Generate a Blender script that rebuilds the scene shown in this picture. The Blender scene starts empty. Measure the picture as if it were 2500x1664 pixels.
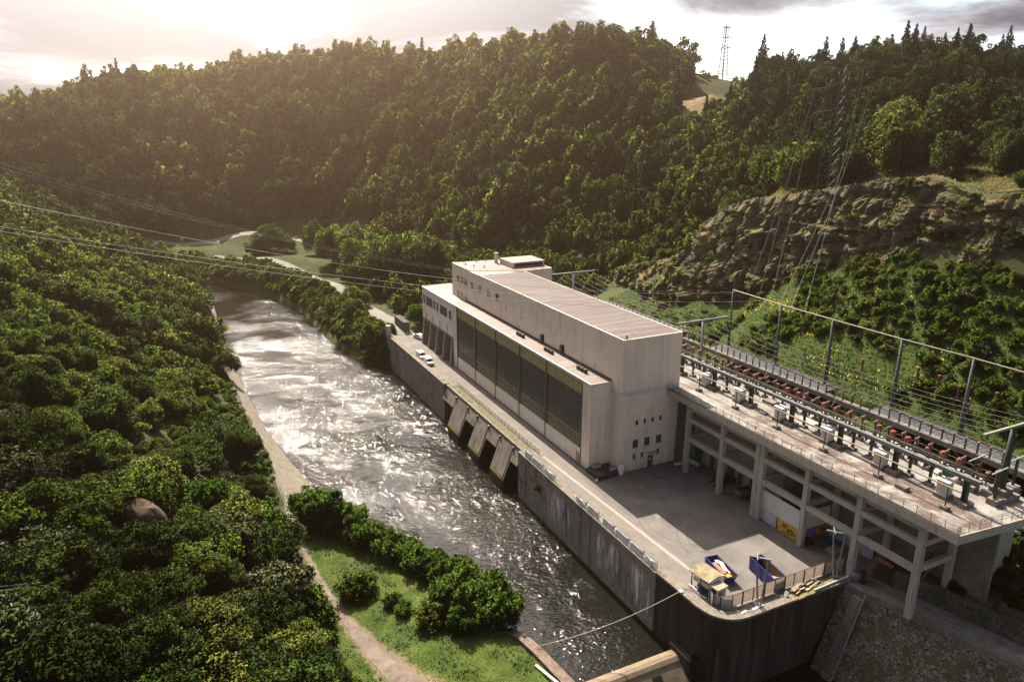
import bpy, math, random
import numpy as np
from mathutils import Vector, Matrix, noise as mnoise
rnd = random.Random(7)
C = bpy.context.scene.collection
scene = bpy.context.scene

# ------------------------------------------------------------------ camera
CAM = np.array([-65.224, -102.0089, 61.099])
YAW, PITCH, ROLL, FPX = 0.4511, 0.2899, 0.0009, 1737.53
def cam_axes():
    cy, sy, cp, sp = math.cos(YAW), math.sin(YAW), math.cos(PITCH), math.sin(PITCH)
    f = np.array([sy*cp, cy*cp, -sp]); r = np.array([cy, -sy, 0.]); u = np.cross(r, f)
    cr, sr = math.cos(ROLL), math.sin(ROLL)
    return cr*r+sr*u, cr*u-sr*r, f
CR, CU, CF = cam_axes()
cd = bpy.data.cameras.new('camera'); cam = bpy.data.objects.new('camera', cd); C.objects.link(cam)
cd.sensor_width = 36; cd.lens = FPX/2500*36; cd.clip_start = .5; cd.clip_end = 9000
cam.matrix_world = Matrix(((CR[0], CU[0], -CF[0], CAM[0]), (CR[1], CU[1], -CF[1], CAM[1]), (CR[2], CU[2], -CF[2], CAM[2]), (0, 0, 0, 1)))
scene.camera = cam

# ------------------------------------------------------------------ light
SUN = Vector((.09, 1.054, 1.0)).normalized()
EXPOSURE = 1.5
SKY = 0.115
ld = bpy.data.lights.new('sun', 'SUN'); ld.energy = 4.8; ld.angle = math.radians(.5); ld.color = (1, .90, .76)
so = bpy.data.objects.new('sun', ld); C.objects.link(so); so.rotation_euler = SUN.to_track_quat('Z', 'Y').to_euler(); so.location = (0, 200, 300)
scene.view_settings.view_transform = 'Standard'; scene.view_settings.look = 'None'
scene.view_settings.gamma = 1; scene.view_settings.exposure = EXPOSURE; scene.view_settings.use_curve_mapping = False
scene.cycles.use_denoising = True
scene.cycles.max_bounces = 6; scene.cycles.diffuse_bounces = 2; scene.cycles.glossy_bounces = 2
scene.cycles.transmission_bounces = 3; scene.cycles.transparent_max_bounces = 4; scene.cycles.volume_bounces = 0
scene.cycles.sample_clamp_indirect = 4; scene.cycles.caustics_reflective = False; scene.cycles.caustics_refractive = False

class NT:
    """small helper round a node tree"""
    def __init__(s, tree): s.t = tree; s.n = tree.nodes; s.l = tree.links
    def new(s, kind, **kw):
        n = s.n.new(kind)
        for k, v in kw.items():
            if k.startswith('i_'):
                key = k[2:]; key = int(key) if key.isdigit() else key
                s.put(n.inputs[key], v)
            else: setattr(n, k, v)
        return n
    def put(s, sock, v):
        if isinstance(v, bpy.types.NodeSocket): s.l.new(v, sock)
        elif isinstance(v, (tuple, list)) and sock.type == 'RGBA' and len(v) == 3: sock.default_value = (*v, 1)
        else: sock.default_value = v
    def math(s, op, a, b=None, c=None, clamp=False):
        n = s.n.new('ShaderNodeMath'); n.operation = op; n.use_clamp = clamp
        s.put(n.inputs[0], a)
        if b is not None: s.put(n.inputs[1], b)
        if c is not None: s.put(n.inputs[2], c)
        return n.outputs[0]
    def vmath(s, op, a, b=None, out=0):
        n = s.n.new('ShaderNodeVectorMath'); n.operation = op; s.put(n.inputs[0], a)
        if b is not None: s.put(n.inputs[1], b)
        return n.outputs[out]
    def mix(s, f, a, b, mode='MIX'):
        n = s.n.new('ShaderNodeMix'); n.data_type = 'RGBA'; n.blend_type = mode; n.clamp_factor = True
        s.put(n.inputs[0], f); s.put(n.inputs[6], a); s.put(n.inputs[7], b); return n.outputs[2]
    def step(s, v, lo, hi):
        n = s.n.new('ShaderNodeMapRange'); n.clamp = True; n.interpolation_type = 'SMOOTHSTEP'
        s.put(n.inputs[0], v); n.inputs[1].default_value = lo; n.inputs[2].default_value = hi; return n.outputs[0]
    def noise(s, vec, scale, detail=5, rough=.55, dist=0):
        n = s.n.new('ShaderNodeTexNoise'); s.put(n.inputs['Vector'], vec); n.inputs['Scale'].default_value = scale
        n.inputs['Detail'].default_value = detail; n.inputs['Roughness'].default_value = rough; n.inputs['Distortion'].default_value = dist
        return n.outputs['Fac']
    def ramp(s, v, stops):
        n = s.n.new('ShaderNodeValToRGB'); e = n.color_ramp.elements
        while len(e) < len(stops): e.new(.5)
        for k, (p, c) in enumerate(stops): e[k].position = p; e[k].color = (*c, 1)
        s.put(n.inputs[0], v); return n.outputs[0]

w = bpy.data.worlds.new('World'); scene.world = w; w.use_nodes = True
t = NT(w.node_tree); t.n.clear()
sky = t.new('ShaderNodeTexSky'); sky.sky_type = 'NISHITA'; sky.sun_disc = False
sky.sun_elevation = math.asin(SUN.z); sky.sun_rotation = math.atan2(SUN.x, SUN.y); sky.altitude = 400; sky.dust_density = 1.6
tc = t.new('ShaderNodeTexCoord'); dv = tc.outputs['Generated']
sx = t.new('ShaderNodeSeparateXYZ'); t.put(sx.inputs[0], dv)
zz = t.math('ADD', t.math('MAXIMUM', sx.outputs[2], 0), .16)
cb = t.new('ShaderNodeCombineXYZ')
t.put(cb.inputs[0], t.math('DIVIDE', sx.outputs[0], zz)); t.put(cb.inputs[1], t.math('DIVIDE', sx.outputs[1], zz)); cb.inputs[2].default_value = 3.4
n1 = t.noise(cb.outputs[0], .6, 9, .6, .3)
n2 = t.noise(cb.outputs[0], .62, 8, .6, .4)
cover = t.step(n1, .36, .5)
grey = t.step(n2, .40, .54)
sd = t.vmath('DOT_PRODUCT', t.vmath('NORMALIZE', dv), tuple(SUN), out=1)
glow = t.math('POWER', t.math('MAXIMUM', sd, 0), 9.0)
cw = t.mix(grey, (2.5, 2.45, 2.6), (.5, .56, .78))
cwg = t.new('ShaderNodeMix'); cwg.data_type = 'RGBA'; cwg.blend_type = 'ADD'; cwg.inputs[0].default_value = 1
t.put(cwg.inputs[6], cw)
gl = t.new('ShaderNodeCombineColor')
for k, m in enumerate((17, 16, 14.5)): t.put(gl.inputs[k], t.math('MULTIPLY', glow, m))
t.put(cwg.inputs[7], gl.outputs[0])
skyc = t.mix(cover, sky.outputs[0], cwg.outputs[2])
bg = t.new('ShaderNodeBackground', i_Color=skyc, i_Strength=SKY)
t.l.new(bg.outputs[0], t.new('ShaderNodeOutputWorld').inputs[0])

# ------------------------------------------------------------------ materials
MAT = {}
def mk(name, cols, scale=.6, stretch=(1, 1, 1), rough=.85, bump=0, bscale=6, detail=6, metal=0, spec=.3, lo=.35, hi=.65, extra=None, local=False, bstretch=None):
    m = bpy.data.materials.new(name); m.use_nodes = True; t = NT(m.node_tree); b = t.n['Principled BSDF']
    if local: pos = t.new('ShaderNodeTexCoord').outputs['Object']
    else: pos = t.new('ShaderNodeNewGeometry').outputs['Position']
    v = t.vmath('MULTIPLY', pos, stretch)
    if len(cols) == 1: col = t.mix(0, cols[0], cols[0])
    else:
        nz = t.noise(v, scale, detail, .6)
        st = [(lo+(hi-lo)*k/(len(cols)-1), c) for k, c in enumerate(cols)]
        col = t.ramp(nz, st)
    if extra: col = extra(t, col, pos)
    t.put(b.inputs['Base Color'], col); b.inputs['Roughness'].default_value = rough; b.inputs['Metallic'].default_value = metal
    b.inputs['Specular IOR Level'].default_value = spec
    if bump:
        bn = t.new('ShaderNodeBump', i_Strength=1.0, i_Distance=bump)
        t.put(bn.inputs['Height'], t.noise(t.vmath('MULTIPLY', pos, bstretch or (1, 1, 1)), bscale, 6, .6)); t.l.new(bn.outputs[0], b.inputs['Normal'])
    MAT[name] = m
    return m
def streak(c, scale=1.2, lo=.55, hi=.72, amt=.7, s=(1, 1, .07)):
    def f(t, col, pos):
        return t.mix(t.math('MULTIPLY', t.step(t.noise(t.vmath('MULTIPLY', pos, s), scale, 5, .6), lo, hi), amt), col, c)
    return f
def blotch(c, scale=.5, lo=.55, hi=.7, amt=.8):
    def f(t, col, pos):
        return t.mix(t.math('MULTIPLY', t.step(t.noise(pos, scale, 7, .65), lo, hi), amt), col, c)
    return f
def chain(*fs):
    def f(t, col, pos):
        for g in fs: col = g(t, col, pos)
        return col
    return f
def plaster_stain(t, col, pos):
    # two peeling patches on the long wall and faint rain streaks
    s = t.new('ShaderNodeSeparateXYZ'); t.put(s.inputs[0], pos)
    nz = t.noise(t.vmath('MULTIPLY', pos, (1, 1.6, .55)), 1.5, 6, .7)
    tot = None
    for (y, z, ry, rz) in ((23.5, 20.6, 3.4, 1.9), (14.0, 19.3, 2.2, 1.5), (30, 19.6, 1.6, .8)):
        d = t.math('ADD', t.math('POWER', t.math('DIVIDE', t.math('SUBTRACT', s.outputs[1], y), ry), 2), t.math('POWER', t.math('DIVIDE', t.math('SUBTRACT', s.outputs[2], z), rz), 2))
        k = t.math('MULTIPLY', t.step(d, 1.1, .3), t.step(nz, .52, .6))
        tot = k if tot is None else t.math('MAXIMUM', tot, k)
    west = t.step(s.outputs[0], 4.6, 4.5)
    col = t.mix(t.math('MULTIPLY', t.math('MULTIPLY', tot, west), .75), col, (.33, .23, .13))
    return col
def plaster_dirt(t, col, pos):
    # soot washed down under the eaves and splash dirt along the foot, broken up by noise
    s = t.new('ShaderNodeSeparateXYZ'); t.put(s.inputs[0], pos)
    n = t.noise(t.vmath('MULTIPLY', pos, (1, 1, .09)), .8, 6, .65)
    foot = t.math('MULTIPLY', t.step(s.outputs[2], 1.6, .2), t.step(n, .4, .62))
    return t.mix(t.math('MULTIPLY', foot, .45), col, (.24, .2, .16))
PLASTER = mk('plaster_pink', [(.66, .55, .455), (.71, .60, .50), (.75, .645, .545)], .35, (1, 1, .5), rough=.92, bump=.012, bscale=3,
             extra=chain(streak((.38, .305, .25), .9, .5, .78, .55), plaster_stain, plaster_dirt))
PLASTER_W = mk('plaster_white', [(.66, .58, .51), (.75, .67, .6)], .5, (1, 1, .4), rough=.9, extra=streak((.42, .36, .31), 1.1, .55, .8, .4))
GRANITE = mk('granite', [(.17, .145, .13), (.27, .235, .21)], 1.6, rough=.9, bump=.03, bscale=4, extra=streak((.08, .07, .06), 1.2, .5, .7, .6))
CONC = mk('concrete_frame', [(0.336, 0.302, 0.260), (0.420, 0.378, 0.328)], .7, (1, 1, .4), rough=.9, bump=.01, bscale=5, extra=streak((0.202, 0.176, 0.151), 1.3, .55, .75, .6))
CONC_D = mk('concrete_dark', [(.13, .115, .10), (.23, .205, .18)], .9, rough=.92, bump=.02, bscale=5)
def deck_stain(t, col, pos):
    # rust-brown dirt settled on the walkway half of the deck, thinning towards the powerhouse
    s = t.new('ShaderNodeSeparateXYZ'); t.put(s.inputs[0], pos)
    zone = t.math('MULTIPLY', t.step(s.outputs[0], 23.5, 20.5), t.step(s.outputs[1], -13, -24))
    n = t.step(t.noise(t.vmath('MULTIPLY', pos, (1, .6, 1)), .55, 8, .68), .4, .56)
    col = t.mix(t.math('MULTIPLY', t.math('MULTIPLY', zone, n), .85), col, (.085, .05, .036))
    return t.mix(t.math('MULTIPLY', t.step(t.noise(pos, 1.0, 8, .7), .55, .66), .6), col, (.055, .047, .04))
DECKTOP = mk('deck_concrete', [(.16, .143, .128), (.24, .217, .197), (.32, .293, .268)], .35, rough=.9, bump=.006, bscale=8, extra=deck_stain)
def seams(dirv, per, c, wdt=.07):
    def f(t, col, pos):
        d = t.vmath('DOT_PRODUCT', pos, dirv, out=1)
        q = t.math('FRACT', t.math('DIVIDE', d, per))
        return t.mix(t.math('MULTIPLY', t.step(t.math('ABSOLUTE', t.math('SUBTRACT', q, .5)), .5-wdt, .5-wdt*.4), .8), col, c)
    return f
ROOF = mk('roof_sheet', [(0.105, 0.076, 0.065), (0.168, 0.129, 0.113), (0.252, 0.204, 0.185)], .42, (.22, 2.2, 1), rough=.6, spec=.4, bump=.02, bscale=1.5, lo=.32, hi=.7,
          extra=chain(blotch((.12, .085, .075), .22, .5, .75, .5), seams((0, 1, 0), .62, (.12, .085, .075))))
ROOF_T = mk('roof_sheet_tower', [(0.126, 0.094, 0.084), (0.202, 0.162, 0.147), (0.252, 0.210, 0.193)], .5, (2, .3, 1), rough=.6, spec=.4, lo=.32, hi=.7,
          extra=seams((1, .18, 0), .75, (.13, .095, .085)))
FLASH = mk('white_flashing', [(0.521, 0.504, 0.479), (0.588, 0.571, 0.554)], 1, rough=.5)
GUTTER = mk('dark_flashing', [(.045, .04, .036), (.08, .07, .06)], 1, rough=.7)
YELLOW = mk('ochre_paint', [(.33, .275, .125), (.42, .355, .18)], 1.2, rough=.6, extra=streak((.2, .16, .07), 2, .55, .75, .5))
OLIVE = mk('olive_paint', [(.12, .105, .04), (.17, .15, .06)], 1.2, rough=.6)
def glassy(name, col, rough=.08):
    m = mk(name, [col], rough=rough, spec=.6, bump=.004, bscale=.8); return m
DGLASS = glassy('dark_glass', (.015, .018, .022), .1)
WGLASS = glassy('window_glass', (.02, .022, .022), .06)
CORR = mk('corrugated_glass', [(.03, .035, .034), (.05, .056, .054)], .4, (1, 1, .3), rough=.22, spec=.6)
FRAME_G = mk('grey_green_frame', [(.2, .21, .16), (.28, .29, .22)], 2, rough=.6)
GREEN = mk('green_paint', [(.015, .07, .03), (.025, .1, .045)], 2, rough=.5)
GREEN_D = mk('dark_green_steel', [(.02, .035, .025), (.035, .055, .04)], 2, rough=.6)
STEEL = mk('galvanised_steel', [(.22, .24, .26), (.34, .36, .38)], 3, rough=.45, metal=.6)
STEEL_D = mk('grey_steel', [(.06, .065, .07), (.1, .105, .11)], 2, rough=.55, metal=.3)
STEEL_B = mk('blue_grey_steel', [(.09, .10, .11), (.15, .16, .172)], 1, rough=.6, extra=blotch((.1, .07, .055), .9, .55, .7, .5))
BEIGE_ST = mk('beige_rail', [(.17, .155, .10), (.25, .225, .15)], 2, rough=.6)
REDINS = mk('red_breaker', [(.17, .045, .04), (.25, .07, .06)], 2, rough=.4, spec=.5, local=True)
BROWNINS = mk('brown_insulator', [(.075, .026, .02), (.12, .045, .035)], 3, rough=.3, spec=.5, local=True)
PINKCAP = mk('pinkish_cap', [(.34, .17, .14), (.42, .23, .2)], 3, rough=.6, local=True)
WIRE = mk('wire', [(.2, .19, .185)], rough=.6)
WIRE_L = mk('bright_cable', [(.30, .29, .285)], rough=.6)
WHITE = mk('white_paint', [(.78, .78, .78)], rough=.3, spec=.5)
WHITE_D = mk('worn_white', [(.56, .54, .515), (.63, .61, .585)], .4, rough=.6)
BANNER = mk('banner_cloth', [(.58, .59, .62), (.68, .69, .72)], 1.5, rough=.8)
PANELT = None
PANELW = mk('fence_panel', [(.46, .40, .36), (.58, .52, .48)], .9, (1, 1, .4), rough=.7)
m_ = PANELW.copy(); m_.name = 'fence_sheet'; PANELT = m_; t = NT(m_.node_tree); tr_ = t.new('ShaderNodeBsdfTranslucent'); tr_.inputs[0].default_value = (.6, .52, .47, 1); mx_ = t.new('ShaderNodeMixShader'); mx_.inputs[0].default_value = .5; t.l.new(t.n['Principled BSDF'].outputs[0], mx_.inputs[1]); t.l.new(tr_.outputs[0], mx_.inputs[2]); t.l.new(mx_.outputs[0], t.n['Material Output'].inputs[0])
RUBBER = mk('rubber', [(.012, .012, .012)], rough=.8)
BLACK = mk('black_paint', [(.01, .01, .012)], rough=.25, spec=.6)
BLUE = mk('blue_paint', [(.012, .03, .16), (.02, .045, .22)], 1.5, rough=.45, extra=blotch((.09, .05, .04), 1.2, .6, .7, .6))
RUST = mk('rusty_steel', [(.07, .032, .02), (.15, .07, .045)], 1.6, rough=.9, extra=blotch((.04, .02, .015), 1, .5, .7, .6))
ORANGE = mk('orange_plastic', [(.8, .26, .01)], rough=.5)
WOOD = mk('weathered_wood', [(.26, .19, .13), (.40, .31, .23)], 3, rough=.9, local=True)
REDWOOD = mk('brown_board', [(.25, .11, .07), (.33, .15, .1)], 2, rough=.8)
YBUCKET = mk('yellow_plastic', [(.7, .55, .02)], rough=.5)
ASPHALT = mk('yard_paving', [(0.128, 0.115, 0.105), (0.159, 0.144, 0.131), (0.189, 0.172, 0.156)], .16, rough=.93, bump=.004, bscale=9, spec=.2,
             extra=chain(blotch((0.102, 0.093, 0.087), .09, .45, .65, .65), blotch((0.231, 0.205, 0.184), .35, .6, .75, .45), streak((0.221, 0.200, 0.179), .8, .56, .72, .35, (.9, .09, 1)),
                         blotch((0.061, 0.057, 0.055), 1.3, .64, .72, .4)))
def yard_joint(t, col, pos):
    s = t.new('ShaderNodeSeparateXYZ'); t.put(s.inputs[0], pos)
    for ax, per in ((0, 6.1), (1, 7.3)):
        q = t.math('ABSOLUTE', t.math('SUBTRACT', t.math('FRACT', t.math('DIVIDE', s.outputs[ax], per)), .5))
        col = t.mix(t.math('MULTIPLY', t.step(q, .012, .004), .35), col, (.12, .11, .1))
    return col
LANE = mk('lane_concrete', [(0.155, 0.137, 0.119), (0.202, 0.180, 0.160)], .2, rough=.92, bump=.005, bscale=7, spec=.2,
          extra=chain(blotch((0.122, 0.108, 0.096), .3, .5, .68, .6), streak((0.126, 0.115, 0.102), .7, .55, .7, .45, (1.2, .07, 1)), yard_joint))
GRAVELY = mk('moss_gravel', [(0.076, 0.071, 0.029), (0.126, 0.113, 0.059), (0.168, 0.139, 0.101)], .9, rough=.95)
ROAD = mk('far_road', [(0.160, 0.147, 0.134), (0.202, 0.186, 0.172)], .3, rough=.9)
DIRT = mk('dirt_path', [(0.118, 0.088, 0.067), (0.160, 0.126, 0.101), (0.193, 0.157, 0.126)], .6, rough=.95, bump=.03, bscale=5, extra=blotch((0.059, 0.084, 0.021), .8, .57, .68, .8))
def masonry(t, col, pos):
    s = t.new('ShaderNodeSeparateXYZ'); t.put(s.inputs[0], pos)
    c = t.new('ShaderNodeCombineXYZ'); t.put(c.inputs[0], t.math('ADD', s.outputs[1], s.outputs[0])); t.put(c.inputs[1], s.outputs[2])
    b = t.new('ShaderNodeTexBrick'); t.put(b.inputs['Vector'], c.outputs[0])
    b.inputs['Color1'].default_value = (.19, .17, .155, 1); b.inputs['Color2'].default_value = (.32, .285, .255, 1); b.inputs['Mortar'].default_value = (.10, .09, .08, 1)
    b.inputs['Scale'].default_value = 1; b.inputs['Brick Width'].default_value = .75; b.inputs['Row Height'].default_value = .38; b.inputs['Mortar Size'].default_value = .03
    return t.mix(.75, col, b.outputs[0])
def lime(t, col, pos):
    # lime runs bleeding out of the joints of the old quay wall
    s = t.new('ShaderNodeSeparateXYZ'); t.put(s.inputs[0], pos)
    big = t.step(t.noise(t.vmath('MULTIPLY', pos, (.3, 1, .22)), .2, 3, .5), .42, .55)
    fine = t.step(t.noise(t.vmath('MULTIPLY', pos, (1, 1.7, .10)), 1.5, 5, .7), .5, .58)
    zt = t.math('MULTIPLY', t.step(s.outputs[2], -.9, -2.6), t.step(s.outputs[2], -9.0, -5.5))
    ym = t.math('MULTIPLY', t.step(s.outputs[1], 3, -3), t.step(s.outputs[1], -31.5, -29.5))
    k = t.math('MULTIPLY', t.math('MULTIPLY', big, fine), t.math('MULTIPLY', zt, ym))
    return t.mix(t.math('MULTIPLY', k, .9), col, (.72, .71, .72))
QUAY = mk('quay_masonry', [(.14, .125, .112), (.22, .197, .178), (.31, .277, .25)], .9, (1, 1, .35), rough=.93, bump=.05, bscale=3.5,
          extra=chain(masonry, streak((.045, .042, .04), .8, .52, .7, .7), blotch((.035, .04, .03), .3, .52, .7, .6), lime))
def moss_top(c=(.17, .14, .02)):
    def f(t, col, pos):
        g = t.new('ShaderNodeNewGeometry'); s = t.new('ShaderNodeSeparateXYZ'); t.put(s.inputs[0], g.outputs['Normal'])
        k = t.math('MULTIPLY', t.step(s.outputs[2], .5, .8), t.step(t.noise(pos, .8, 6, .65), .45, .6))
        return t.mix(k, col, c)
    return f
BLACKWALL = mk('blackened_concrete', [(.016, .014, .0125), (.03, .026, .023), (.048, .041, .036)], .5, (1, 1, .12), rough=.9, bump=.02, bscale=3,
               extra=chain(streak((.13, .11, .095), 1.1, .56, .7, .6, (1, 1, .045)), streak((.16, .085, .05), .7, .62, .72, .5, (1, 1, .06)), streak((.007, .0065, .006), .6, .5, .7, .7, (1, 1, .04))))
CAPSTONE = mk('capstone', [(0.143, 0.122, 0.101), (0.235, 0.206, 0.176)], 1.6, rough=.95, bump=.05, bscale=5, extra=chain(blotch((0.059, 0.050, 0.025), .8, .5, .66, .8), blotch((0.420, 0.386, 0.353), 2.2, .64, .7, .8)))
MOSSCAP = mk('mossy_cap', [(.09, .075, .05), (.19, .16, .05), (.26, .21, .02)], .9, rough=.95, bump=.05, bscale=4)
WEIRM = mk('weir_concrete', [(0.176, 0.130, 0.084), (0.252, 0.197, 0.143)], .7, rough=.9, bump=.03, bscale=5, extra=chain(blotch((0.134, 0.109, 0.025), .5, .52, .66, .7), streak((0.084, 0.063, 0.050), .8, .5, .7, .6, (.1, 1, 1))))
PIERM = mk('pier_concrete', [(.12, .10, .086), (.22, .188, .163)], .8, (1, 1, .3), rough=.92, bump=.02, bscale=4,
           extra=chain(streak((.5, .47, .44), 1.6, .62, .7, .6, (1, 1.3, .12)), streak((.04, .036, .033), .8, .5, .68, .7)))
VOID = mk('wet_shade_black', [(.008, .008, .007), (.02, .018, .015)], 1, rough=.6)  # black for wet toes, and shade painted into openings, slots, notch and doorways
LICHEN = mk('yellow_lichen', [(.10, .075, .012), (.19, .135, .016)], 3, rough=.95)
def cobble(name, c1, c2, gap, scale, green=None):
    def f(t, col, pos):
        v = t.new('ShaderNodeTexVoronoi'); v.feature = 'DISTANCE_TO_EDGE'; t.put(v.inputs['Vector'], pos); v.inputs['Scale'].default_value = scale
        v2 = t.new('ShaderNodeTexVoronoi'); t.put(v2.inputs['Vector'], pos); v2.inputs['Scale'].default_value = scale
        s = t.new('ShaderNodeSeparateColor'); t.put(s.inputs[0], v2.outputs['Color'])
        cc = t.mix(s.outputs[0], c1, c2)
        cc = t.mix(.3, cc, col)
        cc = t.mix(t.step(v.outputs['Distance'], .09, .03), cc, gap)
        if green: cc = t.mix(t.math('MULTIPLY', t.step(t.noise(pos, .45, 7, .7), .5, .62), .85), cc, green)
        return cc
    return mk(name, [c1, c2], 1.2, rough=.93, bump=.06, bscale=3, extra=f)
REVET = cobble('revetment_stone', (0.160, 0.130, 0.109), (0.244, 0.210, 0.181), (0.109, 0.092, 0.067), 2.3, (0.109, 0.109, 0.034))
STONE = cobble('slope_stone', (.08, .065, .05), (.26, .215, .17), (.022, .02, .013), 2.1, (.06, .068, .025))
STONE_D = cobble('retaining_stone', (.07, .062, .056), (.14, .123, .11), (.03, .028, .025), 2.4, (.03, .04, .018))
def NOISEC(t, pos):
    n = t.new('ShaderNodeTexNoise'); t.put(n.inputs['Vector'], pos); n.inputs['Scale'].default_value = .5; n.inputs['Detail'].default_value = 4; return n.outputs['Color']
def rock_mix(t, col, pos):
    g = t.new('ShaderNodeNewGeometry'); s = t.new('ShaderNodeSeparateXYZ'); t.put(s.inputs[0], g.outputs['Normal'])
    st = t.noise(t.vmath('MULTIPLY', pos, (.25, .25, 2.2)), .5, 6, .6, .4)
    col = t.mix(t.math('MULTIPLY', t.step(st, .5, .42), .75), col, (.04, .034, .03))
    pv_ = t.vmath('ADD', t.vmath('MULTIPLY', pos, (.3, .3, .62)), t.vmath('SCALE', t.vmath('SUBTRACT', NOISEC(t, pos), (.5, .5, .5))))
    pv_.node.inputs[1].links[0].from_node.inputs['Scale'].default_value = .35
    ve = t.new('ShaderNodeTexVoronoi', feature='DISTANCE_TO_EDGE'); t.put(ve.inputs['Vector'], pv_); ve.inputs['Scale'].default_value = 1.15
    vc = t.new('ShaderNodeTexVoronoi'); t.put(vc.inputs['Vector'], pv_); vc.inputs['Scale'].default_value = 1.15
    sc_ = t.new('ShaderNodeSeparateColor'); t.put(sc_.inputs[0], vc.outputs['Color'])
    col = t.mix(t.math('MULTIPLY', sc_.outputs[0], .5), col, (.2, .17, .15)); col = t.mix(t.math('MULTIPLY', t.step(ve.outputs['Distance'], .06, .01), .85), col, (.022, .018, .015))
    up = t.math('ADD', s.outputs[2], t.math('MULTIPLY', t.math('SUBTRACT', t.noise(pos, .5, 6, .7), .5), 1.3))
    veg = t.ramp(t.noise(pos, .22, 6, .6), [(.38, (.04, .06, .016)), (.5, (.085, .085, .024)), (.6, (.15, .11, .035)), (.72, (.22, .155, .09))])
    return t.mix(t.step(up, .3, .62), col, veg)
ROCK = mk('cliff_rock', [(.06, .048, .04), (.105, .085, .073), (.17, .142, .124)], .35, (1, 1, 1.8), rough=.95, bump=.25, bscale=1.1, detail=9, extra=rock_mix, bstretch=(.8, .8, 1.6))
BOULDER = mk('boulder_rock', [(.06, .04, .032), (.12, .085, .068)], .6, rough=.95, bump=.25, bscale=1.1, detail=8, extra=chain(blotch((.09, .065, .02), .35, .45, .6, .8), blotch((.03, .024, .02), .9, .52, .6, .7)))

def leaf_mat(name, stops, trans=.34, tcol=1.35):
    m = bpy.data.materials.new(name); m.use_nodes = True; t = NT(m.node_tree); b = t.n['Principled BSDF']
    oi = t.new('ShaderNodeObjectInfo'); at = t.new('ShaderNodeAttribute', attribute_name='tint')
    col = t.ramp(oi.outputs['Random'], stops)
    k = t.math('ADD', .72, t.math('MULTIPLY', at.outputs['Fac'], .62))
    cm = t.new('ShaderNodeVectorMath', operation='SCALE'); t.put(cm.inputs[0], col); t.put(cm.inputs['Scale'], k)
    col = cm.outputs[0]
    t.put(b.inputs['Base Color'], col); b.inputs['Roughness'].default_value = .6; b.inputs['Specular IOR Level'].default_value = .12
    tr = t.new('ShaderNodeBsdfTranslucent')
    cs = t.vmath('MULTIPLY', col, (tcol*1.0, tcol*1.15, tcol*.5)); t.put(tr.inputs[0], cs)
    mx = t.new('ShaderNodeMixShader'); mx.inputs[0].default_value = trans
    t.l.new(b.outputs[0], mx.inputs[1]); t.l.new(tr.outputs[0], mx.inputs[2]); t.l.new(mx.outputs[0], t.n['Material Output'].inputs[0])
    MAT[name] = m; return m
LEAF = leaf_mat('broadleaf', [(0, (0.095, 0.139, 0.053)), (.3, (0.136, 0.185, 0.065)), (.55, (0.183, 0.224, 0.081)), (.8, (0.224, 0.244, 0.096)), (1, (0.264, 0.257, 0.109))], .5)
LEAF_DK = leaf_mat('broadleaf_dark', [(0, (0.068, 0.103, 0.049)), (.5, (0.106, 0.145, 0.065)), (1, (0.142, 0.172, 0.078))], .42)
LEAF_G = leaf_mat('fresh_leaf', [(0, (0.096, 0.168, 0.043)), (.5, (0.138, 0.216, 0.055)), (1, (0.186, 0.246, 0.070))], .45)
LEAF_W = leaf_mat('silvery_leaf', [(0, (0.203, 0.231, 0.172)), (1, (0.298, 0.317, 0.257))], .35, 1.0)
NEEDLE = leaf_mat('needles', [(0, (0.023, 0.039, 0.018)), (.5, (0.039, 0.058, 0.023)), (1, (0.065, 0.075, 0.029))], .12)
BARK = mk('bark', [(.06, .048, .038), (.12, .10, .082)], 2, (1, 1, .3), rough=.95, local=True)

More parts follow.
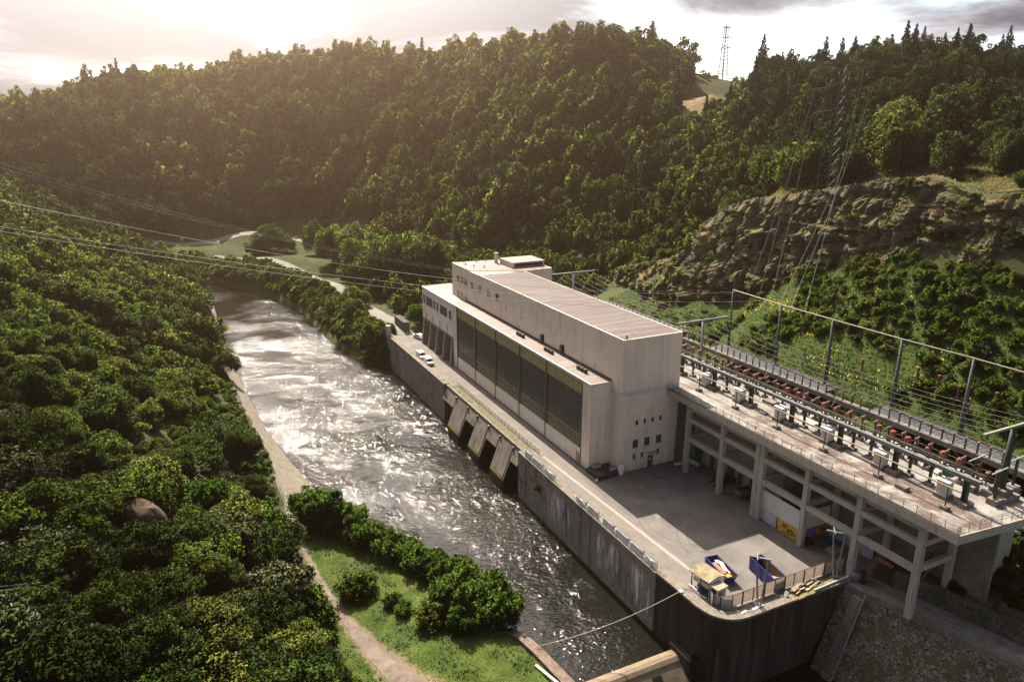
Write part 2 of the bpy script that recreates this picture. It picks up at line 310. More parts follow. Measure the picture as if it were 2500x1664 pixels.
# ------------------------------------------------------------------ mesh helpers
ORG = {}
class MB:
    def __init__(s): s.v = []; s.f = []
    def add(s, vs, fs):
        o = len(s.v); s.v += [tuple(map(float, p)) for p in vs]; s.f += [tuple(i+o for i in q) for q in fs]; return s
    def box(s, x0, x1, y0, y1, z0, z1):
        return s.add([(x0, y0, z0), (x1, y0, z0), (x1, y1, z0), (x0, y1, z0), (x0, y0, z1), (x1, y0, z1), (x1, y1, z1), (x0, y1, z1)],
                     [(0, 3, 2, 1), (4, 5, 6, 7), (0, 1, 5, 4), (1, 2, 6, 5), (2, 3, 7, 6), (3, 0, 4, 7)])
    def prism(s, poly, z0, z1):
        n = len(poly); a = sum(poly[i][0]*poly[(i+1) % n][1]-poly[(i+1) % n][0]*poly[i][1] for i in range(n))
        if a < 0: poly = poly[::-1]
        z0 = [z0]*n if not hasattr(z0, '__len__') else z0; z1 = [z1]*n if not hasattr(z1, '__len__') else z1
        return s.add([(p[0], p[1], z0[i]) for i, p in enumerate(poly)]+[(p[0], p[1], z1[i]) for i, p in enumerate(poly)],
                     [tuple(range(n))[::-1], tuple(range(n, 2*n))]+[(i, (i+1) % n, n+(i+1) % n, n+i) for i in range(n)])
    def extrude(s, poly, axis, a, b):
        """poly of (u,v) pairs extruded along axis 0 (x: u=y) or 1 (y: u=x)"""
        n = len(poly)
        P = lambda q, w: (w, q[0], q[1]) if axis == 0 else (q[0], w, q[1])
        ar = sum(poly[i][0]*poly[(i+1) % n][1]-poly[(i+1) % n][0]*poly[i][1] for i in range(n))
        fl = (ar > 0) == (axis == 0)
        fs = [tuple(range(n))[::-1], tuple(range(n, 2*n))]+[(i, (i+1) % n, n+(i+1) % n, n+i) for i in range(n)]
        if not fl: fs = [f[::-1] for f in fs]
        return s.add([P(q, a) for q in poly]+[P(q, b) for q in poly], fs)
    def tube(s, pts, r, n=6, caps=True):
        pts = [Vector(p) for p in pts]; rs = r if hasattr(r, '__len__') else [r]*len(pts); vs = []; fs = []
        for i, p in enumerate(pts):
            d = (pts[min(i+1, len(pts)-1)]-pts[max(i-1, 0)]).normalized()
            a = d.cross(Vector((0, 0, 1)) if abs(d.z) < .9 else Vector((1, 0, 0))).normalized(); b = d.cross(a)
            for k in range(n):
                th = 2*math.pi*k/n+math.pi/n; vs.append(p+(a*math.cos(th)+b*math.sin(th))*rs[i])
        for i in range(len(pts)-1):
            for k in range(n): fs.append((i*n+k, i*n+(k+1) % n, (i+1)*n+(k+1) % n, (i+1)*n+k))
        if caps: fs += [tuple(range(n))[::-1], tuple(range((len(pts)-1)*n, len(pts)*n))]
        return s.add(vs, fs)
    def bar(s, a, b, w, h=None):
        """square section bar from a to b"""
        a, b = Vector(a), Vector(b); h = h or w; d = (b-a).normalized()
        x = d.cross(Vector((0, 0, 1)) if abs(d.z) < .95 else Vector((0, 1, 0))).normalized(); y = x.cross(d)
        vs = [q+x*(sx*w/2)+y*(sy*h/2) for q in (a, b) for sx, sy in ((-1, -1), (1, -1), (1, 1), (-1, 1))]
        return s.add(vs, [(0, 1, 2, 3), (7, 6, 5, 4), (0, 4, 5, 1), (1, 5, 6, 2), (2, 6, 7, 3), (3, 7, 4, 0)])
    def lathe(s, prof, n=12, c=(0, 0, 0)):
        vs = []; fs = []
        for r, z in prof:
            for k in range(n): vs.append((c[0]+r*math.cos(2*math.pi*k/n), c[1]+r*math.sin(2*math.pi*k/n), c[2]+z))
        for i in range(len(prof)-1):
            for k in range(n): fs.append((i*n+k, i*n+(k+1) % n, (i+1)*n+(k+1) % n, (i+1)*n+k))
        fs += [tuple(range(n))[::-1], tuple(range((len(prof)-1)*n, len(prof)*n))]
        return s.add(vs, fs)
    def build(s, name, mat, parent=None, smooth=False, bevel=0):
        o = ORG.get(parent.name, Vector((0, 0, 0))) if parent else Vector((0, 0, 0))
        me = bpy.data.meshes.new(name); me.from_pydata([(a-o.x, b-o.y, c-o.z) for a, b, c in s.v], [], s.f); me.update()
        ob = bpy.data.objects.new(name, me); C.objects.link(ob); me.materials.append(mat)
        if smooth: me.polygons.foreach_set('use_smooth', [True]*len(me.polygons))
        if bevel:
            md = ob.modifiers.new('bevel', 'BEVEL'); md.width = bevel; md.segments = 2; md.limit_method = 'ANGLE'
        if parent: ob.parent = parent; ORG[ob.name] = o
        return ob
def tag(o, label=None, cat=None, group=None, kind=None):
    if label: o['label'] = label
    if cat: o['category'] = cat
    if group: o['group'] = group
    if kind: o['kind'] = kind
    return o
def thing(name, label, cat, loc=(0, 0, 0), group=None):
    o = bpy.data.objects.new(name, None); C.objects.link(o); o.location = loc; ORG[o.name] = Vector(loc)
    o.empty_display_size = .1
    return tag(o, label, cat, group)
def copy_tree(o, parent=None):
    c = o.copy(); C.objects.link(c)
    if parent: c.parent = parent
    for ch in list(o.children): copy_tree(ch, c)
    return c
def place(root, loc, rz=0, label=None, group=None, sc=None):
    c = copy_tree(root); c.location = loc; c.rotation_euler = (0, 0, rz)
    if sc: c.scale = sc if hasattr(sc, '__len__') else (sc, sc, sc)
    if label: c['label'] = label
    if group: c['group'] = group
    return c
B = lambda *a: MB().box(*a)
ORD = ['first', 'second', 'third', 'fourth', 'fifth', 'sixth', 'seventh', 'eighth', 'ninth', 'tenth', 'eleventh', 'twelfth', 'thirteenth', 'fourteenth', 'fifteenth',
       'sixteenth', 'seventeenth', 'eighteenth', 'nineteenth', 'twentieth']
# ------------------------------------------------------------------ terrain
WATER_Z = -9.7
WLY = [-140, -45, -36, -22, -13, -6, 6, 15, 34.9, 42.7, 51.6, 65.6, 91.9, 120.7, 157.6, 214, 262, 300]
WLX = [-24, -25.2, -26.2, -27.2, -30.5, -33, -38.5, -43.0, -44.4, -45.8, -47.1, -49, -50.5, -51.7, -52.5, -51.2, -54, -90]
TLY = [-140, -40, -26, -10, 0, 19, 37, 51, 68, 92, 121, 156, 214, 262, 300]
TLX = [-40, -52, -52, -52, -52, -52.0, -51.2, -52.0, -52.9, -54.1, -55.6, -56.2, -56, -60, -96]
WRY = [-140, -43.22, -43.2, 99, 100, 110.3, 135.8, 183.4, 227, 255.2, 268, 300]
WRX = [15, 15, -6.6, -6.6, -8.5, -15.3, -19.4, -21.3, -30.7, -46.8, -70, -96]
# ledge (outer edge of the road below the deck, south of the yard)
EDY = [-140, -65.5, -53.3, -45.5]
EDX = [40, 20.1, 17.2, 14.6]
xWL = lambda y: np.interp(y, WLY, WLX)
xTL = lambda y: np.interp(y, TLY, TLX)
xWR = lambda y: np.interp(y, WRY, WRX)
xED = lambda y: np.interp(y, EDY, EDX)
CTRL = []
for y in (-120, -60, -20, 20, 60, 100, 150, 210, 265):
    x0 = float(xTL(max(y, -40)))
    CTRL += [(x0, y, -6.2), (x0-8, y, -2.6), (x0-20, y, 6), (x0-45, y, 21.5), (x0-90, y, 46), (x0-170, y, 66)]
CTRL += [(-5, 110, -1), (-9, 135, -.5), (-10, 180, -.3), (-18, 227, -.3), (-36, 255, -.3), (-60, 285, -.5), (5, 130, 0), (8, 180, .5), (0, 225, .5), (-20, 290, .8), (-52, 331, 1), (-26, 328, 1), (3, 307, 1), (20, 290, 1.5),
         (25, 250, 1.5), (35, 200, 2), (40, 160, 2), (45, 125, 3), (25, 115, 1), (-100, 335, 1), (-160, 330, 3),
         (-60, 346, 4), (-20, 346, 5), (15, 330, 7), (45, 280, 11), (62, 220, 13), (68, 170, 13), (72, 140, 11), (60, 115, 6),
         (-159, 541, 64), (-73, 498, 88), (12, 473, 98), (65, 432, 103), (113, 387, 102), (131, 314, 104), (133, 245, 98), (136, 220, 96), (150, 148, 72), (157, 142, 66), (163, 137, 79), (152, 75, 75), (142, 19, 63), (137, -30, 55),
         (-110, 420, 42), (-40, 410, 48), (30, 390, 55), (70, 330, 52), (95, 260, 57), (100, 190, 50), (103, 150, 42), (100, 115, 36), (-230, 480, 60), (-250, 380, 30), (-330, 560, 78),
         (45, 70, 11), (45, 40, 12.5), (44, 10, 13), (44, -20, 13), (44, -45, 13.5), (46, -65, 16),
         (63, 70, 11), (62, 55, 12), (62, 30, 17), (63, 5, 28), (63, -12, 33), (63, -35, 34), (66, -70, 38),
         (78, 95, 16), (80, 68, 24), (80, 52, 35), (82, 40, 42), (82, 20, 45), (82, 3, 48.5), (82, -10, 50), (82, -28, 49), (84, -60, 52),
         (108, 60, 52), (112, 20, 57), (112, -20, 56), (115, -70, 62),
         (250, 400, 48), (260, 250, 74), (300, 130, 80), (230, 60, 78), (230, -60, 80), (0, 620, 78), (200, 560, 50), (-200, 680, 66), (450, 300, 70), (450, 0, 75), (120, 500, 76), (212, 213, 86), (185, 178, 73),
         (-280, 100, 70), (-300, -60, 75), (-300, 260, 45), (40, -90, 9), (60, -110, 24), (140, -130, 50)]
CTRL = np.array(CTRL, float)
def tps_fit(P):
    n = len(P); d = np.hypot(P[:, None, 0]-P[None, :, 0], P[:, None, 1]-P[None, :, 1])/100
    K = d  # linear kernel: no overshoot
    A = np.zeros((n+3, n+3)); A[:n, :n] = K+np.eye(n)*-.002; A[:n, n] = 1; A[:n, n+1:] = P[:, :2]/100; A[n, :n] = 1; A[n+1:, :n] = P[:, :2].T/100
    return np.linalg.solve(A, np.r_[P[:, 2], 0, 0, 0])
TPW = tps_fit(CTRL)
def tps(x, y):
    x = np.asarray(x, float).ravel(); y = np.asarray(y, float).ravel(); out = np.empty(len(x)); n = len(CTRL)
    for s in range(0, len(x), 20000):
        xs, ys = x[s:s+20000], y[s:s+20000]
        K = np.hypot(xs[:, None]-CTRL[None, :, 0], ys[:, None]-CTRL[None, :, 1])/100
        out[s:s+20000] = K@TPW[:n]+TPW[n]+(TPW[n+1]*xs+TPW[n+2]*ys)/100
    return out
def sm(a, b, v):
    q = np.clip((v-a)/(b-a), 0, 1); return q*q*(3-2*q)
def H(x, y):
    x = np.asarray(x, float); y = np.asarray(y, float); sh = x.shape; x = x.ravel(); y = y.ravel()
    h = tps(x, y)
    far = sm(90, 200, np.hypot(x+30, y-30))
    h = h+far*(2.2*np.sin(x*.061+1.3*np.sin(y*.03))*np.sin(y*.052+.7)+1.2*np.sin(x*.13+y*.09))
    # plant area
    inpl = (x > -6.6) & (x < 44) & (y > -43.2) & (y < 99)
    h = np.where(inpl, np.where(x > 31.4, np.minimum(h, 12.2), -1.2), h)
    # ledge south of the yard, and the retaining wall behind it
    e = xED(y); s_ = (y <= -43.2) & (x > 0)
    h = np.where(s_ & (x < e+5.0), -1.6, np.where(s_, np.maximum(-.6, np.minimum(h, 2.2+(x-e-5.0)*.8)), h))
    h = np.where(s_ & (x < e-.7), -13.5, h)
    # left bank: lawn shelf near the camera, stone revetment further off
    wl, tl = xWL(y), xTL(y)
    lawn = (y < 22)
    b1 = np.where(lawn, np.where(x > wl-.8, -13.5, -8.2), -9.7-3.2*np.clip((x-tl)/(wl-tl), 0, 1.4)+3.0)
    b1 = np.where(~lawn, np.where(x < wl, -6.5-(3.4*(x-tl)/np.maximum(wl-tl, .1)), -13.5), b1)
    leftz = (x > tl) & (y < 300)
    h = np.where(leftz & (x < wl+1.0), b1, h)
    wr = xWR(y)
    chan = (x >= wl+1.0) & (x < wr) & (y < 300)
    h = np.where(chan, -13.5, h)
    # natural right bank
    nb = (y > 99) & (x >= wr) & (x < wr+9) & (y < 300)
    h = np.where(nb, np.minimum(h, -10.6+(x-wr)*1.15), h)
    return h.reshape(sh)
def lines(segs):
    out = []
    for a, b, st in segs: out += list(np.arange(a, b, st))
    return np.array(out)
GX = lines([(-420, -140, 12), (-140, -64, 3), (-64, -9, 1.0), (-9, -7.2, .5), (-6.9, -6.85, 1), (-6.4, 50, 1.5), (50, 90, 1.5), (90, 180, 3), (180, 480, 10)])
GY = lines([(-140, -66, 3), (-66, -43.45, .8), (-42.9, 100, 1.6), (100, 300, 2.4), (300, 560, 4), (560, 800, 14)])
XX, YY = np.meshgrid(GX, GY, indexing='ij'); ZZ = H(XX, YY)
def grid_mesh(name, X, Y, Z, mat, cols=None, smooth=True):
    nx, ny = X.shape
    co = np.stack([X, Y, Z], -1).reshape(-1, 3); idx = np.arange(nx*ny).reshape(nx, ny)
    f = np.stack([idx[:-1, :-1], idx[1:, :-1], idx[1:, 1:], idx[:-1, 1:]], -1).reshape(-1, 4)
    me = bpy.data.meshes.new(name); me.vertices.add(len(co)); me.vertices.foreach_set('co', co.ravel())
    me.loops.add(f.size); me.loops.foreach_set('vertex_index', f.ravel()); me.polygons.add(len(f)); me.polygons.foreach_set('loop_start', np.arange(0, f.size, 4))
    me.update(); me.validate()
    me.polygons.foreach_set('use_smooth', [smooth]*len(f))
    if cols is not None:
        a = me.attributes.new('ground', 'FLOAT_COLOR', 'POINT'); a.data.foreach_set('color', np.c_[cols.reshape(-1, 3), np.ones(len(co))].ravel())
    ob = bpy.data.objects.new(name, me); C.objects.link(ob); me.materials.append(mat); return ob
def ground_cols(X, Y, Z):
    c = np.empty(X.shape+(3,)); c[...] = (.045, .05, .02)
    gx, gy = np.gradient(Z, GX, GY); sl = np.hypot(gx, gy)
    def put(mask, col): c[mask] = col
    put(sl > 1.2, (.12, .10, .085))
    green = (X > 31) & (X < 66) & (Y > -100) & (Y < 90); put(green & (sl < 3), (.055, .08, .02))
    mead = (Y > 99) & (Y < 341) & (X > -110) & (X < 60); put(mead & (X > xWR(Y)) & (X < 4+(Y-200)*.12), (.036, .05, .014)); put(mead & (X > 4+(Y-200)*.12), (.05, .058, .022))
    bank = (Y > 99) & (Y < 300) & (X > xWR(Y)-.5) & (X < xWR(Y)+7.5); put(bank, (.06, .075, .025))
    sad = ((X-150)**2/300+(Y-150)**2/200 < 1); put(sad, (.22, .16, .09))
    top = (X > 70) & (X < 90) & (Y > -60) & (Y < 80); put(top & (sl < 1.5), (.10, .095, .04))
    plant = (X > -8) & (X < 31) & (Y > -45) & (Y < 99); put(plant, (.14, .13, .12))
    return c
TERR = bpy.data.materials.new('ground'); TERR.use_nodes = True
t = NT(TERR.node_tree); b = t.n['Principled BSDF']
at = t.new('ShaderNodeAttribute', attribute_name='ground'); pos = t.new('ShaderNodeNewGeometry').outputs['Position']
k = t.math('ADD', .55, t.math('MULTIPLY', t.noise(pos, .35, 8, .7), .9)); cm = t.new('ShaderNodeVectorMath', operation='SCALE'); t.put(cm.inputs[0], at.outputs['Color']); t.put(cm.inputs['Scale'], k)
t.put(b.inputs['Base Color'], t.mix(t.math('MULTIPLY', t.step(t.noise(pos, .12, 6, .6), .5, .65), .4), cm.outputs[0], (.10, .10, .035)))
b.inputs['Roughness'].default_value = 1; b.inputs['Specular IOR Level'].default_value = .1
bn = t.new('ShaderNodeBump', i_Distance=.35); t.put(bn.inputs['Height'], t.noise(pos, 1.2, 8, .65)); t.l.new(bn.outputs[0], b.inputs['Normal'])
tag(grid_mesh('terrain', XX, YY, ZZ, TERR, ground_cols(XX, YY, ZZ)), 'forested valley ground on both banks of the river', kind='structure')

# ------------------------------------------------------------------ river
WM = bpy.data.materials.new('river_water'); WM.use_nodes = True
t = NT(WM.node_tree); b = t.n['Principled BSDF']
pos = t.new('ShaderNodeNewGeometry').outputs['Position']
s = t.new('ShaderNodeSeparateXYZ'); t.put(s.inputs[0], pos)
b.inputs['Base Color'].default_value = (.010, .0095, .007, 1); b.inputs['IOR'].default_value = 1.33; b.inputs['Specular IOR Level'].default_value = .5
warp = t.new('ShaderNodeTexNoise'); t.put(warp.inputs['Vector'], pos); warp.inputs['Scale'].default_value = .09; warp.inputs['Detail'].default_value = 3
wv = t.vmath('SCALE', t.vmath('SUBTRACT', warp.outputs['Color'], (.5, .5, .5))); 
wv.node.inputs['Scale'].default_value = 5
pw = t.vmath('ADD', pos, wv)
big = t.noise(t.vmath('MULTIPLY', pw, (1, .6, 1)), .26, 3, .5)
mid = t.noise(t.vmath('MULTIPLY', pw, (.62, 1.3, 1)), 1.15, 3, .5, .5)
fine = t.noise(t.vmath('MULTIPLY', pw, (.7, 1.2, 1)), 2.0, 2, .5, .3)
# the tailrace stirs the reach beside and below the outlets; the backwater by the weir lies calmer
rough_zone = t.math('MULTIPLY', t.step(s.outputs[1], -40, -18), 1)
calm = t.step(t.noise(pw, .06, 3, .5), .38, .56)
amp = t.math('MULTIPLY', t.math('SUBTRACT', 1, t.math('MULTIPLY', t.step(s.outputs[1], 85, 185), .72)), t.math('MULTIPLY', t.math('ADD', .35, t.math('MULTIPLY', rough_zone, .65)), t.math('ADD', .25, t.math('MULTIPLY', calm, .78))))
hgt = t.math('ADD', t.math('MULTIPLY', big, .28), t.math('ADD', t.math('MULTIPLY', mid, .85), t.math('MULTIPLY', fine, .34)))
bn = t.new('ShaderNodeBump', i_Distance=.6, i_Strength=1.0); t.put(bn.inputs['Height'], t.math('MULTIPLY', hgt, amp)); t.l.new(bn.outputs[0], b.inputs['Normal'])
b.inputs['Roughness'].default_value = .06
# foam streaks in the stirred reach, thickened to paint in brighter sun glitter
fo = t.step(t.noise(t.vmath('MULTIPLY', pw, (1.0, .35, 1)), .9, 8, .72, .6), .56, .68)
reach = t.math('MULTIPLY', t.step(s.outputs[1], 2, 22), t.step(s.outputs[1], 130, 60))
foam_glint = t.math('MULTIPLY', t.math('MULTIPLY', fo, reach), t.step(t.noise(pos, .045, 3, .5), .36, .55))
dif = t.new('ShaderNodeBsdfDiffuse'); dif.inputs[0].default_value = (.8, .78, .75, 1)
ms = t.new('ShaderNodeMixShader'); t.put(ms.inputs[0], t.math('MULTIPLY', foam_glint, .8)); t.l.new(b.outputs[0], ms.inputs[1]); t.l.new(dif.outputs[0], ms.inputs[2])
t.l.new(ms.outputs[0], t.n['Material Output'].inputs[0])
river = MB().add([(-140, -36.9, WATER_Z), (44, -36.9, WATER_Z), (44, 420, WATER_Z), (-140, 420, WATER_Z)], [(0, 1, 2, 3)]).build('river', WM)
# keep the sheet to the channel
ys = np.r_[np.arange(-36.9, 300, 3.0), 300]
vs = []; fs = []
for i, y in enumerate(ys):
    vs += [(float(xWL(y))-1.5, y, WATER_Z), (float(xWR(y))+(1.5 if y > 99 else -.9), y, WATER_Z)]
    if i: fs.append((2*i-2, 2*i-1, 2*i+1, 2*i))
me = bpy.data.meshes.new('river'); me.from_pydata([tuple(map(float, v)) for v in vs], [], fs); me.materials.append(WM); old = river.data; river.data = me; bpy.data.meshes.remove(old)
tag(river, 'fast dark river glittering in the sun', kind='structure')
POOLM = mk('pool_water', [(.006, .006, .005)], rough=.06, spec=.5, bump=.03, bscale=1.2)
tag(MB().add([(-60, -140, -11.2), (42, -140, -11.2), (42, -37.6, -11.2), (-60, -37.6, -11.2)], [(0, 1, 2, 3)]).build('pool_water', POOLM), 'still black water below the weir', kind='structure')

# ------------------------------------------------------------------ near bank: lawn, path, grass
def strip(name, cx, wd, mat, dz=.05, step=.6, lift=None):
    """ribbon of ground following (x,y) centre line"""
    P = [Vector((p[0], p[1], 0)) for p in cx]; pts = []; ws = []
    for i in range(len(P)-1):
        n = max(1, int((P[i+1]-P[i]).length/step))
        for k in range(n): pts.append(P[i].lerp(P[i+1], k/n)); ws.append(wd[i]+(wd[i+1]-wd[i])*k/n)
    pts.append(P[-1]); ws.append(wd[-1])
    for _ in range(6): pts = [pts[0]]+[(pts[i-1]+pts[i]*2+pts[i+1])/4 for i in range(1, len(pts)-1)]+[pts[-1]]
    nx = 7; X = np.zeros((len(pts), nx)); Y = X.copy()
    for i, p in enumerate(pts):
        d = (pts[min(i+1, len(pts)-1)]-pts[max(i-1, 0)]).normalized(); q = Vector((d.y, -d.x, 0))
        for k in range(nx):
            off = (k/(nx-1)-.5)*ws[i]*(1+(.30*mnoise.noise(Vector((p.x*.9, p.y*.9, k))) if abs(k-3) > 2 else 0)); X[i, k] = p.x+q.x*off; Y[i, k] = p.y+q.y*off
    Z = (H(X, Y) if lift is None else np.full(X.shape, lift))+dz
    return grid_mesh(name, X, Y, Z, mat)
GRASSM = mk('lawn_grass', [(.03, .052, .010), (.055, .086, .015), (.09, .11, .024)], .4, rough=1, bump=.08, bscale=7, spec=.1,
            extra=chain(blotch((.13, .115, .04), .35, .5, .7, .6), lambda t, col, pos: t.mix(t.step(t.math('ADD', t.new('ShaderNodeAttribute', attribute_name='worn').outputs['Fac'], t.math('MULTIPLY', t.math('SUBTRACT', t.noise(pos, 1.1, 8, .75), .5), 1.5)), .42, .6), col, (.17, .13, .09))))
lx = np.linspace(0, 1, 60); ly = np.arange(-46, 23.5, .6)
LX = np.zeros((60, len(ly))); LY = LX.copy()
for j, y in enumerate(ly): a, e_ = float(xTL(y))-1.5, float(xWL(y))-1.1; LX[:, j] = a+(e_-a)*lx; LY[:, j] = y
def lawn_z(x, y):
    x = np.asarray(x, float); y = np.asarray(y, float)
    return -6.78+.25*np.sin(x*.3)*np.sin(y*.22)+.10*np.sin(x*1.1+y*.9)-.9*sm(-3.0, -.2, x-xWL(y))
LAWN = grid_mesh('lawn', LX, LY, lawn_z(LX, LY), GRASSM)
pcx = np.interp(LY, [-45, -32, -25, -19, -13, -7, 0, 8, 18, 26], [-40, -43, -45.5, -47.4, -49, -50, -50.6, -51, -51.4, -51.6]); phw = np.interp(LY, [-45, -32, -25, -19, -13, -7, 0, 30], [9, 6.5, 4.6, 3.2, 2.1, 1.5, 1.1, .9])
wa = LAWN.data.attributes.new('worn', 'FLOAT', 'POINT'); wa.data.foreach_set('value', np.clip(1-np.abs(LX-pcx)/phw, 0, 1).ravel().astype(np.float32))
tag(LAWN, 'sunlit grass between the wood and the river', kind='structure')
pth = strip('dirt_path', [(-51.9, 34), (-51.6, 26), (-51.4, 18), (-51.0, 8), (-50.6, 0), (-50, -7), (-49, -13), (-47.6, -19), (-46, -25), (-44, -32), (-42, -40)], [.7, .7, .7, .7, .75, .9, 1.3, 1.9, 2.6, 3.4, 4.5], DIRT)
v = np.empty(len(pth.data.vertices)*3); pth.data.vertices.foreach_get('co', v); v = v.reshape(-1, 3); v[:, 2] = np.where(v[:, 1] < 22, lawn_z(v[:, 0], v[:, 1])+.05, v[:, 2]+.1); pth.data.vertices.foreach_set('co', v.ravel()); pth.data.update()
tag(pth, 'worn brown footpath widening over the grass', kind='structure')
# stone revetment along the left bank
rys = np.arange(17, 262, 1.5); RX = np.zeros((9, len(rys))); RY = RX.copy(); RZ = RX.copy()
for j, y in enumerate(rys):
    a, e_ = float(xTL(y))+.2, float(xWL(y))+.5
    for k in range(9): q = k/8; RX[k, j] = a+(e_-a)*q; RY[k, j] = y; RZ[k, j] = -6.35-3.75*q+.06*math.sin(j*1.7+k*2.1)
rv = grid_mesh('stone_revetment', RX, RY, RZ, REVET)
tag(rv, 'sloping pale stone revetment along the far bank of the river', 'revetment')
cb_ = MB(); cb_.tube([(float(xTL(y))+.1, y, -6.2) for y in np.arange(18, 120, 4)], .12, 4)
tag(cb_.build('kerb', CONC_D), 'thin concrete kerb along the top of the stone revetment', 'kerb')
# low masonry wall at the water's edge
lw = MB(); pts = [(-28.9, -25.2), (-27.6, -27.5), (-26.9, -31), (-26.3, -36), (-25.2, -45), (-24.6, -60)]
for i in range(len(pts)-1):
    (x0, y0), (x1, y1) = pts[i], pts[i+1]
    lw.prism([(x0-.75, y0), (x0+.75, y0), (x1+.75, y1), (x1-.75, y1)], -13, -6.7)
tag(lw.build('low_river_wall', mk('low_wall', [(.13, .09, .07), (.22, .165, .135)], 1, rough=.95, bump=.05, extra=blotch((.06, .07, .025), .7, .5, .65, .7))), 'low brown masonry wall between the lawn and the water', 'wall')
tag(MB().bar((-28.6, -33.6, -6.5), (-27.3, -38.5, -6.5), .35, .25).build('white_beam', WHITE_D), 'pale timber beam lying along the low river wall', 'beam')

# ------------------------------------------------------------------ yard, lane, far roads
yard = MB().prism([(-6.4, -31.7), (-6.4, -40), (-6.2, -41.6), (-5.0, -43), (-2.4, -43.5), (14.4, -43.5), (14.4, -45.3), (31, -45.3), (31, 0), (0, 0), (-2.6, 0), (-2.6, -31.7)], -1.5, 0)
tag(yard.build('yard', ASPHALT), 'paved works yard in front of the powerhouse', kind='structure')
lane = MB().prism([(-6.4, -31.7), (-2.6, -31.7), (-2.6, 0), (-2.6, 99), (-6.4, 104), (-6.4, 99)], -1.5, -.004)
tag(lane.build('lane', LANE), 'concrete lane between powerhouse and river wall', kind='structure')
tag(B(-2.6, 31, 0, 100, -1.5, -.006).build('plant_apron', LANE), 'paving under and behind the powerhouse', kind='structure')
tag(MB().add([(-3.3, -34, .006), (-3.2, -34, .006), (-4.75, 9, .006), (-4.85, 9, .006), (-3.0, -34, .006), (-2.9, -34, .006), (-4.45, 9, .006), (-4.55, 9, .006)], [(0, 1, 2, 3), (4, 5, 6, 7)]).build('lane_marking', GRANITE if 0 else PANELW), 'faded pale line painted along the lane', kind='structure')
tag(B(-6.8, -5.0, 12.9, 54, -.5, .004).build('grass_verge', GRAVELY), 'mossy strip between railing and outlets', kind='structure')
tag(strip('far_road', [(-110, 331), (-75, 333), (-52, 331.7), (-26, 328), (-10, 318), (3, 307), (18, 286), (26, 262)], [7]*8, ROAD, .25), 'country road crossing the valley floor', kind='structure')
tag(strip('works_road', [(-2.5, 99), (-2.5, 115), (-3, 132), (-4.5, 160), (-6.5, 178), (-11, 212), (-17, 240), (-24, 262), (-45, 285)], [8, 7, 5, 4, 4, 3.6, 3.4, 3.2, 3], ROAD, .3), 'narrow road along the river to the powerhouse', kind='structure')
# ledge road below the deck
lr = MB(); yy = [-44.2, -53.3, -65.5, -100]
for i in range(3):
    lr.prism([(float(xED(yy[i]))-.5, yy[i]), (float(xED(yy[i]))+3.9, yy[i]), (float(xED(yy[i+1]))+3.9, yy[i+1]), (float(xED(yy[i+1]))-.5, yy[i+1])], -1.6, -.008)
tag(lr.build('ledge_road', CONC_D), 'shaded service road on a ledge', kind='structure')

# ------------------------------------------------------------------ river walls of the plant
q = thing('quay_wall', 'grey masonry quay wall streaked with white lime below the yard', 'quay wall', (-8.2, -10, 0))
B(-8.2, -6.4, -31.7, 12.9, -13, .0).build('masonry', QUAY, q)
B(-8.26, -6.5, -31.6, 12.95, .0, .16).build('coping', CAPSTONE, q)
q2 = thing('quay_wall', 'dark masonry wall below the white vans at the far end of the lane', 'quay wall', (-8, 80, 0))
MB().prism([(-7.85, 55.4), (-8.15, 104.8), (-6.4, 104.8), (-6.4, 55.4)], -13, 0).build('masonry', QUAY, q2)
MB().prism([(-7.92, 55.3), (-8.22, 104.9), (-6.5, 104.9), (-6.5, 55.3)], 0, .3).build('coping', CAPSTONE, q2)
B(-8.3, -7.0, 103.2, 104.6, .3, 3.2).build('gate_pier', CONC, q2)
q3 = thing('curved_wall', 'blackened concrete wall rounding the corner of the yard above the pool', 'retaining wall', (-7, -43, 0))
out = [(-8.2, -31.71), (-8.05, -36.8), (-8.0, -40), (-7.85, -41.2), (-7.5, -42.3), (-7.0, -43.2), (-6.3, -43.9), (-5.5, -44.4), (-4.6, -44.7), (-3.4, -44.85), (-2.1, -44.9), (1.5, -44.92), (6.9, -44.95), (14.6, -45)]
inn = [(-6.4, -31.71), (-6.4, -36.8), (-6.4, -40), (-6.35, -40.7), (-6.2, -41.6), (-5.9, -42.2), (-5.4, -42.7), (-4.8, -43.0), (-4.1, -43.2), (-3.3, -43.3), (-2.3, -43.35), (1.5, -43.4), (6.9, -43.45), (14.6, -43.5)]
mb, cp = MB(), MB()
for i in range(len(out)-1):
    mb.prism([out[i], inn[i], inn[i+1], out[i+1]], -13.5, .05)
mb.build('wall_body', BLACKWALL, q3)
for i in range(len(out)-1):
    f_ = lambda p, o: (p[0]+(p[0]-o[0])*.05, p[1]+(p[1]-o[1])*.05)
    cp.prism([f_(out[i], inn[i]), inn[i], inn[i+1], f_(out[i+1], inn[i+1])], .06, .42)
m_ = MOSSCAP
cp.build('cap', CAPSTONE, q3)
moss = MB()
rr = random.Random(3)
for k in range(230):
    x = 2+rr.random()**.6*12.3; y = -44.9+rr.random()**1.5*1.35; r = .07+rr.random()**2*.26
    moss.lathe([(r, 0), (r*.7, .035), (r*.2, .05)], 6, (x, y, .405))
moss.build('moss', MOSSCAP, q3)
